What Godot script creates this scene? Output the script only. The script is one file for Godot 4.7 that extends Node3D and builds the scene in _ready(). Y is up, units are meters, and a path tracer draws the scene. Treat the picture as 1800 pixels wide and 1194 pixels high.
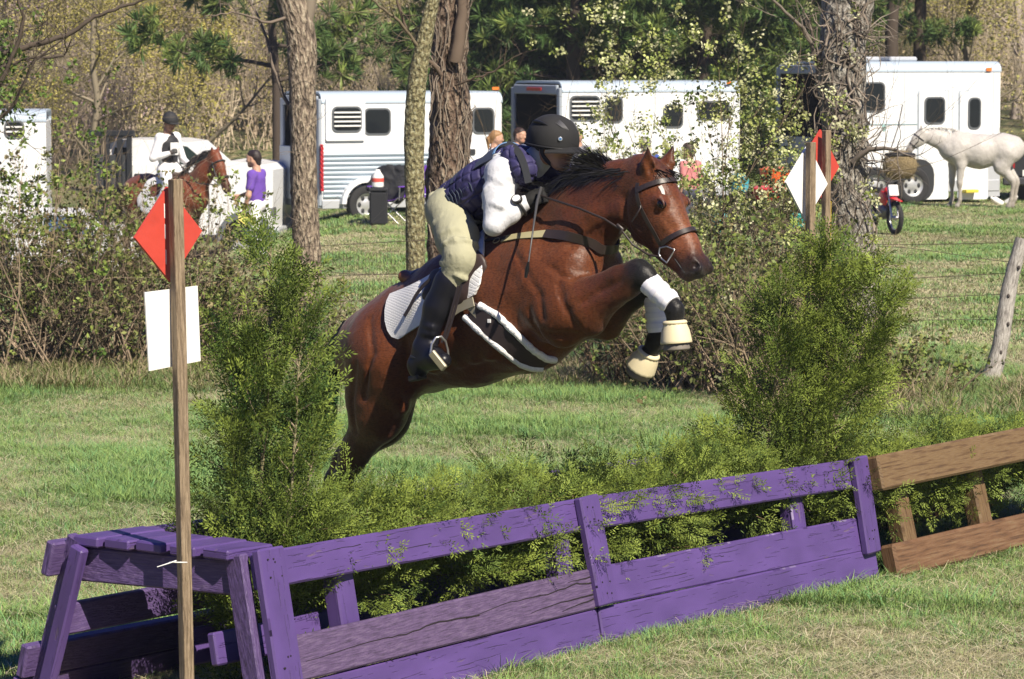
extends Node3D

const FOC := 5550.0
const EYE := 2.8
const VIEW := Vector2(900, 597)
var rng := RandomNumberGenerator.new()
var M := {}
var used := {}
var cam_f: Vector3
var cam_u: Vector3

# ---------- measuring: turns a spot in the photograph and a distance in metres into a place ----------
func ray(x: float, y: float) -> Vector3:
	return cam_f + Vector3.RIGHT * ((x - VIEW.x) / FOC) + cam_u * ((VIEW.y - y) / FOC)

func at(x: float, y: float, d: float) -> Vector3:
	return Vector3(0, EYE, 0) + ray(x, y) * d

func gnd(x: float, y: float) -> Vector3:
	var r := ray(x, y)
	return Vector3(0, EYE, 0) + r * (-EYE / r.y)

func foot(x: float, d: float) -> Vector3:
	var p := at(x, 597, d)
	return Vector3(p.x, land(p.x, p.z), p.z)

func land(x: float, z: float) -> float:
	var h := 0.0
	h -= 0.95 * smoothstep(-2.2, -6.5, x) * smoothstep(-34.0, -58.0, z) * (1.0 - smoothstep(-75.0, -95.0, z))
	h += 0.03 * sin(x * 0.9 + 1.3) * sin(z * 0.7)
	if z < -72.0:
		var t := -z - 72.0
		h += t * 0.045 + maxf(0.0, t - 40.0) * 0.16
	return h

func rr(a: float, b: float) -> float:
	return rng.randf_range(a, b)

func rv(s: float) -> Vector3:
	return Vector3(rng.randf_range(-s, s), rng.randf_range(-s, s), rng.randf_range(-s, s))

# ---------- mesh building ----------
class MB:
	var v := PackedVector3Array()
	var n := PackedVector3Array()
	var c := PackedColorArray()
	var uv := PackedVector2Array()
	var ix := PackedInt32Array()
	var col := Color(1, 1, 1)
	var shift := Vector2.ZERO

	func vert(p: Vector3, nn: Vector3, u := Vector2.ZERO) -> int:
		v.push_back(p); n.push_back(nn); c.push_back(col); uv.push_back(u + shift)
		return v.size() - 1

	func tri(a: Vector3, b: Vector3, d: Vector3) -> void:
		var nn := (b - a).cross(d - a).normalized()
		var i := vert(a, nn); vert(b, nn, Vector2(1, 0)); vert(d, nn, Vector2(0, 1))
		ix.append_array(PackedInt32Array([i, i + 2, i + 1]))

	func quad(a: Vector3, b: Vector3, d: Vector3, e: Vector3, uvs := []) -> void:
		var nn := (d - a).cross(e - b).normalized()
		var w := (b - a).length()
		var h := (e - a).length()
		if uvs.is_empty():
			uvs = [Vector2(0, 0), Vector2(w, 0), Vector2(w, h), Vector2(0, h)]
		var i := vert(a, nn, uvs[0]); vert(b, nn, uvs[1]); vert(d, nn, uvs[2]); vert(e, nn, uvs[3])
		ix.append_array(PackedInt32Array([i, i + 2, i + 1, i, i + 3, i + 2]))

	# chamfered box; the grain of the wood runs along local x
	func box(xf: Transform3D, s: Vector3, bev := 0.004) -> void:
		var h := s * 0.5
		bev = minf(bev, minf(h.x, minf(h.y, h.z)) * 0.9)
		var fr := {}
		for ax in 3:
			for sg in [-1, 1]:
				var u: int = (ax + 1) % 3
				var w: int = (ax + 2) % 3
				var q := []
				for k in [[-1, -1], [1, -1], [1, 1], [-1, 1]]:
					var p := Vector3.ZERO
					p[ax] = h[ax] * sg
					p[u] = (h[u] - bev) * k[0]
					p[w] = (h[w] - bev) * k[1]
					q.append(p)
					fr[[ax, sg, signi(roundi(signf(p.x))), signi(roundi(signf(p.y))), signi(roundi(signf(p.z)))]] = p
				if sg < 0:
					q.reverse()
				var uvs := []
				for p in q:
					if ax == 0: uvs.append(Vector2(p.y * 0.3, p.z))
					elif ax == 1: uvs.append(Vector2(p.x, p.z))
					else: uvs.append(Vector2(p.x, p.y + 0.37))
				quad(xf * q[0], xf * q[1], xf * q[2], xf * q[3], uvs)
		if bev <= 0.0:
			return
		for ax in 3:   # edges along ax
			var u: int = (ax + 1) % 3
			var w: int = (ax + 2) % 3
			for su in [-1, 1]:
				for sw in [-1, 1]:
					var ps := []
					for e in [[u, su, -1], [u, su, 1], [w, sw, 1], [w, sw, -1]]:
						var sgn := [0, 0, 0]
						sgn[ax] = e[2]; sgn[u] = su; sgn[w] = sw
						ps.append(fr[[e[0], e[1], sgn[0], sgn[1], sgn[2]]])
					if su * sw > 0:
						ps.reverse()
					var uvs := []
					for p in ps: uvs.append(Vector2(p.x, p.y + p.z))
					quad(xf * ps[0], xf * ps[1], xf * ps[2], xf * ps[3], uvs)
		for sx in [-1, 1]:
			for sy in [-1, 1]:
				for sz in [-1, 1]:
					var a: Vector3 = xf * fr[[0, sx, sx, sy, sz]]
					var b: Vector3 = xf * fr[[1, sy, sx, sy, sz]]
					var d: Vector3 = xf * fr[[2, sz, sx, sy, sz]]
					if sx * sy * sz > 0: tri(a, b, d)
					else: tri(a, d, b)

	# a squared timber from a to b; w across (along side), t thick (along out)
	func beam(a: Vector3, b: Vector3, w: float, t: float, out: Vector3, bev := 0.006) -> void:
		var x := (b - a).normalized()
		var z := (out - x * out.dot(x)).normalized()
		var y := z.cross(x)
		box(Transform3D(Basis(x, y, z), (a + b) * 0.5), Vector3((b - a).length(), w, t), bev)

	# a round limb along points with a radius at each
	func tube(p: Array, r: Array, sides := 6, cap := true, vscale := 1.0, lump := 0.0, seedv := 0.0) -> void:
		var base := v.size()
		var m := p.size()
		var ref := Vector3.UP
		var d0: Vector3 = (p[1] - p[0]).normalized()
		if absf(d0.dot(ref)) > 0.9: ref = Vector3.RIGHT
		var x := (ref - d0 * ref.dot(d0)).normalized()
		var run := 0.0
		for i in m:
			var d: Vector3 = (p[mini(i + 1, m - 1)] - p[maxi(i - 1, 0)]).normalized()
			x = (x - d * x.dot(d)).normalized()
			var y := d.cross(x)
			if i > 0: run += (p[i] - p[i - 1]).length()
			for k in sides + 1:
				var a := TAU * k / sides
				var nn := x * cos(a) + y * sin(a)
				var rad: float = r[i]
				if lump > 0.0 and k < sides:
					rad *= 1.0 + lump * (sin(a * 3.0 + run * 3.1 + seedv) * 0.5 + sin(a * 5.0 - run * 7.3 + seedv * 2.0) * 0.35 + sin(run * 11.0 + a * 2.0) * 0.3)
				elif lump > 0.0:
					rad *= 1.0 + lump * (sin(run * 3.1 + seedv) * 0.5 + sin(-run * 7.3 + seedv * 2.0) * 0.35 + sin(run * 11.0) * 0.3)
				vert(p[i] + nn * rad, nn, Vector2(float(k) / sides, run * vscale))
		for i in m - 1:
			for k in sides:
				var q := base + i * (sides + 1) + k
				var w := q + sides + 1
				ix.append_array(PackedInt32Array([q, w, q + 1, q + 1, w, w + 1]))
		if cap:
			for e in [0, m - 1]:
				var nn: Vector3 = (p[e] - p[1 if e == 0 else m - 2]).normalized()
				var o := vert(p[e], nn)
				var st := v.size()
				for k in sides + 1:
					vert(v[base + e * (sides + 1) + k], nn)
				for k in sides:
					if e == 0: ix.append_array(PackedInt32Array([o, st + k, st + k + 1]))
					else: ix.append_array(PackedInt32Array([o, st + k + 1, st + k]))

	# rounded body; basis columns carry the half axes
	func ball(xf: Transform3D, seg := 12, rings := 8) -> void:
		var base := v.size()
		var inv := xf.basis.inverse().transposed()
		for i in rings + 1:
			var t := PI * i / rings
			for k in seg + 1:
				var a := TAU * k / seg
				var q := Vector3(sin(t) * cos(a), cos(t), sin(t) * sin(a))
				vert(xf * q, (inv * q).normalized(), Vector2(float(k) / seg, float(i) / rings))
		for i in rings:
			for k in seg:
				var q := base + i * (seg + 1) + k
				var w := q + seg + 1
				ix.append_array(PackedInt32Array([q, w, q + 1, q + 1, w, w + 1]))

	# profile of (radius, height) turned about local y, with optional ribs
	func lathe(xf: Transform3D, prof: Array, seg := 24, ribs := 0, depth := 0.0) -> void:
		var base := v.size()
		var m := prof.size()
		for i in m:
			var p: Vector2 = prof[i]
			var a0: Vector2 = prof[maxi(i - 1, 0)]
			var a1: Vector2 = prof[mini(i + 1, m - 1)]
			var tn := (a1 - a0).normalized()
			for k in seg + 1:
				var a := TAU * k / seg
				var rad := p.x * (1.0 + (depth * (0.5 + 0.5 * cos(a * ribs)) if ribs > 0 else 0.0))
				var q := Vector3(cos(a) * rad, p.y, sin(a) * rad)
				var nn := Vector3(cos(a) * tn.y, -tn.x, sin(a) * tn.y)
				vert(xf * q, (xf.basis * nn).normalized(), Vector2(float(k) / seg, p.y))
		for i in m - 1:
			for k in seg:
				var q := base + i * (seg + 1) + k
				var w := q + seg + 1
				ix.append_array(PackedInt32Array([q, q + 1, w, q + 1, w + 1, w]))

	# grid of points [row][column] as a sheet with thickness along the given normals
	func sheet(g: Array, nr: Array, th: float) -> void:
		var rows := g.size()
		var cols: int = g[0].size()
		var base := v.size()
		for side in 2:
			for i in rows:
				for j in cols:
					var o: Vector3 = nr[i][j] * (th if side == 0 else 0.0)
					vert(g[i][j] + o, nr[i][j] * (1.0 if side == 0 else -1.0), Vector2(float(j) / (cols - 1), float(i) / (rows - 1)))
		var flip := 1.0
		var m: Vector3 = (g[1][0] - g[0][0]).cross(g[0][1] - g[0][0])
		if m.dot(nr[0][0]) < 0: flip = -1.0
		for side in 2:
			for i in rows - 1:
				for j in cols - 1:
					var q := base + side * rows * cols + i * cols + j
					var f := flip * (1.0 if side == 0 else -1.0)
					if f > 0: ix.append_array(PackedInt32Array([q, q + 1, q + cols, q + 1, q + cols + 1, q + cols]))
					else: ix.append_array(PackedInt32Array([q, q + cols, q + 1, q + 1, q + cols, q + cols + 1]))
		var rim := []
		for j in cols: rim.append([0, j])
		for i in range(1, rows): rim.append([i, cols - 1])
		for j in range(cols - 2, -1, -1): rim.append([rows - 1, j])
		for i in range(rows - 2, 0, -1): rim.append([i, 0])
		for k in rim.size():
			var a = rim[k]
			var b = rim[(k + 1) % rim.size()]
			var pa: Vector3 = g[a[0]][a[1]]
			var pb: Vector3 = g[b[0]][b[1]]
			var na: Vector3 = nr[a[0]][a[1]] * th
			var nb: Vector3 = nr[b[0]][b[1]] * th
			if flip > 0: quad(pa, pb, pb + nb, pa + na)
			else: quad(pb, pa, pa + na, pb + nb)

	func mesh() -> ArrayMesh:
		var a := []
		a.resize(Mesh.ARRAY_MAX)
		a[Mesh.ARRAY_VERTEX] = v
		a[Mesh.ARRAY_NORMAL] = n
		a[Mesh.ARRAY_COLOR] = c
		a[Mesh.ARRAY_TEX_UV] = uv
		a[Mesh.ARRAY_INDEX] = ix
		var am := ArrayMesh.new()
		am.add_surface_from_arrays(Mesh.PRIMITIVE_TRIANGLES, a)
		return am

# ---------- bodies grown from tapered bones, meshed as surface nets ----------
class Flesh:
	var a := PackedVector3Array()
	var b := PackedVector3Array()
	var ra := PackedFloat32Array()
	var rb := PackedFloat32Array()
	var sq := PackedFloat32Array()
	var kk := PackedFloat32Array()
	var cols := PackedColorArray()
	var cola := PackedColorArray()
	var holes := []
	var cuts := []

	# a soft furrow of radius r along a line of points
	func furrow(pts: Array, r: float, k := 0.02) -> void:
		for i in pts.size() - 1:
			var ba: Vector3 = pts[i + 1] - pts[i]
			cuts.append([pts[i], ba, r, k, pow(ba.length() + 0.07 + r, 2.0)])

	func bone(p: Vector3, q: Vector3, r0: float, r1: float, s := 1.0, col := Color(1, 1, 1), k := 0.04, col_b = null) -> void:
		a.push_back(p); b.push_back(q); ra.push_back(r0); rb.push_back(r1); sq.push_back(s); kk.push_back(k)
		cols.push_back(col); cola.push_back(col if col_b == null else col_b)

	func one(i: int, p: Vector3) -> float:
		var s := 1.0 / sq[i]
		var o := a[i]
		var ba := b[i] - o
		var pa := p - o
		ba.z *= s
		pa.z *= s
		var t := clampf(pa.dot(ba) / maxf(ba.length_squared(), 1e-8), 0.0, 1.0)
		return ((pa - ba * t).length() - lerpf(ra[i], rb[i], t)) * minf(1.0, sq[i])

	func dist(p: Vector3, list: PackedInt32Array) -> float:
		var d := 10.0
		for i in list:
			var e := one(i, p)
			var k := kk[i]
			var h := maxf(k - absf(d - e), 0.0)
			d = minf(d, e) - h * h / (4.0 * k)
		if d > -0.05 and d < 0.05:
			for c in holes:
				var q := p - (c[0] as Vector3)
				var ax: Basis = c[1]
				d = maxf(d, (1.0 - (ax * q).length()) * float(c[2]))
			for c in cuts:
				var q := p - (c[0] as Vector3)
				if q.length_squared() > float(c[4]): continue
				var ba: Vector3 = c[1]
				var e: float = float(c[2]) - (q - ba * clampf(q.dot(ba) / ba.length_squared(), 0.0, 1.0)).length()
				var k: float = c[3]
				var h := maxf(k - absf(d - e), 0.0)
				d = maxf(d, e) + h * h / (4.0 * k)
		return d

	# presses an ellipsoid hollow into the body: half axes in the columns of shape
	func hollow(at_: Vector3, shape: Basis) -> void:
		holes.append([at_, shape.inverse(), minf(shape.x.length(), minf(shape.y.length(), shape.z.length()))])

	func all() -> PackedInt32Array:
		return PackedInt32Array(range(a.size()))

	func normal(p: Vector3) -> Vector3:
		var l := all()
		var e := 0.006
		return Vector3(dist(p + Vector3(e, 0, 0), l) - dist(p - Vector3(e, 0, 0), l), dist(p + Vector3(0, e, 0), l) - dist(p - Vector3(0, e, 0), l), dist(p + Vector3(0, 0, e), l) - dist(p - Vector3(0, 0, e), l)).normalized()

	func tint(p: Vector3, list: PackedInt32Array) -> Color:
		var s := Color(0, 0, 0, 0)
		var w := 0.0
		var ds := PackedFloat32Array()
		var m := 10.0
		for i in list:
			var e := one(i, p)
			ds.push_back(e)
			m = minf(m, e)
		var j := 0
		for i in list:
			var g := exp(-(ds[j] - m) / 0.014)
			j += 1
			if g > 0.01:
				var ba := b[i] - a[i]
				var t := clampf((p - a[i]).dot(ba) / maxf(ba.length_squared(), 1e-8), 0.0, 1.0)
				s += cols[i].lerp(cola[i], t) * g
				w += g
		s = s / w
		s.a = 1.0
		return s

	func build(cell: float, disp: FastNoiseLite = null, amp := 0.0) -> ArrayMesh:
		var lo := Vector3(1e9, 1e9, 1e9)
		var hi := -lo
		for i in a.size():
			var r := maxf(ra[i], rb[i]) * maxf(1.0, sq[i]) + cell * 3.0
			for p in [a[i], b[i]]:
				lo = lo.min(p - Vector3(r, r, r))
				hi = hi.max(p + Vector3(r, r, r))
		var bs := 6
		var nb := ((hi - lo) / (cell * bs)).ceil()
		var bx := int(nb.x); var by := int(nb.y); var bz := int(nb.z)
		var nx := bx * bs + 1; var ny := by * bs + 1; var nz := bz * bs + 1
		var f := PackedFloat32Array()
		f.resize(nx * ny * nz)
		f.fill(9.0)
		var blocks := {}
		var half := cell * bs * 0.5
		for i in a.size():
			var r := maxf(ra[i], rb[i]) * maxf(1.0, sq[i]) + kk[i] + cell * 2.0
			var l := ((a[i].min(b[i]) - Vector3(r, r, r) - lo) / (cell * bs)).floor()
			var u := ((a[i].max(b[i]) + Vector3(r, r, r) - lo) / (cell * bs)).floor()
			for z in range(maxi(0, int(l.z)), mini(bz - 1, int(u.z)) + 1):
				for y in range(maxi(0, int(l.y)), mini(by - 1, int(u.y)) + 1):
					for x in range(maxi(0, int(l.x)), mini(bx - 1, int(u.x)) + 1):
						var ctr := lo + Vector3(x, y, z) * (cell * bs) + Vector3(half, half, half)
						if one(i, ctr) < (half * 1.75 + kk[i]) * 1.0:
							var key := (z * by + y) * bx + x
							if not blocks.has(key): blocks[key] = PackedInt32Array()
							var lst: PackedInt32Array = blocks[key]
							lst.push_back(i)
							blocks[key] = lst
		var live := []
		for key in blocks:
			var x: int = key % bx
			var y: int = (key / bx) % by
			var z: int = key / (bx * by)
			var ctr := lo + Vector3(x, y, z) * (cell * bs) + Vector3(half, half, half)
			var lst: PackedInt32Array = blocks[key]
			var dc := dist(ctr, lst)
			if absf(dc) > half * 1.75 + 0.02:
				if dc < 0.0:
					for k in bs + 1:
						for j in bs + 1:
							for i in bs + 1:
								var at0 := ((z * bs + k) * ny + y * bs + j) * nx + x * bs + i
								if f[at0] > 8.0: f[at0] = -1.0
				continue
			live.append(key)
			for k in bs + 1:
				for j in bs + 1:
					for i in bs + 1:
						var at0 := ((z * bs + k) * ny + y * bs + j) * nx + x * bs + i
						var p := lo + Vector3(x * bs + i, y * bs + j, z * bs + k) * cell
						f[at0] = minf(f[at0], dist(p, lst)) if absf(f[at0]) < 0.9 else dist(p, lst)
		var vid := PackedInt32Array()
		vid.resize(nx * ny * nz)
		vid.fill(-1)
		var V := PackedVector3Array()
		var C := PackedColorArray()
		var cells := PackedInt32Array()
		var off := [0, 1, nx, nx + 1, nx * ny, nx * ny + 1, nx * ny + nx, nx * ny + nx + 1]
		var edges := [[0, 1], [2, 3], [4, 5], [6, 7], [0, 2], [1, 3], [4, 6], [5, 7], [0, 4], [1, 5], [2, 6], [3, 7]]
		for key in live:
			var x: int = key % bx
			var y: int = (key / bx) % by
			var z: int = key / (bx * by)
			var lst: PackedInt32Array = blocks[key]
			for k in bs:
				for j in bs:
					for i in bs:
						var o := ((z * bs + k) * ny + y * bs + j) * nx + x * bs + i
						var mask := 0
						for q in 8:
							if f[o + off[q]] < 0.0: mask |= 1 << q
						if mask == 0 or mask == 255: continue
						var s := Vector3.ZERO
						var cnt := 0
						for e in edges:
							var e0: int = e[0]
							var e1: int = e[1]
							if ((mask >> e0) & 1) != ((mask >> e1) & 1):
								var d0 := f[o + off[e0]]
								var d1 := f[o + off[e1]]
								var t := d0 / (d0 - d1)
								s += Vector3(e0 & 1, (e0 >> 1) & 1, e0 >> 2).lerp(Vector3(e1 & 1, (e1 >> 1) & 1, e1 >> 2), t)
								cnt += 1
						var p := lo + (Vector3(x * bs + i, y * bs + j, z * bs + k) + s / cnt) * cell
						vid[o] = V.size()
						V.push_back(p)
						C.push_back(tint(p, lst))
						cells.push_back(o)
		var I := PackedInt32Array()
		var st := [1, nx, nx * ny]
		for o in cells:
			for ax in 3:
				var s0 := f[o] < 0.0
				if s0 == (f[o + st[ax]] < 0.0): continue
				var u: int = st[(ax + 1) % 3]
				var w: int = st[(ax + 2) % 3]
				if o - u - w < 0: continue
				var q0 := vid[o]; var q1 := vid[o - u]; var q2 := vid[o - u - w]; var q3 := vid[o - w]
				if q0 < 0 or q1 < 0 or q2 < 0 or q3 < 0: continue
				if s0: I.append_array(PackedInt32Array([q0, q2, q1, q0, q3, q2]))
				else: I.append_array(PackedInt32Array([q0, q1, q2, q0, q2, q3]))
		for pass_ in 2:
			var S := PackedVector3Array()
			S.resize(V.size())
			var W := PackedInt32Array()
			W.resize(V.size())
			for t in range(0, I.size(), 3):
				for e in 3:
					var p := I[t + e]
					var q := I[t + (e + 1) % 3]
					S[p] += V[q]; W[p] += 1
					S[q] += V[p]; W[q] += 1
			for i in V.size():
				if W[i] > 0: V[i] = V[i].lerp(S[i] / W[i], 0.35)
		var N := nrm(V, I)
		if disp != null:
			for i in V.size(): V[i] += N[i] * disp.get_noise_3dv(V[i]) * amp
			N = nrm(V, I)
		var arr := []
		arr.resize(Mesh.ARRAY_MAX)
		arr[Mesh.ARRAY_VERTEX] = V
		arr[Mesh.ARRAY_NORMAL] = N
		arr[Mesh.ARRAY_COLOR] = C
		arr[Mesh.ARRAY_INDEX] = I
		var am := ArrayMesh.new()
		am.add_surface_from_arrays(Mesh.PRIMITIVE_TRIANGLES, arr)
		return am

	func nrm(V: PackedVector3Array, I: PackedInt32Array) -> PackedVector3Array:
		var N := PackedVector3Array()
		N.resize(V.size())
		for t in range(0, I.size(), 3):
			var g := (V[I[t + 2]] - V[I[t]]).cross(V[I[t + 1]] - V[I[t]])
			N[I[t]] += g; N[I[t + 1]] += g; N[I[t + 2]] += g
		for i in N.size(): N[i] = N[i].normalized()
		return N

# ---------- naming and describing ----------
func numbered(called: String) -> String:
	var k: int = used.get(called, 0)
	used[called] = k + 1
	return called if k == 0 else "%s_%03d" % [called, k]

func tag(o: Node, label: String, category: String, group := "", kind := "") -> void:
	o.set_meta("label", label)
	if category: o.set_meta("category", category)
	if group: o.set_meta("group", group)
	if kind: o.set_meta("kind", kind)

func thing(called: String, label: String, category: String, where := Vector3.ZERO, turn := 0.0, group := "") -> Node3D:
	var o := Node3D.new()
	o.name = numbered(called)
	add_child(o)
	o.position = where
	o.rotation.y = turn
	tag(o, label, category, group)
	return o

func obj(called: String, mesh: Mesh, m: Material, parent: Node = null) -> MeshInstance3D:
	var o := MeshInstance3D.new()
	o.mesh = mesh
	o.material_override = m
	if parent == null:
		o.name = numbered(called)
		add_child(o)
	else:
		var k := 0
		var nm := called
		while parent.has_node(nm):
			k += 1
			nm = "%s_%03d" % [called, k]
		o.name = nm
		parent.add_child(o)
	return o

func put(called: String, mb: MB, m: Material, parent: Node = null) -> MeshInstance3D:
	return obj(called, mb.mesh(), m, parent)

func swarm(called: String, mesh: Mesh, m: Material, places: Array, tints: Array, parent: Node = null) -> MultiMeshInstance3D:
	var mm := MultiMesh.new()
	mm.transform_format = MultiMesh.TRANSFORM_3D
	mm.use_colors = true
	mm.mesh = mesh
	mm.instance_count = places.size()
	for i in places.size():
		mm.set_instance_transform(i, places[i])
		mm.set_instance_color(i, tints[i])
	var o := MultiMeshInstance3D.new()
	o.multimesh = mm
	o.material_override = m
	o.set_meta("kind", "stuff")
	if parent == null:
		o.name = numbered(called)
		add_child(o)
	else:
		var k := 0
		var nm := called
		while parent.has_node(nm):
			k += 1
			nm = "%s_%03d" % [called, k]
		o.name = nm
		parent.add_child(o)
	return o

# ---------- materials ----------
func grey_noise(sd: int, freq: float, side := 256, oct := 4, cellular := false) -> Image:
	var n := FastNoiseLite.new()
	n.seed = sd
	n.frequency = freq
	n.fractal_octaves = oct
	n.noise_type = FastNoiseLite.TYPE_CELLULAR if cellular else FastNoiseLite.TYPE_SIMPLEX_SMOOTH
	return n.get_seamless_image(side, side)

func ramped(im: Image, stops: Array) -> ImageTexture:
	var g := Gradient.new()
	g.offsets = PackedFloat32Array(stops.map(func(s): return s[0]))
	g.colors = PackedColorArray(stops.map(func(s): return s[1]))
	var lut := []
	for i in 256: lut.append(g.sample(i / 255.0).linear_to_srgb())
	var out := Image.create(im.get_width(), im.get_height(), false, Image.FORMAT_RGB8)
	for y in im.get_height():
		for x in im.get_width():
			out.set_pixel(x, y, lut[int(clampf(im.get_pixel(x, y).r, 0, 1) * 255.0)])
	return ImageTexture.create_from_image(out)

func relief(im: Image, strength: float) -> ImageTexture:
	var o: Image = im.duplicate()
	o.convert(Image.FORMAT_RGBA8)
	o.bump_map_to_normal_map(strength)
	return ImageTexture.create_from_image(o)

func mat(col: Color, rough := 0.7, metal := 0.0) -> StandardMaterial3D:
	var m := StandardMaterial3D.new()
	m.albedo_color = col.linear_to_srgb()
	m.roughness = rough
	m.metallic = metal
	return m

func vmat(rough := 0.7, spec := 0.5) -> StandardMaterial3D:
	var m := StandardMaterial3D.new()
	m.vertex_color_use_as_albedo = true
	m.roughness = rough
	m.metallic_specular = spec
	return m

func textured(tex: Texture2D, rough: float, nrm: Texture2D = null, nscale := 1.0, uvs := Vector3.ONE, tri := false) -> StandardMaterial3D:
	var m := StandardMaterial3D.new()
	m.albedo_texture = tex
	m.roughness = rough
	if nrm:
		m.normal_enabled = true
		m.normal_texture = nrm
		m.normal_scale = nscale
	m.uv1_scale = uvs
	m.uv1_triplanar = tri
	return m

func lin(r: float, g: float, b: float) -> Color:
	return Color(r, g, b)

func setup() -> void:
	rng.seed = 77
	var th := atan(494.0 / FOC)
	cam_f = Vector3(0, -sin(th), -cos(th))
	cam_u = Vector3(0, cos(th), -sin(th))
	var cam := Camera3D.new()
	cam.name = "camera"
	cam.position = Vector3(0, EYE, 0)
	cam.rotation.x = -th
	cam.fov = rad_to_deg(2.0 * atan(597.0 / FOC))
	cam.near = 0.5
	cam.far = 900.0
	cam.current = true
	add_child(cam)
	var att := CameraAttributesPhysical.new()
	att.frustum_focus_distance = 15.2
	att.frustum_focal_length = 12.0 * FOC / 597.0
	att.exposure_aperture = 13.0
	cam.attributes = att
	var env := Environment.new()
	env.background_mode = Environment.BG_SKY
	var sm := ProceduralSkyMaterial.new()
	sm.sky_top_color = Color(0.16, 0.36, 0.78)
	sm.sky_horizon_color = Color(0.66, 0.77, 0.9)
	sm.sky_curve = 0.12
	sm.ground_bottom_color = Color(0.2, 0.24, 0.14)
	sm.ground_horizon_color = Color(0.5, 0.55, 0.5)
	sm.sun_angle_max = 1.0
	var sky := Sky.new()
	sky.sky_material = sm
	env.sky = sky
	env.tonemap_mode = Environment.TONE_MAPPER_LINEAR
	env.tonemap_exposure = 1.7
	env.background_energy_multiplier = 0.36
	env.sdfgi_enabled = true
	env.ssao_enabled = true
	env.ssil_enabled = true
	env.fog_enabled = true
	env.fog_density = 0.0004
	env.fog_light_color = Color(0.72, 0.76, 0.82)
	var we := WorldEnvironment.new()
	we.name = "world"
	we.environment = env
	add_child(we)
	var sun := DirectionalLight3D.new()
	sun.name = "sun"
	sun.light_energy = 1.6
	sun.light_color = Color(1.0, 0.955, 0.88)
	sun.light_angular_distance = 0.5
	sun.shadow_enabled = true
	add_child(sun)
	var to_sun := Vector3(0.38, 0.70, 0.60).normalized()
	sun.look_at_from_position(Vector3.ZERO, -to_sun, Vector3.UP)

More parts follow.
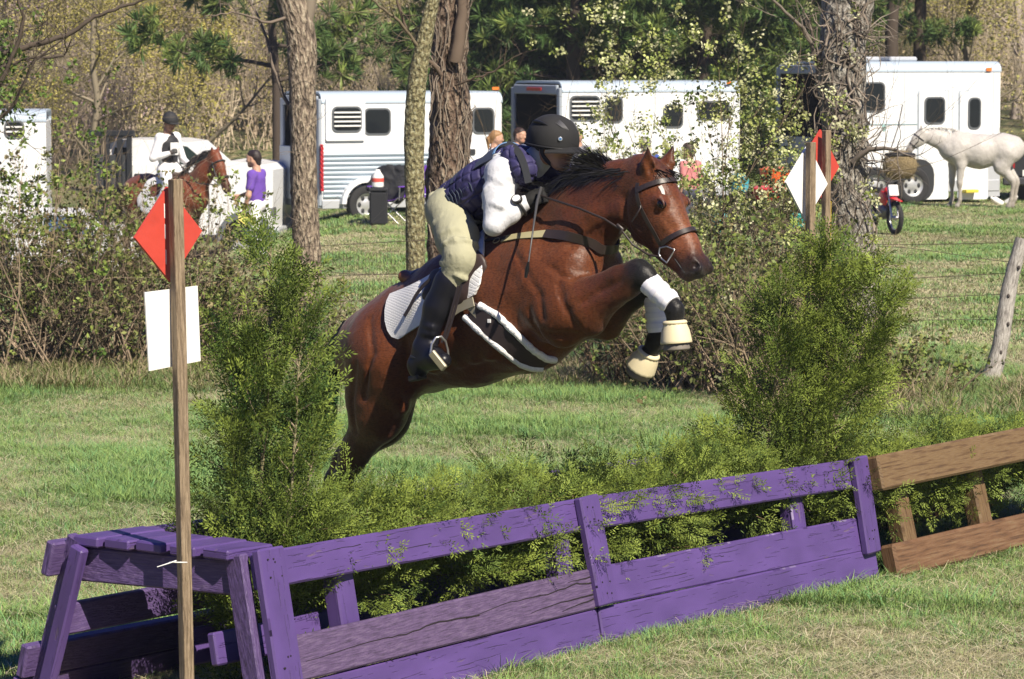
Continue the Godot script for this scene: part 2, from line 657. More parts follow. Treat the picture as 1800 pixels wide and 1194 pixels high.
func materials() -> void:
	# painted timber: thin grain lines and worn spots
	var grain := grey_noise(3, 0.02, 512, 5)
	var gn := relief(grey_noise(8, 0.03, 512, 5), 6.0)
	M.purple = paint_material(lin(0.086, 0.05, 0.185), 0.22, 5, gn)
	M.purple_worn = textured(ramped(grain, [[0.0, lin(0.03, 0.02, 0.04)], [0.3, lin(0.075, 0.048, 0.108)], [0.6, lin(0.095, 0.06, 0.138)], [1.0, lin(0.135, 0.1, 0.165)]]), 0.75, gn, 1.0, Vector3(0.7, 9.0, 1))
	M.purple_dull = textured(ramped(grain, [[0.0, lin(0.04, 0.027, 0.065)], [0.3, lin(0.075, 0.045, 0.14)], [0.7, lin(0.095, 0.06, 0.17)], [1.0, lin(0.14, 0.1, 0.19)]]), 0.6, gn, 0.9, Vector3(0.7, 8.0, 1))
	M.crack = mat(lin(0.012, 0.008, 0.01), 0.95)
	M.brown_wood = textured(ramped(grey_noise(15, 0.012, 512, 6), [[0.0, lin(0.05, 0.025, 0.01)], [0.35, lin(0.115, 0.067, 0.03)], [0.55, lin(0.155, 0.1, 0.047)], [0.75, lin(0.125, 0.075, 0.034)], [1.0, lin(0.185, 0.13, 0.068)]]), 0.7, gn, 0.6, Vector3(0.5, 8.0, 1))
	M.brown_wood_dark = textured(ramped(grey_noise(16, 0.012, 512, 6), [[0.0, lin(0.05, 0.025, 0.012)], [0.4, lin(0.12, 0.06, 0.028)], [0.65, lin(0.15, 0.08, 0.04)], [1.0, lin(0.18, 0.12, 0.065)]]), 0.75, gn, 0.8, Vector3(0.5, 8.0, 1))
	M.grey_wood = textured(ramped(grey_noise(17, 0.014, 512, 6), [[0.0, lin(0.07, 0.048, 0.03)], [0.35, lin(0.17, 0.125, 0.08)], [0.65, lin(0.24, 0.18, 0.115)], [1.0, lin(0.3, 0.24, 0.165)]]), 0.85, gn, 0.9, Vector3(0.5, 12.0, 1))
	M.silver_wood = textured(ramped(grey_noise(18, 0.014, 512, 6), [[0.0, lin(0.1, 0.09, 0.08)], [0.4, lin(0.28, 0.26, 0.24)], [0.7, lin(0.38, 0.36, 0.33)], [1.0, lin(0.46, 0.44, 0.4)]]), 0.85, gn, 1.0, Vector3(3.0, 0.8, 1))
	var bk := grey_noise(21, 0.02, 512, 5)
	var bkn := relief(bk, 14.0)
	M.bark = textured(ramped(bk, [[0.0, lin(0.03, 0.022, 0.016)], [0.35, lin(0.13, 0.1, 0.075)], [0.6, lin(0.25, 0.2, 0.145)], [0.85, lin(0.36, 0.31, 0.23)], [1.0, lin(0.42, 0.4, 0.3)]]), 0.95, bkn, 1.5, Vector3(2.0, 0.7, 1))
	M.bark_grey = textured(ramped(bk, [[0.0, lin(0.03, 0.027, 0.022)], [0.35, lin(0.15, 0.135, 0.115)], [0.6, lin(0.27, 0.25, 0.215)], [0.85, lin(0.37, 0.36, 0.32)], [1.0, lin(0.45, 0.45, 0.4)]]), 0.95, bkn, 1.5, Vector3(2.5, 0.8, 1))
	M.bark_brown = textured(ramped(bk, [[0.0, lin(0.02, 0.012, 0.008)], [0.4, lin(0.1, 0.065, 0.045)], [0.65, lin(0.19, 0.14, 0.1)], [1.0, lin(0.34, 0.29, 0.22)]]), 0.95, bkn, 2.0, Vector3(2.0, 0.5, 1))
	M.bark_moss = textured(ramped(grey_noise(23, 0.03, 512, 5), [[0.0, lin(0.03, 0.025, 0.015)], [0.35, lin(0.13, 0.11, 0.055)], [0.6, lin(0.22, 0.2, 0.1)], [0.85, lin(0.34, 0.33, 0.22)], [1.0, lin(0.4, 0.42, 0.3)]]), 0.95, bkn, 1.5, Vector3(1.0, 1.2, 1))
	M.twig = vmat(0.9, 0.2)
	M.leaf = vmat(0.55, 0.35)
	M.leaf.backlight = Color(0.35, 0.35, 0.35)
	M.leaf.cull_mode = BaseMaterial3D.CULL_DISABLED
	M.grass = vmat(0.6, 0.3)
	M.grass.backlight = Color(0.4, 0.4, 0.4)
	M.grass.cull_mode = BaseMaterial3D.CULL_DISABLED
	M.cedar = vmat(0.6, 0.3)
	M.cedar.backlight = Color(0.14, 0.14, 0.14)
	M.white = mat(lin(0.78, 0.78, 0.77), 0.35)
	M.aluminium = mat(lin(0.5, 0.52, 0.55), 0.45, 0.35)
	M.trailer_grey = mat(lin(0.33, 0.37, 0.42), 0.5, 0.1)
	M.dark = mat(lin(0.02, 0.022, 0.025), 0.6)
	M.glass = mat(lin(0.012, 0.015, 0.018), 0.08)
	M.rubber = mat(lin(0.02, 0.02, 0.021), 0.85)
	M.steel = mat(lin(0.55, 0.55, 0.56), 0.3, 0.9)
	M.black_leather = mat(lin(0.008, 0.009, 0.012), 0.32)
	M.brown_leather = mat(lin(0.035, 0.016, 0.01), 0.4)
	M.v = vmat(0.6, 0.5)

# painted board: soft tone changes, hairline checks along the grain, rubbed spots where bare wood shows
func paint_material(c: Color, worn: float, sd: int, gn: Texture2D) -> StandardMaterial3D:
	var tone := grey_noise(sd, 0.006, 512, 4)
	var line := grey_noise(sd + 1, 0.03, 512, 5)
	var chip := grey_noise(sd + 2, 0.02, 512, 5)
	var im := Image.create(512, 512, false, Image.FORMAT_RGB8)
	var hm_ := Image.create(512, 512, false, Image.FORMAT_RGBA8)
	for y in 512:
		for x in 512:
			var t := tone.get_pixel(x, y).r
			var l := line.get_pixel(x / 4, (y * 3) % 512).r
			var k := chip.get_pixel(x / 2, y).r
			var q := c * lerpf(0.8, 1.18, t)
			var h := 0.6 + 0.1 * line.get_pixel(x / 3, y).r
			if l < 0.24:
				q = q.lerp(lin(0.025, 0.017, 0.03), clampf((0.24 - l) * 5.0, 0.0, 0.75))
				h = 0.1
			elif k > 1.0 - worn * 0.75 and l > 0.5:
				q = q.lerp(lin(0.16, 0.125, 0.11), clampf((k - 1.0 + worn * 0.75) * 9.0, 0, 0.5))
				h = 0.45
			q.a = 1.0
			im.set_pixel(x, y, q.linear_to_srgb())
			hm_.set_pixel(x, y, Color(h, h, h))
	hm_.bump_map_to_normal_map(5.0)
	return textured(ImageTexture.create_from_image(im), 0.48, ImageTexture.create_from_image(hm_), 0.8, Vector3(0.62, 1.3, 1))

func terrain() -> void:
	var mb := MB.new()
	var xs := []
	var x := -260.0
	while x < -30.0: xs.append(x); x += 11.5
	while x < 30.0: xs.append(x); x += 0.8
	while x <= 262.0: xs.append(x); x += 11.5
	var zs := []
	var z := 30.0
	while z > -100.0: zs.append(z); z -= 0.8 if z < 0 and z > -75 else 4.0
	while z > -420.0: zs.append(z); z -= 10.0
	for zz in zs:
		for xx in xs:
			var e := 0.3
			var nn := Vector3(land(xx - e, zz) - land(xx + e, zz), 2 * e, land(xx, zz - e) - land(xx, zz + e)).normalized()
			mb.vert(Vector3(xx, land(xx, zz), zz), nn, Vector2(xx, zz))
	var w := xs.size()
	for j in zs.size() - 1:
		for i in w - 1:
			var q := j * w + i
			mb.ix.append_array(PackedInt32Array([q, q + w, q + 1, q + 1, q + w, q + w + 1]))
	var im := grey_noise(41, 0.012, 512, 6)
	var m := textured(ramped(im, [[0.0, lin(0.07, 0.09, 0.03)], [0.35, lin(0.11, 0.13, 0.045)], [0.55, lin(0.17, 0.165, 0.075)], [0.75, lin(0.24, 0.205, 0.11)], [1.0, lin(0.3, 0.25, 0.15)]]), 0.95, relief(grey_noise(42, 0.05, 512, 5), 8.0), 1.0, Vector3(0.31, 0.31, 0.31))
	var o := put("ground", mb, m)
	tag(o, "rolling pasture ground under the grass and woods", "", "", "structure")

func blade_tuft(count: int, h: float, spread: float, width: float) -> ArrayMesh:
	var mb := MB.new()
	for i in count:
		var a := rr(0, TAU)
		var base := Vector3(cos(a), 0, sin(a)) * spread * sqrt(rng.randf())
		var lean := Vector3(cos(a + rr(-1.2, 1.2)), 0, sin(a + rr(-1.2, 1.2))) * rr(0.3, 1.9)
		var hh := h * rr(0.45, 1.1)
		var side := Vector3(-lean.z, 0, lean.x).normalized() * width * rr(0.6, 1.2)
		var p1 := base + Vector3(0, hh * 0.55, 0) + lean * hh * 0.3
		var p2 := base + Vector3(0, hh * 0.9, 0) + lean * hh * 0.95
		var nn := (Vector3.UP * 1.0 - lean * 0.4).normalized()
		var s := rr(0.8, 1.2)
		mb.col = Color(s, s, s * rr(0.8, 1.1))
		var i0 := mb.vert(base - side, nn); mb.vert(base + side, nn); mb.vert(p1 - side * 0.8, nn); mb.vert(p1 + side * 0.8, nn); mb.vert(p2, nn)
		mb.ix.append_array(PackedInt32Array([i0, i0 + 2, i0 + 1, i0 + 1, i0 + 2, i0 + 3, i0 + 2, i0 + 4, i0 + 3]))
	return mb.mesh()

func grass() -> void:
	var patch := FastNoiseLite.new()
	patch.seed = 5
	patch.frequency = 0.35
	patch.fractal_octaves = 4
	var fine := FastNoiseLite.new()
	fine.seed = 9
	fine.frequency = 2.2
	for band in 2:
		var places := [[], [], []]
		var tints := [[], [], []]
		var count: int = [170000, 120000][band]
		for i in count:
			var d: float
			if band == 0: d = 11.6 + 18.9 * pow(rng.randf(), 0.85)
			else: d = 30.0 + 48.0 * pow(rng.randf(), 0.9)
			var px := rr(-160, 1960)
			var p := foot(px, d)
			# inside the planks of the jump nothing grows tall
			var g := patch.get_noise_2d(p.x, p.z) + 0.45 * fine.get_noise_2d(p.x, p.z)
			var straw := clampf(0.56 - g * 1.2 + (0.2 if band == 0 and px > 700 and d < 16 else 0.0) + (0.1 if d > 30 else 0.0) - (0.2 if d > 16.5 and d < 26.0 else 0.0) + (0.15 if d > 26 and d < 31 and px > 300 else 0.0), 0.0, 1.0)
			var dry := rng.randf() < straw * 0.85
			var c: Color
			if dry: c = lin(0.52, 0.475, 0.29) * rr(0.6, 1.15)
			elif rng.randf() < 0.3: c = lin(0.14, 0.285, 0.11) * rr(0.75, 1.3)
			else: c = lin(0.225, 0.33, 0.1) * rr(0.7, 1.3)
			var s := rr(0.65, 1.25) * (1.15 if g > 0.1 else 0.9) * (0.65 if d < 16 and px > 900 else 1.0)
			var flat := rr(0.25, 0.7) if dry else rr(0.4, 1.2)
			if band == 1: s *= 0.85
			var t := Transform3D(Basis(Vector3.UP, rr(0, TAU)).scaled(Vector3(s * (1.3 if dry else 1.0), s * flat, s * (1.3 if dry else 1.0))), p + Vector3(0, -0.004, 0))
			var k := i % 3
			places[k].append(t)
			tints[k].append(c)
		for k in 3:
			var mesh := blade_tuft(13, 0.075, 0.11, 0.0017) if band == 0 else blade_tuft(14, 0.075, 0.2, 0.0045)
			var o := swarm("pasture_grass", mesh, M.grass, places[k], tints[k])
			tag(o, ["short mixed green and straw grass round the purple jump", "grass of the far field before the trailers"][band], "grass", "", "stuff")
	# long dead blades lying over the turf
	rng.seed = 78
	var mb := MB.new()
	for i in 5:
		var a := rr(0, TAU)
		var p := Vector3(rr(-0.1, 0.1), rr(0.02, 0.04), rr(-0.1, 0.1))
		var d := Vector3(cos(a), rr(0.0, 0.5), sin(a)).normalized()
		var prev := -1
		var ln := rr(0.1, 0.22)
		for k in 6:
			var sd := d.cross(Vector3.UP).normalized() * 0.0016 * (1.0 - k / 6.5)
			var j := mb.vert(p - sd, Vector3.UP)
			mb.vert(p + sd, Vector3.UP)
			if prev >= 0: mb.ix.append_array(PackedInt32Array([prev, j, prev + 1, prev + 1, j, j + 1]))
			prev = j
			p += d * ln / 5.0
			d = (d + Vector3(rr(-0.15, 0.15), -0.12, rr(-0.15, 0.15))).normalized()
	var pl := []
	var ti := []
	for i in 9000:
		var p := foot(rr(-100, 1900), 11.8 + 18.0 * pow(rng.randf(), 0.8))
		if patch.get_noise_2d(p.x, p.z) > 0.15 and rng.randf() < 0.6: continue
		pl.append(Transform3D(Basis(Vector3.UP, rr(0, TAU)).scaled(Vector3.ONE * rr(0.6, 1.3)), p))
		ti.append(lin(0.6, 0.54, 0.36) * rr(0.6, 1.1))
	tag(swarm("straw_blades", mb.mesh(), M.grass, pl, ti), "pale dead straw blades lying over the short grass", "grass", "", "stuff")

# ---------- the jump: s runs along it from the middle leg, t out of its front, y up ----------
const JA := Vector3(0.4066, 0, -14.855)
const JU := Vector3(0.6208, 0, -0.784)
const JN := Vector3(0.784, 0, 0.6208)

func jp(s: float, t: float, y: float) -> Vector3:
	return JA + JU * s + JN * t + Vector3(0, y, 0)

# a spot on the leaning front: k = 0 at the ground, 1 at the top
func front(s: float, k: float, off := 0.0) -> Vector3:
	var top := Vector2.ZERO
	var bot := Vector2.ZERO
	if s < 0.0:
		top = Vector2(0.0, 0.766).lerp(Vector2(-0.138, 0.712), (s + 2.4) / 2.4)
		bot = Vector2(0.15, 0.0).lerp(Vector2(0.01, 0.0), (s + 2.4) / 2.4)
	else:
		top = Vector2(-0.138, 0.712).lerp(Vector2(-0.075, 0.665), s / 2.45)
		bot = Vector2(0.01, 0.0).lerp(Vector2(0.03, 0.0), s / 2.45)
	var q := bot.lerp(top, k)
	return jp(s, q.x + off, q.y + off * 0.2)

func back(s: float, k: float, off := 0.0) -> Vector3:
	var q := Vector2(-1.19, 0.0).lerp(Vector2(-0.92, 0.755 - 0.02 * maxf(s, -2.6) - 0.05), k)
	return jp(s, q.x - off, q.y + off * 0.2)

func plank(called: String, a: Vector3, b: Vector3, w: float, th: float, out: Vector3, m: Material, parent: Node, bev := 0.008) -> MeshInstance3D:
	var mb := MB.new()
	mb.shift = Vector2(rr(0, 5), rr(0, 1))
	mb.beam(a, b, w, th, out, bev)
	return put(called, mb, m, parent)

func jump() -> void:
	var o := thing("purple_jump", "purple painted timber jump of slanted rails in front of the leaping horse", "horse jump", jp(0, -0.5, 0))
	var inv := Transform3D(Basis(), -o.position)
	var out := (JN + Vector3(0, 0.2, 0)).normalized()
	var up_f := (front(0, 1) - front(0, 0)).normalized()
	# front rails of both panels: top, middle, bottom
	for pan in 2:
		var s0: float = [-2.4, 0.03][pan]
		var s1: float = [-0.0, 2.42][pan]
		plank("top_rail", front(s0, 0.885) - o.position, front(s1, 0.885) - o.position, 0.155, 0.045, out, M.purple, o)
		if pan == 0:
			plank("middle_board", front(s0 + 0.1, 0.385, 0.012) - o.position, front(s1 - 0.015, 0.395, 0.012) - o.position, 0.19, 0.05, out, M.purple_worn, o).set_meta("label", "weathered cracked middle board")
		else:
			plank("middle_board", front(s0, 0.4) - o.position, front(s1 - 0.02, 0.4) - o.position, 0.185, 0.045, out, M.purple, o)
		plank("bottom_board", front(s0 - (0.0 if pan == 0 else 0.02), 0.135, 0.006 * pan) - o.position, front(s1 + 0.03 * pan, 0.135, 0.006 * pan) - o.position, 0.185, 0.05, out, M.purple, o)
	# legs laid over the rails
	plank("leg", front(-2.345, 0.0, 0.045) - o.position, front(-2.345, 1.0, 0.045) - o.position, 0.16, 0.045, out, M.purple, o)
	plank("leg", front(0.05, 0.275, 0.045) - o.position, front(0.03, 1.0, 0.045) - o.position, 0.15, 0.045, out, M.purple, o)
	plank("leg", front(2.38, 0.24, 0.045) - o.position, front(2.36, 1.01, 0.045) - o.position, 0.135, 0.045, out, M.purple, o)
	# posts behind the front rails
	for s in [-1.78, -0.12, 1.86]:
		plank("inner_post", front(s, 0.02, -0.07) - o.position, front(s, 0.9, -0.07) - o.position, 0.12, 0.085, out, M.purple, o)
	# the back face, leaning the other way
	var bout := (-JN + Vector3(0, 0.27, 0)).normalized()
	for k in [[0.885, 0.155], [0.5, 0.16], [0.27, 0.15], [0.08, 0.14]]:
		if k[0] == 0.5: continue
		plank("back_board", back(-2.66, k[0]) - o.position, back(-0.05, k[0]) - o.position, k[1], 0.05, bout, M.purple_dull, o)
		plank("back_board", back(0.0, k[0]) - o.position, back(2.45, k[0]) - o.position, k[1], 0.05, bout, M.purple_dull, o)
	for s in [-2.56, -0.3, 2.35]:
		plank("back_leg", back(s, 0.0, -0.055) - o.position, back(s, 1.02, -0.055) - o.position, 0.09, 0.055, JU, M.purple_dull, o)
	plank("back_leg", back(-2.60, 0.0, -0.125) - o.position, back(-2.6, 0.99, -0.115) - o.position, 0.075, 0.05, JU, M.purple, o)
	# inner boards whose ends show at the near end of the jump
	plank("inner_board", jp(-2.62, -0.93, 0.40) - o.position, jp(-1.2, -0.93, 0.40) - o.position, 0.135, 0.05, -JN, M.purple_dull, o)
	plank("inner_board", jp(-2.47, -0.16, 0.34) - o.position, jp(-1.75, -0.16, 0.34) - o.position, 0.14, 0.045, out, M.purple, o)
	plank("inner_board", jp(-1.7, -0.42, 0.30) - o.position, jp(2.3, -0.42, 0.28) - o.position, 0.2, 0.04, out, M.purple, o)
	plank("inner_board", jp(-2.3, -0.5, 0.28) - o.position, jp(-1.75, -0.5, 0.28) - o.position, 0.16, 0.04, out, M.purple, o)
	# end frame: two uprights with a cross board under the top planks
	plank("end_leg", front(-2.42, 0.0, -0.07) - o.position, front(-2.42, 0.99, -0.07) - o.position, 0.1, 0.05, JU, M.purple_dull, o)
	plank("cross_board", jp(-2.40, -0.10, 0.645) - o.position, jp(-2.54, -0.86, 0.645) - o.position, 0.15, 0.045, JU, M.purple_dull, o)
	var ts := [-0.79, -0.63, -0.47, -0.30, -0.13]
	for i in 5:
		var s0: float = -2.45 - 0.17 * (-ts[i]) + rr(-0.012, 0.012)
		plank("top_plank", jp(s0, ts[i], 0.748 + rr(-0.003, 0.003)) - o.position, jp(-2.2 + rr(-0.03, 0.03), ts[i], 0.741) - o.position, 0.148, 0.045, Vector3.UP, M.purple, o)
	# cracks and splits in the weathered board
	var mb: MB
	for line in [[[-2.2, 0.36], [-1.75, 0.39], [-1.5, 0.385], [-1.25, 0.41], [-0.95, 0.395]], [[-1.05, 0.39], [-0.7, 0.43], [-0.4, 0.425], [-0.15, 0.45], [-0.03, 0.435]], [[-0.55, 0.335], [-0.3, 0.355], [-0.03, 0.36]], [[-0.22, 0.47], [-0.03, 0.475]], [[-0.3, 0.3], [-0.03, 0.33]], [[-0.25, 0.955], [-0.1, 0.965], [0.0, 0.96]], [[-1.6, 0.86], [-1.2, 0.87]], [[1.9, 0.84], [2.15, 0.835], [2.28, 0.845]], [[2.05, 0.93], [2.2, 0.925]], [[0.4, 0.37], [0.75, 0.375]], [[1.0, 0.45], [1.08, 0.44]], [[-2.0, 0.93], [-1.7, 0.935]]]:
		var pts := []
		var dp := 0.0375 if line[0][0] < 0.0 and line[0][1] < 0.5 else 0.0225
		for j in line.size() - 1:
			for q in 5:
				var t := q / 5.0
				pts.append(front(lerpf(line[j][0], line[j + 1][0], t), lerpf(line[j][1], line[j + 1][1], t) + rr(-0.004, 0.004), dp) - o.position)
		var e: Array = line[line.size() - 1]
		pts.append(front(e[0], e[1], dp) - o.position)
		var rad := []
		for j in pts.size(): rad.append((0.0012 + 0.0035 * float(j) / pts.size()) * (1.0 if dp > 0.03 else 0.5))
		mb = MB.new()
		mb.tube(pts, rad, 4)
		put("crack", mb, M.crack, o)
	for q in 26:
		mb = MB.new()
		var s: float = [-2.345, 0.04, 2.37][q % 3] + rr(-0.05, 0.05)
		var k: float = [0.93, 0.84, 0.42, 0.35][q % 4] + rr(-0.01, 0.01)
		var p := front(s, k, 0.0685) - o.position
		mb.tube([p - out * 0.004, p + out * 0.002], [0.004, 0.004], 6)
		put("nail", mb, M.crack, o)

	# the unpainted jump that goes on to the right
	var w := thing("brown_jump", "unpainted brown timber jump with knotted top rail beside the purple jump", "horse jump", jp(3.6, -0.3, 0))
	var q := w.position
	var dn := (JN + Vector3(0, 0.25, 0)).normalized()
	plank("top_rail", jp(2.44, 0.02, 0.585) - q, jp(5.2, 0.10, 0.62) - q, 0.19, 0.09, dn, M.brown_wood, w, 0.012)
	plank("bottom_beam", jp(2.57, 0.04, 0.095) - q, jp(5.4, 0.10, 0.12) - q, 0.185, 0.1, dn, M.brown_wood_dark, w, 0.015)
	for s in [2.80, 3.62, 4.5]:
		plank("block_post", jp(s, -0.0, 0.16) - q, jp(s - 0.04, -0.07, 0.53) - q, 0.13, 0.1, dn, M.brown_wood, w, 0.012)
	plank("back_rail", jp(2.5, -0.75, 0.33) - q, jp(5.2, -0.7, 0.35) - q, 0.17, 0.06, -JN, M.brown_wood_dark, w, 0.012)
	plank("back_beam", jp(2.5, -0.85, 0.10) - q, jp(5.2, -0.8, 0.12) - q, 0.17, 0.06, -JN, M.brown_wood_dark, w, 0.012)
	mb = MB.new()
	var kn := jp(4.02, 0.073, 0.63) - q + dn * 0.02
	for k in 3:
		mb.tube([kn - dn * 0.02, kn + dn * (0.0015 + 0.001 * k)], [0.035 - 0.012 * k, 0.034 - 0.012 * k], 14)
	put("knot", mb, mat(lin(0.09, 0.04, 0.015), 0.8), w)

# a flat board in the plane of JU and up
func panel(pts: Array, th: float) -> MB:
	var mb := MB.new()
	var m := pts.size()
	for k in m:
		var a: Vector3 = pts[k]
		var b: Vector3 = pts[(k + 1) % m]
		mb.quad(a, b, b - JN * th, a - JN * th)
	for k in range(1, m - 1):
		mb.tri(pts[0], pts[k + 1], pts[k])
		mb.tri(pts[0] - JN * th, pts[k] - JN * th, pts[k + 1] - JN * th)
	return mb

func painted(c: Color, sd: int) -> StandardMaterial3D:
	var im := grey_noise(sd, 0.015, 256, 5)
	var m := textured(ramped(im, [[0.0, c * 0.72], [0.25, c * 0.93], [0.7, c], [1.0, c * 1.08]]), 0.55, relief(im, 3.0), 0.5, Vector3(1.3, 1.3, 1.3), true)
	return m

func flags() -> void:
	M.red_paint = painted(lin(0.52, 0.06, 0.04), 51)
	M.white_paint = painted(lin(0.8, 0.8, 0.78), 52)
	M.yellow_paint = painted(lin(0.55, 0.38, 0.015), 53)
	var turn := 0.62
	var specs := [
		[312.0, 12.98, 315.0, "square wooden post with red diamond above blank white plate beside the purple jump", M.red_paint, Vector2(297, 412), 0.197],
		[1425.0, 17.3, 250.0, "wooden post carrying the white diamond in front of the right cedar", M.white_paint, Vector2(1419, 322), 0.21],
		[1452.5, 19.0, 229.0, "wooden post carrying the red diamond half hidden behind the white diamond", M.red_paint, Vector2(1441, 292), 0.22]]
	for i in 3:
		var sp = specs[i]
		var base := foot(sp[0], sp[1])
		var w := 0.047 if i == 0 else 0.042
		var o := thing("flag_post", sp[3], "flag post", base, 0.0, "flag posts of the jumps")
		var top := at(sp[0], sp[2], sp[1])
		var out := Vector3(sin(turn), 0, cos(turn))
		var lean := Vector3((-0.045 if i == 0 else 0.01), 0, 0)
		var mb := MB.new()
		mb.shift = Vector2(i * 3.1, i * 0.4)
		mb.beam(Vector3(0.03 if i == 0 else 0.0, -0.1, 0), top - base + lean * 0.2, w, w, out, 0.003)
		put("post", mb, M.grey_wood, o)
		var c: Vector3 = at(sp[5].x, sp[5].y, sp[1] + 0.07) - base
		var h: float = sp[6]
		var tilt := 0.03 if i == 0 else -0.05
		var ux := (JU + Vector3(0, tilt, 0)).normalized()
		var uy := (Vector3.UP - JU * tilt).normalized()
		put("diamond_sign", panel([c + ux * h, c + uy * h, c - ux * h, c - uy * h], 0.012), sp[4], o)
		if i == 0:
			var pc := at(304, 575, sp[1] + 0.07) - base
			put("blank_plate", panel([pc - ux * 0.157 + uy * 0.158, pc - ux * 0.146 - uy * 0.168, pc + ux * 0.157 - uy * 0.158, pc + ux * 0.152 + uy * 0.158], 0.006), M.white_paint, o)
			for k in 3:
				var sc: Vector3 = c - ux * 0.022 + uy * [0.1, 0.015, -0.09][k] + JN * 0.0012
				put("scratch", panel([sc - ux * 0.003 + uy * 0.03, sc - ux * 0.004 - uy * 0.03, sc + ux * 0.002 - uy * 0.034, sc + ux * 0.003 + uy * 0.026], 0.0011), M.white_paint, o)
			mb = MB.new()
			for k in 3:
				var z := at(313, 989, 12.98) - base
				var ring := []
				for a in 13: ring.append(z + Vector3(cos(TAU * a / 12) * 0.036, 0.006 * sin(TAU * a / 12), sin(TAU * a / 12) * 0.036))
				if k == 0: mb.tube(ring, ring.map(func(_p): return 0.0025), 5)
			mb.tube([at(310, 986, 12.93) - base, at(292, 992, 12.92) - base, at(276, 997, 12.92) - base], [0.003, 0.0025, 0.002], 5)
			put("cable_tie", mb, M.white, o)
	for k in 2:
		var d := 21.0
		var p := foot([1417.0, 1453.0][k], d)
		var o := thing("yellow_stake", ["thin yellow stake left of its thicker twin behind the right cedar", "thick yellow stake right of its twin behind the right cedar"][k], "stake", p, 0.0, "yellow stakes")
		var mb := MB.new()
		mb.beam(Vector3(0, -0.1, 0), Vector3(0, at(0, 352, d).y - p.y, 0), [0.025, 0.045][k], 0.03, Vector3(0, 0, 1), 0.003)
		put("stake", mb, M.yellow_paint, o)

# ---------- plants ----------
func spray_mesh(sd: int) -> ArrayMesh:   # one feathery cedar spray, one unit long, growing along y
	rng.seed = sd
	var mb := MB.new()
	var n := 12
	mb.col = Color(0.8, 0.75, 0.6)
	for i in n:
		var t := (i + 1.0) / n
		var p := Vector3(0.05 * sin(t * 2.0), t * 0.96, 0.07 * t * t)
		var sgn := 1.0 if i % 2 == 0 else -1.0
		var roll := rr(-0.7, 0.7)
		var side := Vector3(sgn * cos(roll), 0, sin(roll))
		var dir := (side * 0.75 + Vector3(0, 0.85, 0)).normalized()
		var ln := (0.36 * (1.0 - t * 0.75) + 0.06) * rr(0.7, 1.2)
		for j in 5:
			var u := (j + 0.5) / 5.0
			var q := p + dir * ln * u
			var s2 := 1.0 if j % 2 == 0 else -1.0
			var nn := side.cross(dir).normalized()
			var d2 := (dir + dir.cross(nn) * s2 * 0.8 + nn * rr(-0.5, 0.5)).normalized() if j < 4 else dir
			leaf(mb, q, d2, nn + rv(0.3), 0.12 * rr(0.8, 1.3), 0.017, rr(0.75, 1.25))
	return mb.mesh()

func leaf(mb: MB, p: Vector3, d: Vector3, nn: Vector3, l: float, w: float, shade := 1.0) -> void:
	var s := d.cross(nn).normalized() * w
	var nm := s.cross(d).normalized()
	mb.col = Color(shade, shade, shade)
	var i := mb.vert(p, nm); mb.vert(p + d * l * 0.5 + s, nm); mb.vert(p + d * l, nm); mb.vert(p + d * l * 0.5 - s, nm)
	mb.ix.append_array(PackedInt32Array([i, i + 2, i + 1, i, i + 3, i + 2]))

func leaf_mesh(sd: int, count: int, reach: float, l: float, w: float) -> ArrayMesh:   # a small bunch of leaves
	rng.seed = sd
	var mb := MB.new()
	for i in count:
		var d := rv(1.0).normalized()
		d.y = absf(d.y) * 0.6 + 0.1
		var p := rv(reach)
		leaf(mb, p, d.normalized(), (Vector3.UP + rv(0.8)).normalized(), l * rr(0.7, 1.2), w * rr(0.8, 1.2), rr(0.75, 1.2))
	return mb.mesh()

func frame(d: Vector3, roll: float, s: float, p: Vector3) -> Transform3D:   # y along d
	var y := d.normalized()
	var x := (Vector3.RIGHT if absf(y.x) < 0.8 else Vector3.FORWARD)
	x = (x - y * x.dot(y)).normalized().rotated(y, roll)
	return Transform3D(Basis(x, y, x.cross(y)).scaled_local(Vector3(s, s, s)), p)

var SPRAYS := []

func cedar_tint(k: float) -> Color:
	return lin(0.028, 0.07, 0.018).lerp(lin(0.2, 0.255, 0.045), clampf(k + rr(-0.25, 0.25), 0, 1)) * rr(0.75, 1.25)

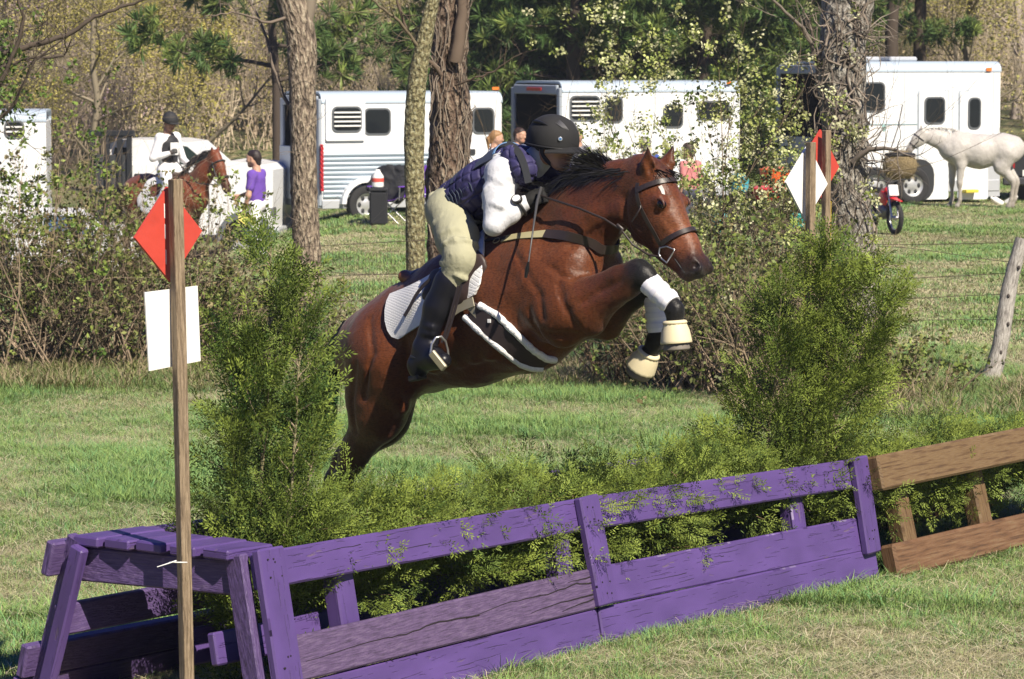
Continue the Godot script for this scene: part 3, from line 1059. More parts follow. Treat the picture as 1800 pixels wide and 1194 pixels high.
# stems: [base, top]; prof(h) gives reach of the boughs at height fraction h
func cedar(label: String, base: Vector3, stems: Array, reach: Array, boughs: int, size: float, warm: float, sd: int) -> void:
	rng.seed = sd
	var o := thing("cedar_tree", label, "tree", base, 0.0, "cut cedars standing in the jump")
	var mb := MB.new()
	var tw := MB.new()
	var pl := [[], [], []]
	var ti := [[], [], []]
	for st in stems:
		var p0: Vector3 = st[0] - base
		var p1: Vector3 = st[1] - base
		var pts := []
		var rad := []
		var bend := rv(0.03)
		for i in 13:
			var t := i / 12.0
			pts.append(p0.lerp(p1, t) + bend * sin(t * PI) + rv(0.006))
			rad.append(lerpf(st[2], 0.003, t))
		mb.tube(pts, rad, 7, true, 3.0)
		for i in boughs:
			var t := pow((i + rng.randf()) / boughs, 0.85)
			var seg := t * 12.0
			var q: Vector3 = pts[int(seg)].lerp(pts[mini(12, int(seg) + 1)], fposmod(seg, 1.0))
			var a := rr(0, TAU)
			var j := t * (reach.size() - 1.0)
			var len_: float = lerpf(reach[int(j)], reach[mini(reach.size() - 1, int(j) + 1)], fposmod(j, 1.0)) * rr(0.55, 1.1) * st[3]
			var d := (Vector3(cos(a), rr(0.5, 1.1), sin(a))).normalized()
			var bp := [q]
			var br := [0.005]
			var nseg := maxi(3, int(len_ / 0.07))
			for k in nseg:
				d = (d + Vector3(0, 0.05, 0) + rv(0.12)).normalized()
				bp.append(bp[k] + d * len_ / nseg)
				br.append(0.005 * (1.0 - (k + 1.0) / (nseg + 1)))
			tw.col = lin(0.3, 0.24, 0.17) * rr(0.6, 1.3)
			tw.tube(bp, br, 4, false)
			for k in nseg:
				var f := (k + 1.0) / nseg
				if f < 0.25 and t < 0.25: continue
				for m in 2:
					var pp: Vector3 = bp[k].lerp(bp[k + 1], rng.randf())
					var dd := (d * 1.1 + rv(0.8) + Vector3(0, 0.25, 0)).normalized()
					var v := rng.randi() % 3
					pl[v].append(frame(dd, rr(0, TAU), size * rr(0.7, 1.25), pp))
					ti[v].append(cedar_tint(warm + 0.35 * (f - 0.5) + rr(-0.3, 0.3)))
			var v := rng.randi() % 3
			pl[v].append(frame(d, rr(0, TAU), size * 1.2, bp[nseg - 1]))
			ti[v].append(cedar_tint(warm + 0.3))
	put("trunk", mb, M.bark_moss, o)
	put("twigs", tw, M.twig, o).set_meta("kind", "stuff")
	for v in 3: swarm("crown", SPRAYS[v], M.cedar, pl[v], ti[v], o)

func cedars() -> void:
	SPRAYS = [spray_mesh(1), spray_mesh(2), spray_mesh(3)]
	var b := jp(-2.03, -0.4, 0)
	var top := at(478, 432, 13.95)
	cedar("tall young cedar with thin bare trunk standing behind the left wooden post", b, [[b, top, 0.017, 1.0], [b + Vector3(0.1, 0, 0.05), at(530, 560, 13.9), 0.01, 0.7], [b + Vector3(-0.08, 0, -0.05), at(405, 610, 13.9), 0.01, 0.75], [b + Vector3(0.2, 0, 0.0), at(555, 720, 14.0), 0.008, 0.75]], [0.06, 0.2, 0.29, 0.29, 0.26, 0.22, 0.17, 0.12, 0.04], 36, 0.19, 0.36, 11)
	b = jp(2.15, -0.45, 0)
	cedar("bushy yellow green cedar below the white diamond at the right", b, [[b, at(1455, 440, 16.9), 0.02, 1.0], [b + Vector3(0.1, 0, 0), at(1550, 530, 16.9), 0.012, 0.8], [b + Vector3(-0.1, 0, 0), at(1375, 520, 16.8), 0.012, 0.8], [b + Vector3(0.2, 0, 0), at(1500, 480, 17.0), 0.012, 0.8]], [0.14, 0.34, 0.39, 0.36, 0.28, 0.2, 0.12, 0.04], 38, 0.2, 0.58, 12)
	# cut cedar boughs heaped into the jump
	rng.seed = 13
	for part in 2:
		var pl := [[], [], []]
		var ti := [[], [], []]
		var tw := MB.new()
		for i in [1480, 580][part]:
			var s: float = rr(-1.9, 2.5) if part == 0 else rr(2.45, 5.1)
			var tt := rr(-0.78, -0.2) if part == 0 else rr(-0.7, -0.08)
			var ytop := (0.665 - 0.018 * s if part == 0 else 0.54) + 0.03 * sin(s * 5.0) + 0.03 * sin(s * 11.0 + 1.0)
			if part == 0 and s < -1.4: ytop += 0.06
			var y := ytop * (1.0 - 0.42 * pow(rng.randf(), 2.2))
			if part == 0 and y < 0.55 and rng.randf() < 0.25: tt = rr(-0.36, -0.2)
			var p := jp(s, tt, y)
			var d := (Vector3(rr(-1, 1), rr(-0.35, 0.45), rr(-1, 1)) + JU * 0.4 + JN * 0.35).normalized()
			tw.col = lin(0.17, 0.12, 0.075) * rr(0.5, 1.4)
			if i % 3 == 0: tw.tube([p - d * 0.14, p, p + d * 0.12], [0.0035, 0.0025, 0.001], 3, false)
			for k in 5:
				var v := rng.randi() % 3
				pl[v].append(frame((d + rv(0.8)).normalized(), rr(0, TAU), 0.165 * rr(0.7, 1.3), p + d * rr(-0.12, 0.12)))
				ti[v].append(cedar_tint(rr(0.3, 1.15)))
		for v in 3:
			tag(swarm("cedar_boughs", SPRAYS[v], M.cedar, pl[v], ti[v]), ["heaped cut cedar boughs filling the purple jump", "heaped cut cedar boughs filling the brown jump"][part], "cedar boughs", "", "stuff")
		var o := put("cedar_bough_stems", tw, M.twig)
		tag(o, ["bare stems of the cedar boughs in the purple jump", "bare stems of the cedar boughs in the brown jump"][part], "cedar boughs", "", "stuff")

func dead_twigs() -> void:
	var spots := [[-2.14, -0.17, 0.12, 0.34, "bundle of bare dead cedar twigs behind the near end of the purple jump"], [1.62, -0.17, 0.3, 0.2, "tuft of dead cedar twigs in the gap near the far purple post"]]
	for i in 2:
		rng.seed = 860 + i
		var sp = spots[i]
		var b := jp(sp[0], sp[1], sp[2])
		var mb := MB.new()
		var tips := []
		mb.col = lin(0.34, 0.26, 0.17)
		for k in 9:
			mb.col = lin(0.34, 0.26, 0.17) * rr(0.6, 1.2)
			limb(mb, rv(0.02), Vector3(rr(-0.4, 0.4), 1.0, rr(-0.4, 0.4)).normalized(), sp[3] * rr(0.7, 1.1), 0.006, 2, tips, 0.05, 0.2, 3)
		tag(put("dead_twigs", mb, M.twig), sp[4], "dead twigs", "", "stuff")

func limb(mb: MB, p: Vector3, d: Vector3, ln: float, r: float, lev: int, tips: Array, up := 0.1, wob := 0.22, kids := 5) -> void:
	var segs := 5 if lev > 0 else 3
	var pts := [p]
	var rad := [r]
	for i in segs:
		d = (d + rv(wob) + Vector3(0, up, 0)).normalized()
		pts.append(pts[i] + d * ln / segs)
		rad.append(r * (1.0 - 0.75 * (i + 1.0) / segs))
	mb.tube(pts, rad, 6 if r > 0.05 else (4 if r > 0.015 else 3), false)
	if lev <= 0:
		tips.append([pts[segs], d])
		return
	for k in kids:
		var t := rr(0.25, 1.0) * segs
		var q: Vector3 = pts[int(minf(t, segs - 1))].lerp(pts[mini(segs, int(t) + 1)], fposmod(t, 1.0))
		var dd := (d + rv(1.0)).normalized()
		limb(mb, q, dd, ln * rr(0.4, 0.65), rad[int(minf(t, segs - 1))] * 0.6, lev - 1, tips, up, wob, kids)

func bare_tree(sd: int, h: float, r: float, lev: int, col: Color, tips: Array, low := 0.1, boughs := 14) -> MB:
	rng.seed = sd
	var mb := MB.new()
	mb.col = col
	var pts := []
	var rad := []
	var lean := rv(0.12)
	for i in 11:
		var t := i / 10.0
		pts.append(Vector3(lean.x * t * h * 0.5 + rr(-0.01, 0.01) * h, t * h, lean.z * t * h * 0.5 + rr(-0.01, 0.01) * h))
		rad.append(r * (1.0 - 0.8 * t) * (1.3 if i == 0 else 1.0))
	mb.tube(pts, rad, 8, false)
	for k in boughs:
		var t := lerpf(low, 0.98, (k + rng.randf()) / boughs)
		var q: Vector3 = pts[int(t * 10)].lerp(pts[mini(10, int(t * 10) + 1)], fposmod(t * 10, 1.0))
		var a := k * 2.4 + rr(-0.5, 0.5)
		mb.col = col * rr(0.75, 1.25)
		limb(mb, q, Vector3(cos(a), rr(0.3, 1.2), sin(a)).normalized(), h * rr(0.18, 0.34) * (1.15 - 0.6 * t), rad[int(t * 10)] * 0.45, lev, tips)
	return mb

func woods() -> void:
	# trees of the far wood
	var variants := []
	var cols := [lin(0.42, 0.36, 0.31), lin(0.48, 0.4, 0.32), lin(0.36, 0.29, 0.22), lin(0.5, 0.44, 0.38), lin(0.42, 0.34, 0.26)]
	for i in 5:
		var tips := []
		variants.append([bare_tree(100 + i, [9.0, 7.0, 12.0, 6.0, 10.0][i], [0.1, 0.07, 0.16, 0.05, 0.12][i], 2, Color(1, 1, 1), tips, [0.08, 0.03, 0.15, 0.02, 0.1][i], [17, 20, 18, 22, 17][i]).mesh(), tips])
	rng.seed = 200
	var pl := [[], [], [], [], []]
	var ti := [[], [], [], [], []]
	for i in 520:
		var d := 92.0 + 130.0 * pow(rng.randf(), 1.3)
		var px := rr(-500, 2300)
		var p := foot(px, d)
		var v := rng.randi() % 5
		pl[v].append(Transform3D(Basis(Vector3.UP, rr(0, TAU)).scaled(Vector3.ONE * rr(0.7, 1.25)), p))
		var c: Color = cols[rng.randi() % 5]
		if px < 900 and rng.randf() < 0.25: c = lin(0.42, 0.38, 0.16)
		if px < 260 and d > 120: c = c.lerp(lin(0.4, 0.34, 0.38), 0.6)
		if px > 1500 and rng.randf() < 0.3: c = lin(0.42, 0.37, 0.15)
		ti[v].append(c * rr(0.75, 1.25))
	for v in 5:
		tag(swarm("bare_woodland", variants[v][0], M.twig, pl[v], ti[v]), "bare brown trees of the wood on the slope behind the trailers", "woodland", "", "stuff")
	# brushy saplings along the wood's edge
	var tips := []
	rng.seed = 300
	var mb := MB.new()
	for k in 16:
		var a := rr(0, TAU)
		limb(mb, Vector3(rr(-0.5, 0.5), 0, rr(-0.5, 0.5)), Vector3(cos(a) * 0.35, 1.0, sin(a) * 0.35).normalized(), rr(1.6, 3.2), 0.022, 2, tips, 0.12, 0.16, 4)
	var brush := mb.mesh()
	var pl2 := []
	var ti2 := []
	for i in 420:
		var d := 84.0 + 75.0 * pow(rng.randf(), 1.3)
		pl2.append(Transform3D(Basis(Vector3.UP, rr(0, TAU)).scaled(Vector3.ONE * rr(0.7, 1.3)), foot(rr(-400, 2200), d)))
		ti2.append([lin(0.46, 0.38, 0.28), lin(0.52, 0.44, 0.33), lin(0.42, 0.38, 0.2), lin(0.4, 0.32, 0.24)][rng.randi() % 4] * rr(0.7, 1.3))
	tag(swarm("brush_thicket", brush, M.twig, pl2, ti2), "tangled brown brush along the edge of the far wood", "brush", "", "stuff")
	# spring leaves through the wood
	var lm := leaf_mesh(7, 18, 0.34, 0.1, 0.034)
	var lp := []
	var lt := []
	rng.seed = 310
	for i in 10000:
		var px := rr(-300, 2200)
		var d := rr(80, 140)
		var p := foot(px, d) + Vector3(0, rr(0.3, 7.0), 0)
		var c := lin(0.32, 0.3, 0.09)
		if px > 480 and px < 900: c = lin(0.33, 0.3, 0.12)
		if px > 1500: c = lin(0.34, 0.33, 0.1)
		if px > 820 and px < 1500: c = lin(0.16, 0.25, 0.06)
		if rng.randf() < 0.4: c = lin(0.38, 0.3, 0.18)
		if px < 320 and rng.randf() < 0.35: c = lin(0.36, 0.26, 0.32)
		lp.append(Transform3D(Basis(Vector3.UP, rr(0, TAU)).scaled(Vector3.ONE * rr(0.6, 1.3)), p))
		lt.append(c * rr(0.7, 1.3))
	tag(swarm("spring_foliage", lm, M.leaf, lp, lt), "thin spring leaves scattered through the far wood", "foliage", "", "stuff")
	# trees with yellow green spring leaves
	var spots := [[175, 79, 8.0, "yellow green budding tree left of centre above the helmeted background rider", 1.0], [350, 82, 9.0, "broad yellow green budding tree between the left bare tree and the background rider", 1.0], [60, 90, 9.0, "pale yellow budding tree at the far left edge of the wood", 0.8], [1690, 82, 9.0, "yellow green budding tree above the right trailer roof", 0.8], [1585, 88, 9.0, "olive budding tree between the vine covered trunk and the right trailer roof", 0.8], [640, 88, 8.0, "dull olive budding tree between the left bare trunk and the mossy trunk", 0.5]]
	for i in spots.size():
		var sp = spots[i]
		var tp := []
		var base := foot(sp[0], sp[1])
		var o := thing("budding_tree", sp[3], "tree", base, 0.0, "budding trees of the far wood")
		put("trunk", bare_tree(400 + i, sp[2], 0.11, 2, lin(0.22, 0.19, 0.14), tp, 0.06, 18), M.twig, o)
		var a := []
		var b := []
		for k in tp.size():
			for q in 4:
				a.append(Transform3D(Basis(Vector3.UP, rr(0, TAU)).scaled(Vector3.ONE * rr(0.35, 0.8)), tp[k][0] + rv(0.3)))
				b.append(lin(0.38, 0.34, 0.085).lerp(lin(0.3, 0.29, 0.11), 1.0 - sp[4]) * rr(0.7, 1.25))
		swarm("crown", lm, M.leaf, a, b, o)
	# pines
	rng.seed = 500
	var needles := MB.new()
	for i in 46:
		var d := (rv(1.0) + Vector3(0, 0.7, 0)).normalized()
		leaf(needles, d * 0.02, d, rv(1.0).normalized(), rr(0.16, 0.28), 0.012, rr(0.7, 1.3))
	var nmesh := needles.mesh()
	var pines := [[905, 73, 13.0, 3.4, "dark pine behind the first trailer door, nearest the big brown trunk", 0.0], [1010, 71, 15.0, 3.6, "dark green pine above the leaping rider's helmet", 0.0], [1110, 74, 14.0, 3.6, "dark pine above the horse's ears", 0.0], [1235, 72, 13.0, 3.2, "dark pine behind the blossoming shrub", 0.0], [1350, 74, 13.0, 3.0, "dark pine left of the vine covered trunk", 0.05], [860, 76, 9.0, 2.8, "lighter green pine at the left end of the row above the trailers", 0.12], [1615, 80, 16.0, 3.2, "pine with tall bare trunk right of the vine covered trunk", 0.5], [1565, 76, 16.0, 3.0, "pine with bare trunk close behind the vine covered trunk", 0.45], [1700, 90, 15.0, 3.2, "pine with bare trunk above the right trailer's roof vent", 0.4], [1500, 80, 14.0, 3.2, "pine hidden mostly by the vine covered trunk", 0.25]]
	for i in pines.size():
		var sp = pines[i]
		pine(sp[4], foot(sp[0], sp[1]), sp[2], sp[3], sp[5], 600 + i, nmesh, 62)
	# the pine at the left, nearer, with long drooping limbs
	var base := foot(484, 62.0)
	pine("old pine with thin dark trunk and long bare limbs left of the first trailer", base, 14.0, 3.3, 0.17, 650, nmesh, 20, 0.1)

func pine(label: String, base: Vector3, h: float, reach: float, low: float, sd: int, nmesh: Mesh, boughs: int, girth := 0.19) -> void:
	rng.seed = sd
	var o := thing("pine_tree", label, "tree", base, 0.0, "pines behind the trailers")
	var mb := MB.new()
	var pts := []
	var rad := []
	for i in 11:
		pts.append(Vector3(rr(-0.06, 0.06), h * i / 10.0, rr(-0.06, 0.06)))
		rad.append(girth * (1.0 - 0.085 * i))
	mb.col = lin(0.075, 0.06, 0.05)
	mb.tube(pts, rad, 9, false)
	var a := []
	var b := []
	for k in boughs:
		var t := lerpf(low, 0.97, (k + rng.randf()) / boughs)
		var ang := k * 2.4 + rr(-0.4, 0.4)
		var d := Vector3(cos(ang), rr(-0.15, 0.3), sin(ang)).normalized()
		var p := Vector3(0, t * h, 0)
		var ln := reach * (1.1 - 0.75 * t) * rr(0.7, 1.1)
		var bp := [p]
		var br := [0.045]
		for j in 6:
			d = (d + rv(0.16) + Vector3(0, 0.02, 0)).normalized()
			bp.append(bp[j] + d * ln / 6)
			br.append(0.045 * (1.0 - (j + 1) / 6.5))
			if j >= 1:
				for m in 9:
					var q: Vector3 = bp[j + 1] + rv(0.3) + d * rr(-0.3, 0.3)
					a.append(frame((d + rv(0.8)), rr(0, TAU), rr(0.8, 1.5), q))
					b.append(lin(0.055, 0.11, 0.03).lerp(lin(0.17, 0.22, 0.05), pow(rng.randf(), 2.0)) * rr(0.7, 1.3))
		mb.tube(bp, br, 4, false)
	put("trunk", mb, M.twig, o)
	swarm("crown", nmesh, M.leaf, a, b, o)

# a trunk traced from its left and right edges: [x, y, half width] in the picture at distance d
func trunk(called: String, label: String, px: Array, d: float, m: Material, lump: float, group: String) -> Node3D:
	var base := foot(px[0][0], d)
	var o := thing(called, label, "tree", base, 0.0, group)
	var cv := Curve3D.new()
	for q in px: cv.add_point(at(q[0], q[1], d) - base)
	for i in px.size():
		var a: Vector3 = cv.get_point_position(maxi(0, i - 1))
		var b: Vector3 = cv.get_point_position(mini(px.size() - 1, i + 1))
		cv.set_point_in(i, (a - b) * 0.16)
		cv.set_point_out(i, (b - a) * 0.16)
	var pts := []
	var rad := []
	var total := cv.get_baked_length()
	var n := int(total / 0.05)
	var cum := [0.0]
	for i in range(1, px.size()): cum.append(cv.get_closest_offset(cv.get_point_position(i)))
	for i in n + 1:
		var off := total * i / n
		pts.append(cv.sample_baked(off))
		var j := 0
		while j < px.size() - 2 and cum[j + 1] < off: j += 1
		var t := clampf((off - cum[j]) / maxf(0.001, cum[j + 1] - cum[j]), 0, 1)
		rad.append(lerpf(px[j][2], px[j + 1][2], t) * d / FOC * (1.0 + rr(-0.04, 0.04)))
	var mb := MB.new()
	mb.tube(pts, rad, 22, true, 1.0, lump, px[0][0])
	put("trunk", mb, m, o)
	o.set_meta("pts", pts.size())
	return o

func branch_px(mb: MB, px: Array, d: float, base: Vector3, r0: float, r1: float, dz := 0.0) -> Array:
	var cv := Curve3D.new()
	for i in px.size(): cv.add_point(at(px[i][0], px[i][1], d + dz * i / px.size()) - base)
	for i in px.size():
		var a: Vector3 = cv.get_point_position(maxi(0, i - 1))
		var b: Vector3 = cv.get_point_position(mini(px.size() - 1, i + 1))
		cv.set_point_in(i, (a - b) * 0.16)
		cv.set_point_out(i, (b - a) * 0.16)
	var pts := []
	var rad := []
	var n := maxi(6, int(cv.get_baked_length() / 0.06))
	for i in n + 1:
		pts.append(cv.sample_baked(cv.get_baked_length() * i / n) + rv(0.008))
		rad.append(lerpf(r0, r1, float(i) / n))
	mb.tube(pts, rad, 6, false)
	return pts

func twigs_along(mb: MB, pts: Array, count: int, ln: float, r: float, lev: int, tips: Array) -> void:
	for k in count:
		var i := 1 + rng.randi() % (pts.size() - 1)
		var d: Vector3 = (pts[i] - pts[i - 1]).normalized()
		limb(mb, pts[i], (d * 0.5 + rv(1.0)).normalized(), ln * rr(0.5, 1.3), r, lev, tips, 0.03, 0.3, 3)

func fence_line() -> void:
	rng.seed = 700
	var g := "trees of the old fence line"
	var o := trunk("bare_tree", "leaning tan barked tree with forked top left of the mossy trunk", [[541, 560, 27], [540, 470, 25], [536, 380, 24], [533, 250, 23], [531, 130, 24], [528, 60, 27], [512, 0, 25], [498, -60, 18], [485, -160, 13]], 29.0, M.bark, 0.05, g)
	var b := o.position
	var mb := MB.new()
	var tips := []
	mb.col = lin(0.2, 0.17, 0.13)
	var p1 := branch_px(mb, [[530, 70], [542, 20], [549, -40], [556, -150]], 29.0, b, 0.075, 0.03)
	mb.col = lin(0.17, 0.14, 0.11)
	var p2 := branch_px(mb, [[515, 25], [470, 40], [420, 22], [360, 30]], 29.0, b, 0.018, 0.004, -1.0)
	var p3 := branch_px(mb, [[520, 210], [490, 150], [466, 60], [440, 0], [420, -60]], 29.0, b, 0.02, 0.006, 0.6)
	twigs_along(mb, p2, 5, 0.5, 0.006, 1, tips)
	twigs_along(mb, p3, 8, 0.6, 0.006, 1, tips)
	twigs_along(mb, p1, 4, 0.6, 0.008, 1, tips)
	for k in 16:
		var y := rr(20, 440)
		limb(mb, at(535 + rr(-20, 20), y, 28.9) - b, Vector3(rr(-1, 1), rr(-0.2, 0.6), rr(-0.3, 0.6)).normalized(), rr(0.1, 0.3), 0.005, 1, tips, 0.0, 0.4, 2)
	put("branch", mb, M.twig, o).set_meta("kind", "stuff")

	o = trunk("bare_tree", "slim mossy trunk standing left of the big shaggy brown trunk", [[733, 560, 17], [731, 470, 17], [729, 350, 17], [728, 240, 18], [733, 150, 17], [748, 60, 14], [765, -20, 11], [785, -140, 8]], 28.6, M.bark_moss, 0.05, g)
	b = o.position
	mb = MB.new()
	mb.col = lin(0.16, 0.13, 0.09)
	var p4 := branch_px(mb, [[742, 90], [712, 50], [680, 20], [640, -10]], 28.6, b, 0.02, 0.008, -0.5)
	twigs_along(mb, p4, 9, 0.5, 0.006, 2, tips)
	put("branch", mb, M.twig, o).set_meta("kind", "stuff")

	o = trunk("bare_tree", "big shaggy dark brown trunk directly behind the jumping rider's back", [[792, 560, 42], [790, 430, 40], [789, 300, 38], [793, 200, 36], [786, 110, 31], [792, 40, 34], [796, -60, 30], [800, -160, 26]], 29.4, M.bark_brown, 0.1, g)
	b = o.position
	mb = MB.new()
	mb.col = lin(0.13, 0.1, 0.075)
	var p5 := branch_px(mb, [[800, 110], [806, 70], [812, 20], [818, -60]], 29.2, b, 0.07, 0.04)
	var p6 := branch_px(mb, [[800, 150], [828, 140], [868, 125], [905, 100], [945, 85]], 29.2, b, 0.012, 0.003, -0.5)
	var p7 := branch_px(mb, [[775, 130], [740, 90], [710, 40], [690, -30]], 29.2, b, 0.022, 0.012, -0.5)
	twigs_along(mb, p6, 8, 0.4, 0.004, 1, tips)
	twigs_along(mb, p7, 10, 0.6, 0.006, 2, tips)
	twigs_along(mb, p5, 6, 0.5, 0.006, 1, tips)
	for k in 40:   # vines clinging to the bark
		var y := rr(60, 420)
		var x := 790 + rr(-36, 36)
		mb.col = lin(0.24, 0.2, 0.16) * rr(0.5, 1.2)
		branch_px(mb, [[x, y], [x + rr(-9, 9), y - 30], [x + rr(-12, 12), y - 62], [x + rr(-16, 16), y - 90]], 29.4 - 0.2, b, 0.007, 0.004)
	put("branch", mb, M.twig, o).set_meta("kind", "stuff")

	o = trunk("bare_tree", "thick grey leaning trunk wrapped in bare vines at the right", [[1525, 600, 37], [1512, 500, 35], [1497, 390, 34], [1489, 300, 36], [1485, 220, 40], [1482, 150, 44], [1480, 90, 42], [1485, 40, 44], [1492, -20, 44], [1497, -160, 36]], 27.5, M.bark_grey, 0.09, g)
	b = o.position
	mb = MB.new()
	for k in 105:
		var y := rr(-10, 300) if k < 85 else rr(250, 470)
		var x := 1483 + rr(-52, 52) + (y - 200) * 0.06
		mb.col = lin(0.24, 0.2, 0.165) * rr(0.35, 1.3)
		var w := rr(12, 40)
		branch_px(mb, [[x, y], [x + rr(-w, w), y - rr(0, 40)], [x + rr(-w, w), y - rr(10, 70)], [x + rr(-w, w), y - rr(30, 90)]], 27.5 - rr(0.16, 0.26), b, rr(0.004, 0.013), 0.003)
	for k in 44:   # loose tangles round the two burls
		var cy: float = [95.0, 270.0][k % 2]
		var a := rr(0, TAU)
		mb.col = lin(0.27, 0.23, 0.19) * rr(0.5, 1.2)
		limb(mb, at(1485 + cos(a) * 38, cy + sin(a) * 45, 27.3) - b, Vector3(cos(a) * (1.0 if k % 2 == 0 else 1.3), -sin(a) * 0.8, rr(0.0, 0.5)).normalized(), rr(0.15, 0.5), 0.008, 1, tips, 0.0, 0.5, 3)
	var p8 := branch_px(mb, [[1440, 110], [1415, 55], [1380, 20], [1340, -20]], 27.4, b, 0.022, 0.012, -0.6)
	twigs_along(mb, p8, 9, 0.5, 0.006, 1, tips)
	var p9 := branch_px(mb, [[1500, 285], [1530, 262], [1570, 262], [1610, 280]], 27.3, b, 0.03, 0.004, -0.4)
	twigs_along(mb, p9, 10, 0.45, 0.006, 2, tips)
	put("vine", mb, M.twig, o).set_meta("kind", "stuff")

	# a branch that hangs in from a tree beyond the left edge
	b = foot(-160, 27.0)
	o = thing("bare_tree", "dark branching tree at the left edge reaching into the picture", "tree", b, 0.0, g)
	mb = MB.new()
	mb.col = lin(0.1, 0.08, 0.065)
	var q0 := branch_px(mb, [[-160, 690], [-150, 300], [-120, 120], [-60, 20], [-20, -120]], 27.0, b, 0.14, 0.06)
	var q1 := branch_px(mb, [[-110, 130], [20, 90], [120, 60], [165, 30], [215, 12], [270, -6], [330, -20]], 27.0, b, 0.035, 0.007, -0.3)
	var q2 := branch_px(mb, [[-120, 160], [0, 120], [60, 100], [110, 100], [125, 70]], 27.0, b, 0.02, 0.006, -0.6)
	var q3 := branch_px(mb, [[-140, 260], [-20, 170], [25, 90], [40, 30], [20, -30]], 26.6, b, 0.03, 0.012, -0.4)
	var q4 := branch_px(mb, [[-140, 330], [-30, 230], [20, 190], [60, 110], [110, 70]], 26.4, b, 0.025, 0.006, -0.4)
	tips = []
	for q in [q1, q2, q3, q4]: twigs_along(mb, q, 16, 0.5, 0.006, 2, tips)
	put("branch", mb, M.twig, o).set_meta("kind", "stuff")
	var lp := []
	var lt := []
	for k in tips.size():
		if tips[k][0].x + b.x < -4.05 + rr(-0.2, 0.15) and rng.randf() < 0.5:
			lp.append(frame(tips[k][1], rr(0, TAU), rr(0.5, 1.0), tips[k][0]))
			lt.append(lin(0.12, 0.19, 0.04) * rr(0.6, 1.3))
	swarm("crown", leaf_mesh(33, 8, 0.05, 0.07, 0.02), M.leaf, lp, lt, o)

	# leaning fence post and the wire
	b = foot(1745, 27.6)
	o = thing("fence_post", "weathered grey fence post leaning to the right on the open grass", "fence post", b)
	mb = MB.new()
	var pts := []
	var rad := []
	for i in 16:
		var t := i / 15.0
		pts.append(at(lerpf(1742, 1796, t) + 3 * sin(t * 7), lerpf(668, 420, t), 27.6) - b)
		rad.append((lerpf(0.078, 0.062, t) + rr(-0.003, 0.003)) * (1.25 if i == 0 else 1.0))
	mb.tube(pts, rad, 14, true, 1.0, 0.05)
	put("post", mb, M.silver_wood, o)
	mb = MB.new()
	for k in 4:
		var p: Vector3 = pts[3 + k * 3] + Vector3(rr(-0.02, 0.03), 0, 0.07)
		mb = MB.new()
		mb.ball(Transform3D(Basis.from_scale(Vector3(0.014, 0.02, 0.012)), p), 8, 6)
		put("knot", mb, mat(lin(0.06, 0.05, 0.045), 0.9), o)
	o = thing("wire_fence", "rusty sagging wire fence strung between the old trees", "fence", foot(640, 29))
	for row in 5:
		mb = MB.new()
		var y0: float = [437, 500, 545, 590, 470][row]
		pts = []
		for i in 41:
			var t := i / 40.0
			pts.append(at(lerpf(-80, 1880, t), y0 + 10 * sin(t * 9.0 + row) - 20 * t + (12 if row == 4 else 0) * sin(t * 21.0), 28.6 - 0.8 * t) - o.position)
		mb.tube(pts, pts.map(func(_p): return 0.0028), 4, false)
		put("wire", mb, mat(lin(0.1, 0.075, 0.06), 0.7, 0.3), o)
	mb = MB.new()
	for i in 130:
		var x := lerpf(545, 1380, i / 129.0)
		mb.tube([at(x, 440, 28.4) - o.position, at(x + 2, 590, 28.4) - o.position], [0.0016, 0.0016], 3, false)
	put("mesh_wire", mb, mat(lin(0.12, 0.09, 0.07), 0.7, 0.3), o).set_meta("kind", "stuff")

# a thicket: arching stems from the ground with leaf bunches on its shoots
func shrub(called: String, label: String, px: float, d: float, wide: float, high: float, deep: float, stems: int, lev: int, leaves: float, lc: Array, sc: Color, lm: Mesh, sd: int, group := "", arch := 0.02, kids := 3) -> void:
	rng.seed = sd
	var b := foot(px, d)
	var o := thing(called, label, "shrub", b, 0.0, group)
	var mb := MB.new()
	var tips := []
	for k in stems:
		mb.col = sc * rr(0.5, 1.45)
		var p := Vector3(rr(-wide, wide) * 0.8, 0, rr(-deep, deep) * 0.8)
		p.y = land(b.x + p.x, b.z + p.z) - b.y - 0.03
		var d0 := Vector3(rr(-0.7, 0.7), 1.0, rr(-0.5, 0.5)).normalized()
		limb(mb, p, d0, high * rr(0.5, 1.0), rr(0.005, 0.014), lev, tips, arch, 0.24, kids)
	put("stem", mb, M.twig, o).set_meta("kind", "stuff")
	var a := []
	var c := []
	for t in tips:
		if t[0].y > high * 1.15 or absf(t[0].x) > wide + 0.35: continue
		for q in int(leaves) + (1 if rng.randf() < fposmod(leaves, 1.0) else 0):
			a.append(frame((t[1] + rv(0.6)), rr(0, TAU), rr(0.6, 1.2), t[0] - t[1] * rr(0.0, 0.15) + rv(0.03)))
			c.append(lc[rng.randi() % lc.size()] * rr(0.6, 1.35))
	swarm("foliage", lm, M.leaf, a, c, o)

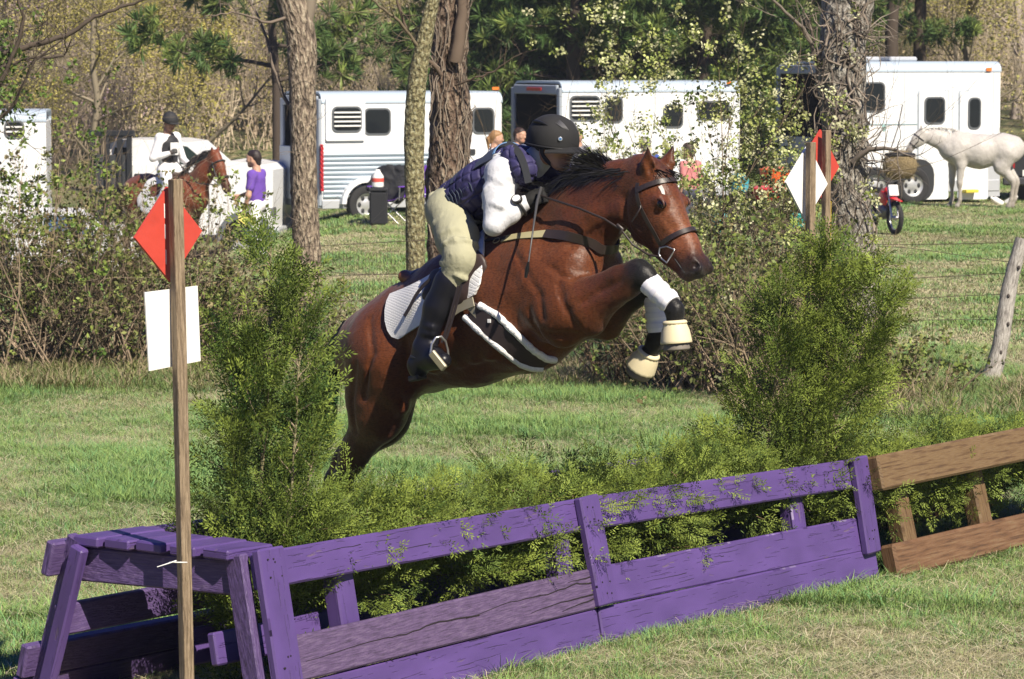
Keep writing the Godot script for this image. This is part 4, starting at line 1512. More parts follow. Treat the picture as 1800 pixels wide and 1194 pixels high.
func shrubs() -> void:
	var small := leaf_mesh(61, 7, 0.045, 0.045, 0.014)
	var blossom := leaf_mesh(62, 11, 0.04, 0.03, 0.014)
	var g := "thicket of the old fence line"
	var olive := [lin(0.15, 0.2, 0.045), lin(0.21, 0.26, 0.06), lin(0.12, 0.14, 0.045), lin(0.24, 0.2, 0.1), lin(0.2, 0.22, 0.07)]
	var brown := lin(0.27, 0.21, 0.15)
	shrub("bramble_shrub", "dense bramble at the left edge below the white vehicle", 40, 29.0, 0.75, 1.75, 0.45, 95, 2, 1.1, olive, brown, small, 801, g)
	shrub("bramble_shrub", "dense bramble thicket left of the red diamond", 165, 28.6, 0.6, 1.6, 0.45, 95, 2, 1.2, olive, brown, small, 802, g)
	shrub("bramble_shrub", "bramble thicket behind the red diamond below the background rider", 290, 28.8, 0.65, 1.55, 0.45, 95, 2, 1.2, olive, brown, small, 803, g)
	shrub("bramble_shrub", "greener bramble right of the red diamond below the bay horse's muzzle", 400, 28.9, 0.5, 0.85, 0.45, 60, 2, 1.5, [lin(0.14, 0.2, 0.04), lin(0.2, 0.24, 0.05), lin(0.15, 0.14, 0.05)], brown, small, 804, g)
	shrub("leafy_shrub", "taller leafy green shrub at the left edge before the white vehicle", 45, 28.2, 0.45, 2.45, 0.4, 34, 2, 2.4, [lin(0.09, 0.16, 0.03), lin(0.15, 0.22, 0.04), lin(0.2, 0.26, 0.05)], brown, small, 805)
	shrub("bramble_shrub", "low sparse brush behind the left cedar by the tan tree", 520, 28.9, 0.5, 0.75, 0.4, 30, 2, 0.8, olive, brown, small, 806, g)
	shrub("bramble_shrub", "low sparse brush around the foot of the mossy trunk", 690, 28.9, 0.6, 0.62, 0.4, 30, 2, 0.8, olive, brown, small, 807, g)
	shrub("bramble_shrub", "dark brush behind the horse's raised forelegs", 1130, 27.0, 0.5, 0.95, 0.4, 55, 2, 0.9, olive, lin(0.17, 0.12, 0.08), small, 808, g)
	shrub("bramble_shrub", "tangled brown and green brush right of the horse's muzzle", 1265, 26.5, 0.6, 1.5, 0.45, 95, 2, 1.0, olive, brown, small, 809, g)
	shrub("bramble_shrub", "tangled brush between the horse's muzzle and the right cedar", 1370, 26.0, 0.5, 1.35, 0.45, 70, 2, 1.0, olive, brown, small, 810, g)
	shrub("bramble_shrub", "low brush right of the vine wrapped trunk's foot", 1590, 26.5, 0.5, 0.55, 0.4, 32, 2, 1.0, olive, brown, small, 811, g)
	var pale := [lin(0.4, 0.42, 0.2), lin(0.5, 0.5, 0.3), lin(0.2, 0.25, 0.06), lin(0.3, 0.33, 0.1)]
	shrub("blossoming_shrub", "tall shrub with pale blossom above the horse's ears", 1230, 27.6, 0.6, 3.1, 0.5, 17, 3, 3.0, pale, lin(0.13, 0.1, 0.07), blossom, 820, "", 0.06)
	shrub("blossoming_shrub", "slender shrub with pale blossom sprays right of the rider's helmet", 1045, 28.6, 0.35, 2.9, 0.4, 8, 3, 3.2, pale, lin(0.13, 0.1, 0.07), blossom, 821, "", 0.08)
	shrub("blossoming_shrub", "pale blossoming shrub just left of the vine wrapped trunk", 1370, 27.2, 0.4, 2.9, 0.4, 13, 3, 3.0, pale, lin(0.13, 0.1, 0.07), blossom, 822, "", 0.06)
	shrub("leafy_shrub", "leafy green shrub behind the horse's face and blossoming branches", 1240, 27.3, 0.55, 2.35, 0.4, 24, 2, 2.2, [lin(0.1, 0.15, 0.035), lin(0.16, 0.21, 0.05), lin(0.08, 0.1, 0.03)], brown, small, 823)
	# dead stalks and fallen grass under the fence line
	rng.seed = 840
	var a := []
	var c := []
	var m := blade_tuft(16, 0.15, 0.14, 0.0028)
	for i in 4200:
		var px := rr(-100, 1900)
		if sin(px * 0.021) + sin(px * 0.057 + 1.0) + rr(-1.2, 1.2) < -0.4: continue
		var d := 28.0 + rr(-1.4, 1.2) - (2.2 if px > 1300 else 0.0)
		a.append(Transform3D(Basis(Vector3.UP, rr(0, TAU)).scaled(Vector3(1.2, rr(0.4, 1.3), 1.2)), foot(px, d)))
		c.append((lin(0.33, 0.27, 0.165) if rng.randf() < 0.55 else lin(0.15, 0.18, 0.055)) * rr(0.6, 1.25))
	tag(swarm("dead_grass", m, M.grass, a, c), "dead straw coloured grass tangled along the fence line", "grass", "", "stuff")

# ---------- the leaping horse: x forward, y up, z to its right side; hp() reads a spot of the picture in its upright plane z = l ----------
const HYAW := 0.698
var HC := Vector3.ZERO
var HX := Transform3D()
var HFLESH: Flesh

func hp(px: float, py: float, l := 0.0) -> Vector3:
	var o := HX.affine_inverse() * Vector3(0, EYE, 0)
	var d := HX.basis.inverse() * ray(px, py)
	return o + d * ((l - o.z) / d.z)

# the same for a paired part: s = 1 on its right side, -1 mirrored to its left
func hm(px: float, py: float, l: float, s: float) -> Vector3:
	return hp(px, py, l) * Vector3(1, 1, s)

# first spot of the skin met along the line of sight through (px, py)
func hug(fl: Flesh, px: float, py: float, off := 0.0) -> Array:
	var o := HX.affine_inverse() * Vector3(0, EYE, 0)
	var d := (HX.basis.inverse() * ray(px, py)).normalized()
	var t := 12.5
	var l := fl.all()
	var best := t
	var bd := 9.0
	for i in 60:
		var e := fl.dist(o + d * t, l)
		if e < bd:
			bd = e
			best = t
		if e < 0.0008 or t > 18.5: break
		t += e * 0.8
	if bd > 0.01: t = best
	var p := o + d * t
	var n := fl.normal(p)
	return [p + n * off, n]

func strap(mb: MB, hits: Array, w: float, th: float, smooth := 3) -> void:
	var pts := []
	var nrs := []
	for i in hits.size() - 1:
		for k in smooth:
			var t := float(k) / smooth
			var a: Vector3 = hits[maxi(i - 1, 0)][0]
			var b: Vector3 = hits[mini(i + 2, hits.size() - 1)][0]
			pts.append((hits[i][0] as Vector3).cubic_interpolate(hits[i + 1][0], a, b, t))
			nrs.append((hits[i][1] as Vector3).lerp(hits[i + 1][1], t).normalized())
	pts.append(hits[hits.size() - 1][0])
	nrs.append(hits[hits.size() - 1][1])
	var g := []
	var nr := []
	for i in pts.size():
		var tg: Vector3 = (pts[mini(i + 1, pts.size() - 1)] - pts[maxi(i - 1, 0)]).normalized()
		var s: Vector3 = tg.cross(nrs[i]).normalized() * w * 0.5
		g.append([pts[i] - s, pts[i], pts[i] + s])
		nr.append([nrs[i], nrs[i], nrs[i]])
	mb.sheet(g, nr, th)

func other_side(hits: Array) -> Array:
	var o := []
	for h in hits: o.append([Vector3(h[0].x, h[0].y, -h[0].z), Vector3(h[1].x, h[1].y, -h[1].z)])
	o.reverse()
	return o

func strap_px(mb: MB, fl: Flesh, px: Array, w: float, th: float, off := 0.003, loop := false) -> void:
	var h := []
	for q in px: h.append(hug(fl, q[0], q[1], off))
	if loop: h += other_side(h)
	strap(mb, h, w, th)

func merged(list: Array) -> ArrayMesh:
	var out := []
	out.resize(Mesh.ARRAY_MAX)
	var v := PackedVector3Array(); var n := PackedVector3Array(); var c := PackedColorArray(); var ix := PackedInt32Array()
	for m in list:
		var a: Array = m.surface_get_arrays(0)
		var b := v.size()
		v.append_array(a[Mesh.ARRAY_VERTEX]); n.append_array(a[Mesh.ARRAY_NORMAL]); c.append_array(a[Mesh.ARRAY_COLOR])
		for i in a[Mesh.ARRAY_INDEX]: ix.push_back(i + b)
	out[Mesh.ARRAY_VERTEX] = v; out[Mesh.ARRAY_NORMAL] = n; out[Mesh.ARRAY_COLOR] = c; out[Mesh.ARRAY_INDEX] = ix
	var am := ArrayMesh.new()
	am.add_surface_from_arrays(Mesh.PRIMITIVE_TRIANGLES, out)
	return am

func noise3(sd: int, f: float) -> FastNoiseLite:
	var n := FastNoiseLite.new()
	n.seed = sd
	n.frequency = f
	n.fractal_octaves = 3
	return n

func coat_material() -> StandardMaterial3D:
	var fine := grey_noise(71, 0.05, 512, 4)
	var m := textured(ramped(grey_noise(72, 0.035, 512, 5), [[0.0, lin(0.35, 0.32, 0.3)], [0.3, lin(0.5, 0.47, 0.45)], [0.5, lin(0.86, 0.85, 0.84)], [0.72, lin(1.0, 1.0, 1.0)], [1.0, lin(1.0, 1.0, 1.0)]]), 0.54, relief(fine, 7.0), 0.42, Vector3(2.4, 6.0, 2.4), true)
	m.vertex_color_use_as_albedo = true
	m.metallic_specular = 0.34
	m.rim_enabled = true
	m.rim = 0.12
	m.rim_tint = 0.5
	m.roughness_texture = ramped(grey_noise(73, 0.02, 256, 4), [[0.0, Color(0.55, 0.55, 0.55).srgb_to_linear()], [1.0, Color(1, 1, 1)]])
	return m

func leaping_horse() -> void:
	HC = at(850, 560, 15.8)
	HX = Transform3D(Basis(Vector3.UP, -HYAW), HC)
	var B := lin(0.118, 0.037, 0.0155)
	var L := lin(0.2, 0.075, 0.034)
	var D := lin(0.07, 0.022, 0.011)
	var K := lin(0.014, 0.012, 0.012)
	var f := Flesh.new()
	HFLESH = f
	# trunk
	f.bone(hp(672, 620), hp(740, 588), 0.25, 0.265, 1.0, B, 0.1)
	f.bone(hp(740, 588), hp(820, 560), 0.265, 0.325, 0.92, B, 0.1)
	f.bone(hp(820, 560), hp(918, 528), 0.325, 0.34, 0.86, B, 0.1)
	f.bone(hp(918, 528), hp(985, 500), 0.33, 0.265, 0.86, B, 0.1)
	f.bone(hp(890, 440), hp(930, 425), 0.1, 0.11, 0.6, B, 0.1)            # withers
	for s in [-1.0, 1.0]:
		f.bone(hm(672, 600, 0.13, s), hm(695, 640, 0.15, s), 0.17, 0.16, 1.0, B, 0.08)   # haunch
		f.bone(hm(930, 470, 0.17, s), hm(985, 530, 0.19, s), 0.13, 0.12, 0.7, B, 0.06)   # shoulder
		f.bone(hm(958, 545, 0.19, s), hm(990, 575, 0.17, s), 0.11, 0.09, 0.7, B, 0.05)    # upper arm
		f.bone(hm(1005, 470, 0.1, s), hm(1010, 530, 0.12, s), 0.13, 0.12, 0.9, B, 0.06)    # breast
	# neck
	f.bone(hp(960, 455), hp(1020, 392), 0.225, 0.19, 0.62, B, 0.08)
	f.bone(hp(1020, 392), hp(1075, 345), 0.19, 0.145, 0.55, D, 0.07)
	f.bone(hp(1075, 345), hp(1125, 312), 0.145, 0.105, 0.6, B, 0.06)
	f.bone(hp(935, 420), hp(1000, 352), 0.1, 0.09, 0.5, B, 0.06)
	# head
	f.bone(hp(1135, 318), hp(1152, 345), 0.105, 0.115, 0.85, B, 0.05)
	f.bone(hp(1142, 304), hp(1156, 310), 0.065, 0.055, 1.0, K, 0.04)
	f.bone(hp(1150, 345), hp(1170, 385), 0.115, 0.1, 0.86, B, 0.04)
	f.bone(hp(1170, 385), hp(1203, 437), 0.1, 0.078, 0.8, L, 0.04)
	f.bone(hp(1200, 432), hp(1216, 462), 0.078, 0.068, 0.92, lin(0.19, 0.06, 0.03), 0.03, lin(0.06, 0.022, 0.015))
	f.bone(hp(1219, 470), hp(1226, 472), 0.056, 0.05, 1.05, lin(0.025, 0.018, 0.016), 0.03)
	f.bone(hp(1206, 482), hp(1210, 486), 0.034, 0.03, 1.1, lin(0.05, 0.025, 0.018), 0.02)     # lower lip
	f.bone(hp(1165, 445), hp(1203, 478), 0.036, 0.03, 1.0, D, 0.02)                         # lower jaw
	for s in [-1.0, 1.0]:
		f.bone(hm(1124, 378, 0.055, s), hm(1130, 392, 0.05, s), 0.088, 0.085, 0.42, B, 0.04, D)    # cheek
		f.bone(hm(1135, 405, 0.05, s), hm(1165, 440, 0.04, s), 0.06, 0.035, 0.5, D, 0.035)
		f.bone(hm(1158, 352, 0.085, s), hm(1164, 358, 0.085, s), 0.03, 0.026, 0.8, B, 0.025)    # brow
		f.bone(hm(1170, 385, 0.062, s), hm(1195, 425, 0.045, s), 0.014, 0.01, 1.0, L, 0.03)    # face ridge
		f.bone(hm(1217, 459, 0.04, s), hm(1226, 472, 0.044, s), 0.03, 0.03, 0.8, K, 0.018)     # nostril wing
		# ears, pricked
		var e0 := hp(1154, 314) + Vector3(0, 0, 0.062 * s)
		var e1 := hp(1161, 256) + Vector3(0, 0, 0.1 * s)
		f.bone(e0, e0.lerp(e1, 0.45), 0.03, 0.04, 0.7, B, 0.02)
		f.bone(e0.lerp(e1, 0.45), e1, 0.04, 0.006, 0.7, B, 0.01, K)
	# muscle and bone that show through the coat of the right side, mirrored to the left
	for s in [-1.0, 1.0]:
		f.bone(hm(952, 430, 0.13, s), hm(1000, 505, 0.2, s), 0.05, 0.045, 0.8, B, 0.035)     # shoulder blade ridge
		f.bone(hm(930, 500, 0.235, s), hm(975, 545, 0.24, s), 0.06, 0.055, 0.6, B, 0.03)      # triceps
		f.bone(hm(905, 520, 0.255, s), hm(950, 560, 0.235, s), 0.04, 0.035, 0.6, B, 0.03)
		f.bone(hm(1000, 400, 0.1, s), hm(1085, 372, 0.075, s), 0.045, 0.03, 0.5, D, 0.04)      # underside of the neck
		f.bone(hm(985, 440, 0.13, s), hm(1035, 385, 0.105, s), 0.05, 0.04, 0.45, B, 0.04)
		if s > 0.0:
			f.bone(hm(655, 575, 0.19, s), hm(690, 560, 0.17, s), 0.06, 0.05, 0.6, B, 0.04)      # hip
			f.bone(hm(640, 610, 0.25, s), hm(628, 700, 0.22, s), 0.07, 0.06, 0.6, B, 0.035)      # hamstring
			f.bone(hm(672, 620, 0.265, s), hm(690, 690, 0.23, s), 0.07, 0.06, 0.6, B, 0.035)
			f.bone(hm(700, 700, 0.19, s), hm(703, 712, 0.19, s), 0.05, 0.045, 0.8, B, 0.03)       # stifle
		for k in 5:
			f.bone(hm(770 + k * 26, 600 - k * 8, 0.275, s), hm(758 + k * 26, 645 - k * 6, 0.235, s), 0.03, 0.025, 0.7, B, 0.05)   # ribs
	# right foreleg, folded high
	f.bone(hp(1000, 522, 0.2), hp(1088, 478, 0.185), 0.05, 0.03, 0.7, B, 0.025, D)
	f.bone(hp(1012, 558, 0.2), hp(1095, 510, 0.18), 0.04, 0.028, 0.7, B, 0.025, D)
	f.bone(hp(985, 560, 0.16), hp(1030, 540, 0.15), 0.125, 0.12, 0.85, B, 0.05)
	f.bone(hp(1030, 540, 0.15), hp(1100, 497, 0.14), 0.115, 0.078, 0.85, B, 0.04, D)
	f.bone(hp(1008, 560, 0.16), hp(1042, 572, 0.15), 0.085, 0.05, 0.8, B, 0.04, D)
	f.bone(hp(1100, 495, 0.14), hp(1122, 483, 0.135), 0.076, 0.07, 0.9, D, 0.03, K)
	f.bone(hp(1122, 482, 0.135), hp(1133, 486, 0.135), 0.07, 0.064, 0.9, K, 0.03)
	f.bone(hp(1133, 488, 0.135), hp(1180, 535, 0.13), 0.046, 0.036, 0.9, K, 0.03)
	f.bone(hp(1176, 531, 0.13), hp(1186, 545, 0.13), 0.045, 0.047, 0.9, K, 0.02)
	f.bone(hp(1186, 545, 0.13), hp(1187, 585, 0.13), 0.042, 0.04, 0.9, K, 0.02)
	# left foreleg, lower
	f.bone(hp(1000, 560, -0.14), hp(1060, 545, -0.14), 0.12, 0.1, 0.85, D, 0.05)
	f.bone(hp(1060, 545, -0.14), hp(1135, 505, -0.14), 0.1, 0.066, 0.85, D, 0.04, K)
	f.bone(hp(1140, 503, -0.14), hp(1150, 512, -0.14), 0.064, 0.058, 0.9, K, 0.03)
	f.bone(hp(1152, 515, -0.14), hp(1156, 585, -0.14), 0.042, 0.036, 0.9, K, 0.03)
	f.bone(hp(1156, 588, -0.14), hp(1152, 602, -0.14), 0.045, 0.045, 0.9, K, 0.02)
	f.bone(hp(1152, 602, -0.14), hp(1134, 632, -0.14), 0.041, 0.038, 0.9, K, 0.02)
	# hind legs, driving off the ground
	f.bone(hp(680, 640, 0.15), hp(665, 725, 0.14), 0.205, 0.14, 0.85, B, 0.08)
	f.bone(hp(672, 715, 0.14), hp(622, 800, 0.13), 0.14, 0.08, 0.85, B, 0.06, D)
	f.bone(hp(622, 800, 0.13), hp(604, 838, 0.13), 0.076, 0.062, 0.8, D, 0.03, K)
	f.bone(hp(604, 838, 0.13), hp(585, 940, 0.13), 0.048, 0.042, 0.9, K, 0.03)
	f.bone(hp(585, 940, 0.13), hp(572, 985, 0.13), 0.05, 0.045, 0.9, K, 0.02)
	f.bone(hp(572, 985, 0.13), hp(566, 1012, 0.13), 0.05, 0.065, 0.9, K, 0.02)
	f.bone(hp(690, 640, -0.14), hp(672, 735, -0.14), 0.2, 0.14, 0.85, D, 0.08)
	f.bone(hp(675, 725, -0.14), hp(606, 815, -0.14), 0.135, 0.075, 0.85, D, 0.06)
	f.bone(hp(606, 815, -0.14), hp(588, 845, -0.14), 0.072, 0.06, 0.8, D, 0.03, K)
	f.bone(hp(588, 845, -0.14), hp(566, 950, -0.14), 0.047, 0.042, 0.9, K, 0.03)
	f.bone(hp(566, 950, -0.14), hp(552, 1000, -0.14), 0.05, 0.062, 0.9, K, 0.02)

	# folds of skin and grooves between the muscles
	for line in [
		[[[982, 500], [986, 522], [996, 548], [1012, 572]], 0.012], [[[905, 440], [925, 480], [948, 520], [955, 560]], 0.008], [[[1000, 432], [1035, 415], [1070, 392]], 0.009],
		[[[712, 600], [716, 640], [712, 690]], 0.012], [[[650, 560], [655, 620], [640, 700]], 0.008], [[[1020, 532], [1055, 512], [1090, 494]], 0.007], [[[960, 585], [985, 590], [1005, 588]], 0.009],
		[[[1100, 350], [1098, 375], [1106, 405], [1125, 425]], 0.006], [[[1168, 385], [1180, 400], [1192, 425]], 0.004], [[[968, 470], [985, 485], [1010, 490]], 0.007], [[[625, 640], [618, 700], [625, 760]], 0.008], [[[930, 545], [940, 575], [958, 600]], 0.008]]:
		var pts := []
		for q in line[0]:
			var h := hug(f, q[0], q[1], line[1] * 0.25)
			pts.append(h[0])
		f.furrow(pts, line[1] * 0.75, 0.028)
	var np := hug(f, 1223, 465, 0.0)
	for s in [-1.0, 1.0]:
		var nn: Vector3 = np[1]
		var t1 := Vector3(0.55, 0.8, 0).normalized()
		var t2 := nn.cross(t1).normalized()
		f.hollow(np[0] * Vector3(1, 1, s), Basis(t1 * 0.024, t2 * 0.016, nn * 0.024) if s > 0 else Basis(Vector3(t1.x, t1.y, 0) * 0.024, Vector3(t2.x, t2.y, -t2.z) * 0.016, Vector3(nn.x, nn.y, -nn.z) * 0.024))
		var ea := (hp(1154, 314) + Vector3(0, 0, 0.062 * s)).lerp(hp(1161, 256) + Vector3(0, 0, 0.1 * s), 0.5)
		var ed := (hp(1161, 256) - hp(1154, 314) + Vector3(0, 0, 0.038 * s)).normalized()
		var eo := Vector3(0.75, 0, 0.65 * s)
		eo = (eo - ed * eo.dot(ed)).normalized()
		f.hollow(ea + eo * 0.032, Basis(ed * 0.055, eo * 0.024, ed.cross(eo) * 0.02))
	var o := thing("bay_horse", "bay horse in mid leap over the purple jump wearing white leg boots and tack", "horse", HC, -HYAW)
	M.coat = coat_material()
	obj("body", f.build(0.0105, noise3(4, 7.0), 0.005), M.coat, o)
	# eyes, nostrils and ear hollows
	var wet := mat(lin(0.006, 0.004, 0.004), 0.08)
	for s in [-1.0, 1.0]:
		var mb := MB.new()
		var eh := hug(f, 1160, 359, -0.0165)
		mb.ball(Transform3D(Basis(Vector3.BACK, -0.6).scaled_local(Vector3(0.026, 0.021, 0.021)), eh[0] * Vector3(1, 1, s)), 16, 10)
		var eye := put("eye", mb, wet, o)
		mb = MB.new()
		var lid := []
		for i in 9:
			var a := lerpf(0.15, PI - 0.15, i / 8.0)
			lid.append((eh[0] + Vector3(cos(a) * 0.03 * cos(0.6) - sin(a) * 0.02 * -0.5 - 0.004, sin(a) * 0.021 - cos(a) * 0.014, 0.012)) * Vector3(1, 1, s))
		mb.tube(lid, [0.002, 0.004, 0.006, 0.007, 0.007, 0.007, 0.006, 0.004, 0.002], 8)
		put("eyelid", mb, mat(lin(0.075, 0.024, 0.013), 0.5), eye)
	# star on the forehead, mouth line
	var mb := MB.new()
	var st := []
	for q in [[1160, 327], [1164, 334], [1166, 342]]: st.append(hug(f, q[0], q[1], 0.001))
	strap(mb, st, 0.018, 0.0015)
	put("star", mb, mat(lin(0.5, 0.45, 0.42), 0.8), o)
	mb = MB.new()
	st = []
	for q in [[1186, 455], [1194, 466], [1203, 478], [1212, 487]]: st.append(hug(f, q[0], q[1], 0.0005)[0])
	mb.tube(st, [0.002, 0.003, 0.003, 0.002], 5)
	put("mouth", mb, M.dark, o)
	# hair
	rng.seed = 900
	mb = MB.new()
	var crest := [hp(905, 402), hp(945, 355), hp(985, 312), hp(1020, 294), hp(1065, 290), hp(1105, 291), hp(1138, 292)]
	var path := Curve3D.new()
	for q in crest: path.add_point(q)
	var CL := path.get_baked_length()
	for k in 1700:
		var u := lerpf(0.4, 1.0, pow(rng.randf(), 0.9))
		var side := rr(-0.05, 0.06)
		var p := path.sample_baked(u * CL) + Vector3(0, -absf(side) * 0.45 + rr(-0.02, 0.0), side)
		var tg := (path.sample_baked(minf(u * CL + 0.05, CL)) - path.sample_baked(maxf(0, u * CL - 0.05))).normalized()
		var ln := rr(0.1, 0.22) * (0.6 if u > 0.85 else (0.5 if u < 0.66 else 0.9))
		var lift := 0.8 if u > 0.58 and u < 0.8 else 0.02
		var d := (-tg * rr(0.5, 1.0) + Vector3(0, rr(0.1, 1.0) * lift, rr(-0.2, 0.45))).normalized()
		hair(mb, p, d, ln, 0.0038, Vector3(-0.2, -0.75 if u > 0.5 else -1.5, 0.06 * signf(d.z)))
	for k in 800:   # what hangs on the right of the neck
		var u := lerpf(0.3, 1.0, rng.randf())
		var p := path.sample_baked(u * CL) + Vector3(0, rr(-0.05, -0.01), 0.045)
		hair(mb, p, Vector3(-0.7, rr(-0.7, 0.1) if u > 0.6 else rr(-0.9, -0.4), rr(0.1, 0.5)).normalized(), rr(0.07, 0.17), 0.0035, Vector3(0, -0.9, -0.05))
	for k in 25:   # blown up against the rider's chin
		var p := hp(rr(930, 975), rr(318, 345), rr(0.0, 0.1))
		hair(mb, p, Vector3(-0.8, rr(-0.1, 0.45), rr(0.0, 0.5)).normalized(), rr(0.08, 0.17), 0.0025, Vector3(-0.4, -0.3, 0.1))
	M.hair = mat(lin(0.008, 0.007, 0.007), 0.38)
	put("mane", mb, M.hair, o).set_meta("kind", "stuff")
	mb = MB.new()
	for k in 320:   # forelock, blown flat between the ears
		var p := hp(1150, 302) + Vector3(rr(-0.05, 0.04), rr(0.0, 0.02), rr(-0.06, 0.06))
		hair(mb, p, Vector3(0.75, rr(-0.5, -0.1), rr(-0.35, 0.4)).normalized(), rr(0.06, 0.13), 0.0035, Vector3(0.0, -1.2, 0.0))
	put("forelock", mb, M.hair, o).set_meta("kind", "stuff")
	mb = MB.new()
	for k in 420:
		var p := hp(612, 570) + rv(0.02)
		hair(mb, p, Vector3(-0.45, rr(-1.0, -0.5), rr(-0.12, 0.12)).normalized(), rr(0.45, 0.75), 0.004, Vector3(0.0, -1.5, 0.0))
	put("tail", mb, M.hair, o).set_meta("kind", "stuff")
	# leg boots, bell boots, hooves
	var cream := mat(lin(0.66, 0.58, 0.38), 0.6)
	var hoofm := mat(lin(0.16, 0.14, 0.115), 0.6)
	var white := mat(lin(0.78, 0.78, 0.8), 0.6)
	for k in 2:
		var l: float = [0.13, -0.14][k]
		var a: Vector3 = [hp(1136, 492, l), hp(1152, 522, l)][k]
		var b: Vector3 = [hp(1182, 536, l), hp(1157, 584, l)][k]
		mb = MB.new()
		var pts := []
		var rad := []
		for i in 9:
			pts.append(a.lerp(b, i / 8.0))
			rad.append([0.053, 0.057, 0.056, 0.054, 0.052, 0.051, 0.051, 0.053, 0.049][i])
		mb.tube(pts, rad, 18, true)
		var boot := put("leg_boot", mb, white, o)
		for j in 3:
			mb = MB.new()
			var c := a.lerp(b, 0.2 + 0.3 * j)
			var dd := (b - a).normalized() * 0.014
			mb.tube([c - dd, c - dd * 0.8, c + dd * 0.8, c + dd], [0.053, 0.0575, 0.0575, 0.053], 18, true)
			put("boot_strap", mb, mat(lin(0.68, 0.68, 0.74), 0.5), boot)
		var p0: Vector3 = [hp(1186, 562, l), hp(1143, 616, l)][k]
		var p1: Vector3 = [hp(1190, 617, l), hp(1120, 660, l)][k]
		var y := (p0 - p1).normalized()
		var xf := frame(y, 0.0, 1.0, p1)
		mb = MB.new()
		mb.lathe(xf, [Vector2(0.0, 0.0), Vector2(0.06, 0.001), Vector2(0.064, 0.012), Vector2(0.052, 0.07), Vector2(0.03, 0.09)], 24)
		put("hoof", mb, hoofm, o)
		mb = MB.new()
		mb.lathe(xf, [Vector2(0.066, 0.036), Vector2(0.073, 0.038), Vector2(0.071, 0.05), Vector2(0.064, 0.095), Vector2(0.052, 0.128), Vector2(0.05, 0.132)], 48, 16, 0.06)
		var bb := put("bell_boot", mb, cream, o)
		mb = MB.new()
		mb.lathe(xf, [Vector2(0.044, 0.122), Vector2(0.057, 0.127), Vector2(0.06, 0.134), Vector2(0.055, 0.142), Vector2(0.044, 0.145)], 24)
		put("rolled_rim", mb, cream, bb)
	tack(o, f)

func hair(mb: MB, p: Vector3, d: Vector3, ln: float, w: float, pull: Vector3) -> void:
	var n := 5
	var prev := -1
	var side := d.cross(Vector3(rng.randf() - 0.5, rng.randf() - 0.5, 1.0)).normalized()
	for i in n + 1:
		var t := float(i) / n
		var ww := w * (1.0 - t) + 0.0003
		var nn := side.cross(d).normalized()
		var a := mb.vert(p - side * ww, nn)
		mb.vert(p + side * ww, nn)
		if prev >= 0:
			mb.ix.append_array(PackedInt32Array([prev, a, prev + 1, prev + 1, a, a + 1]))
		prev = a
		p += d * ln / n
		d = (d + pull * ln / n * 2.2 + rv(0.09)).normalized()

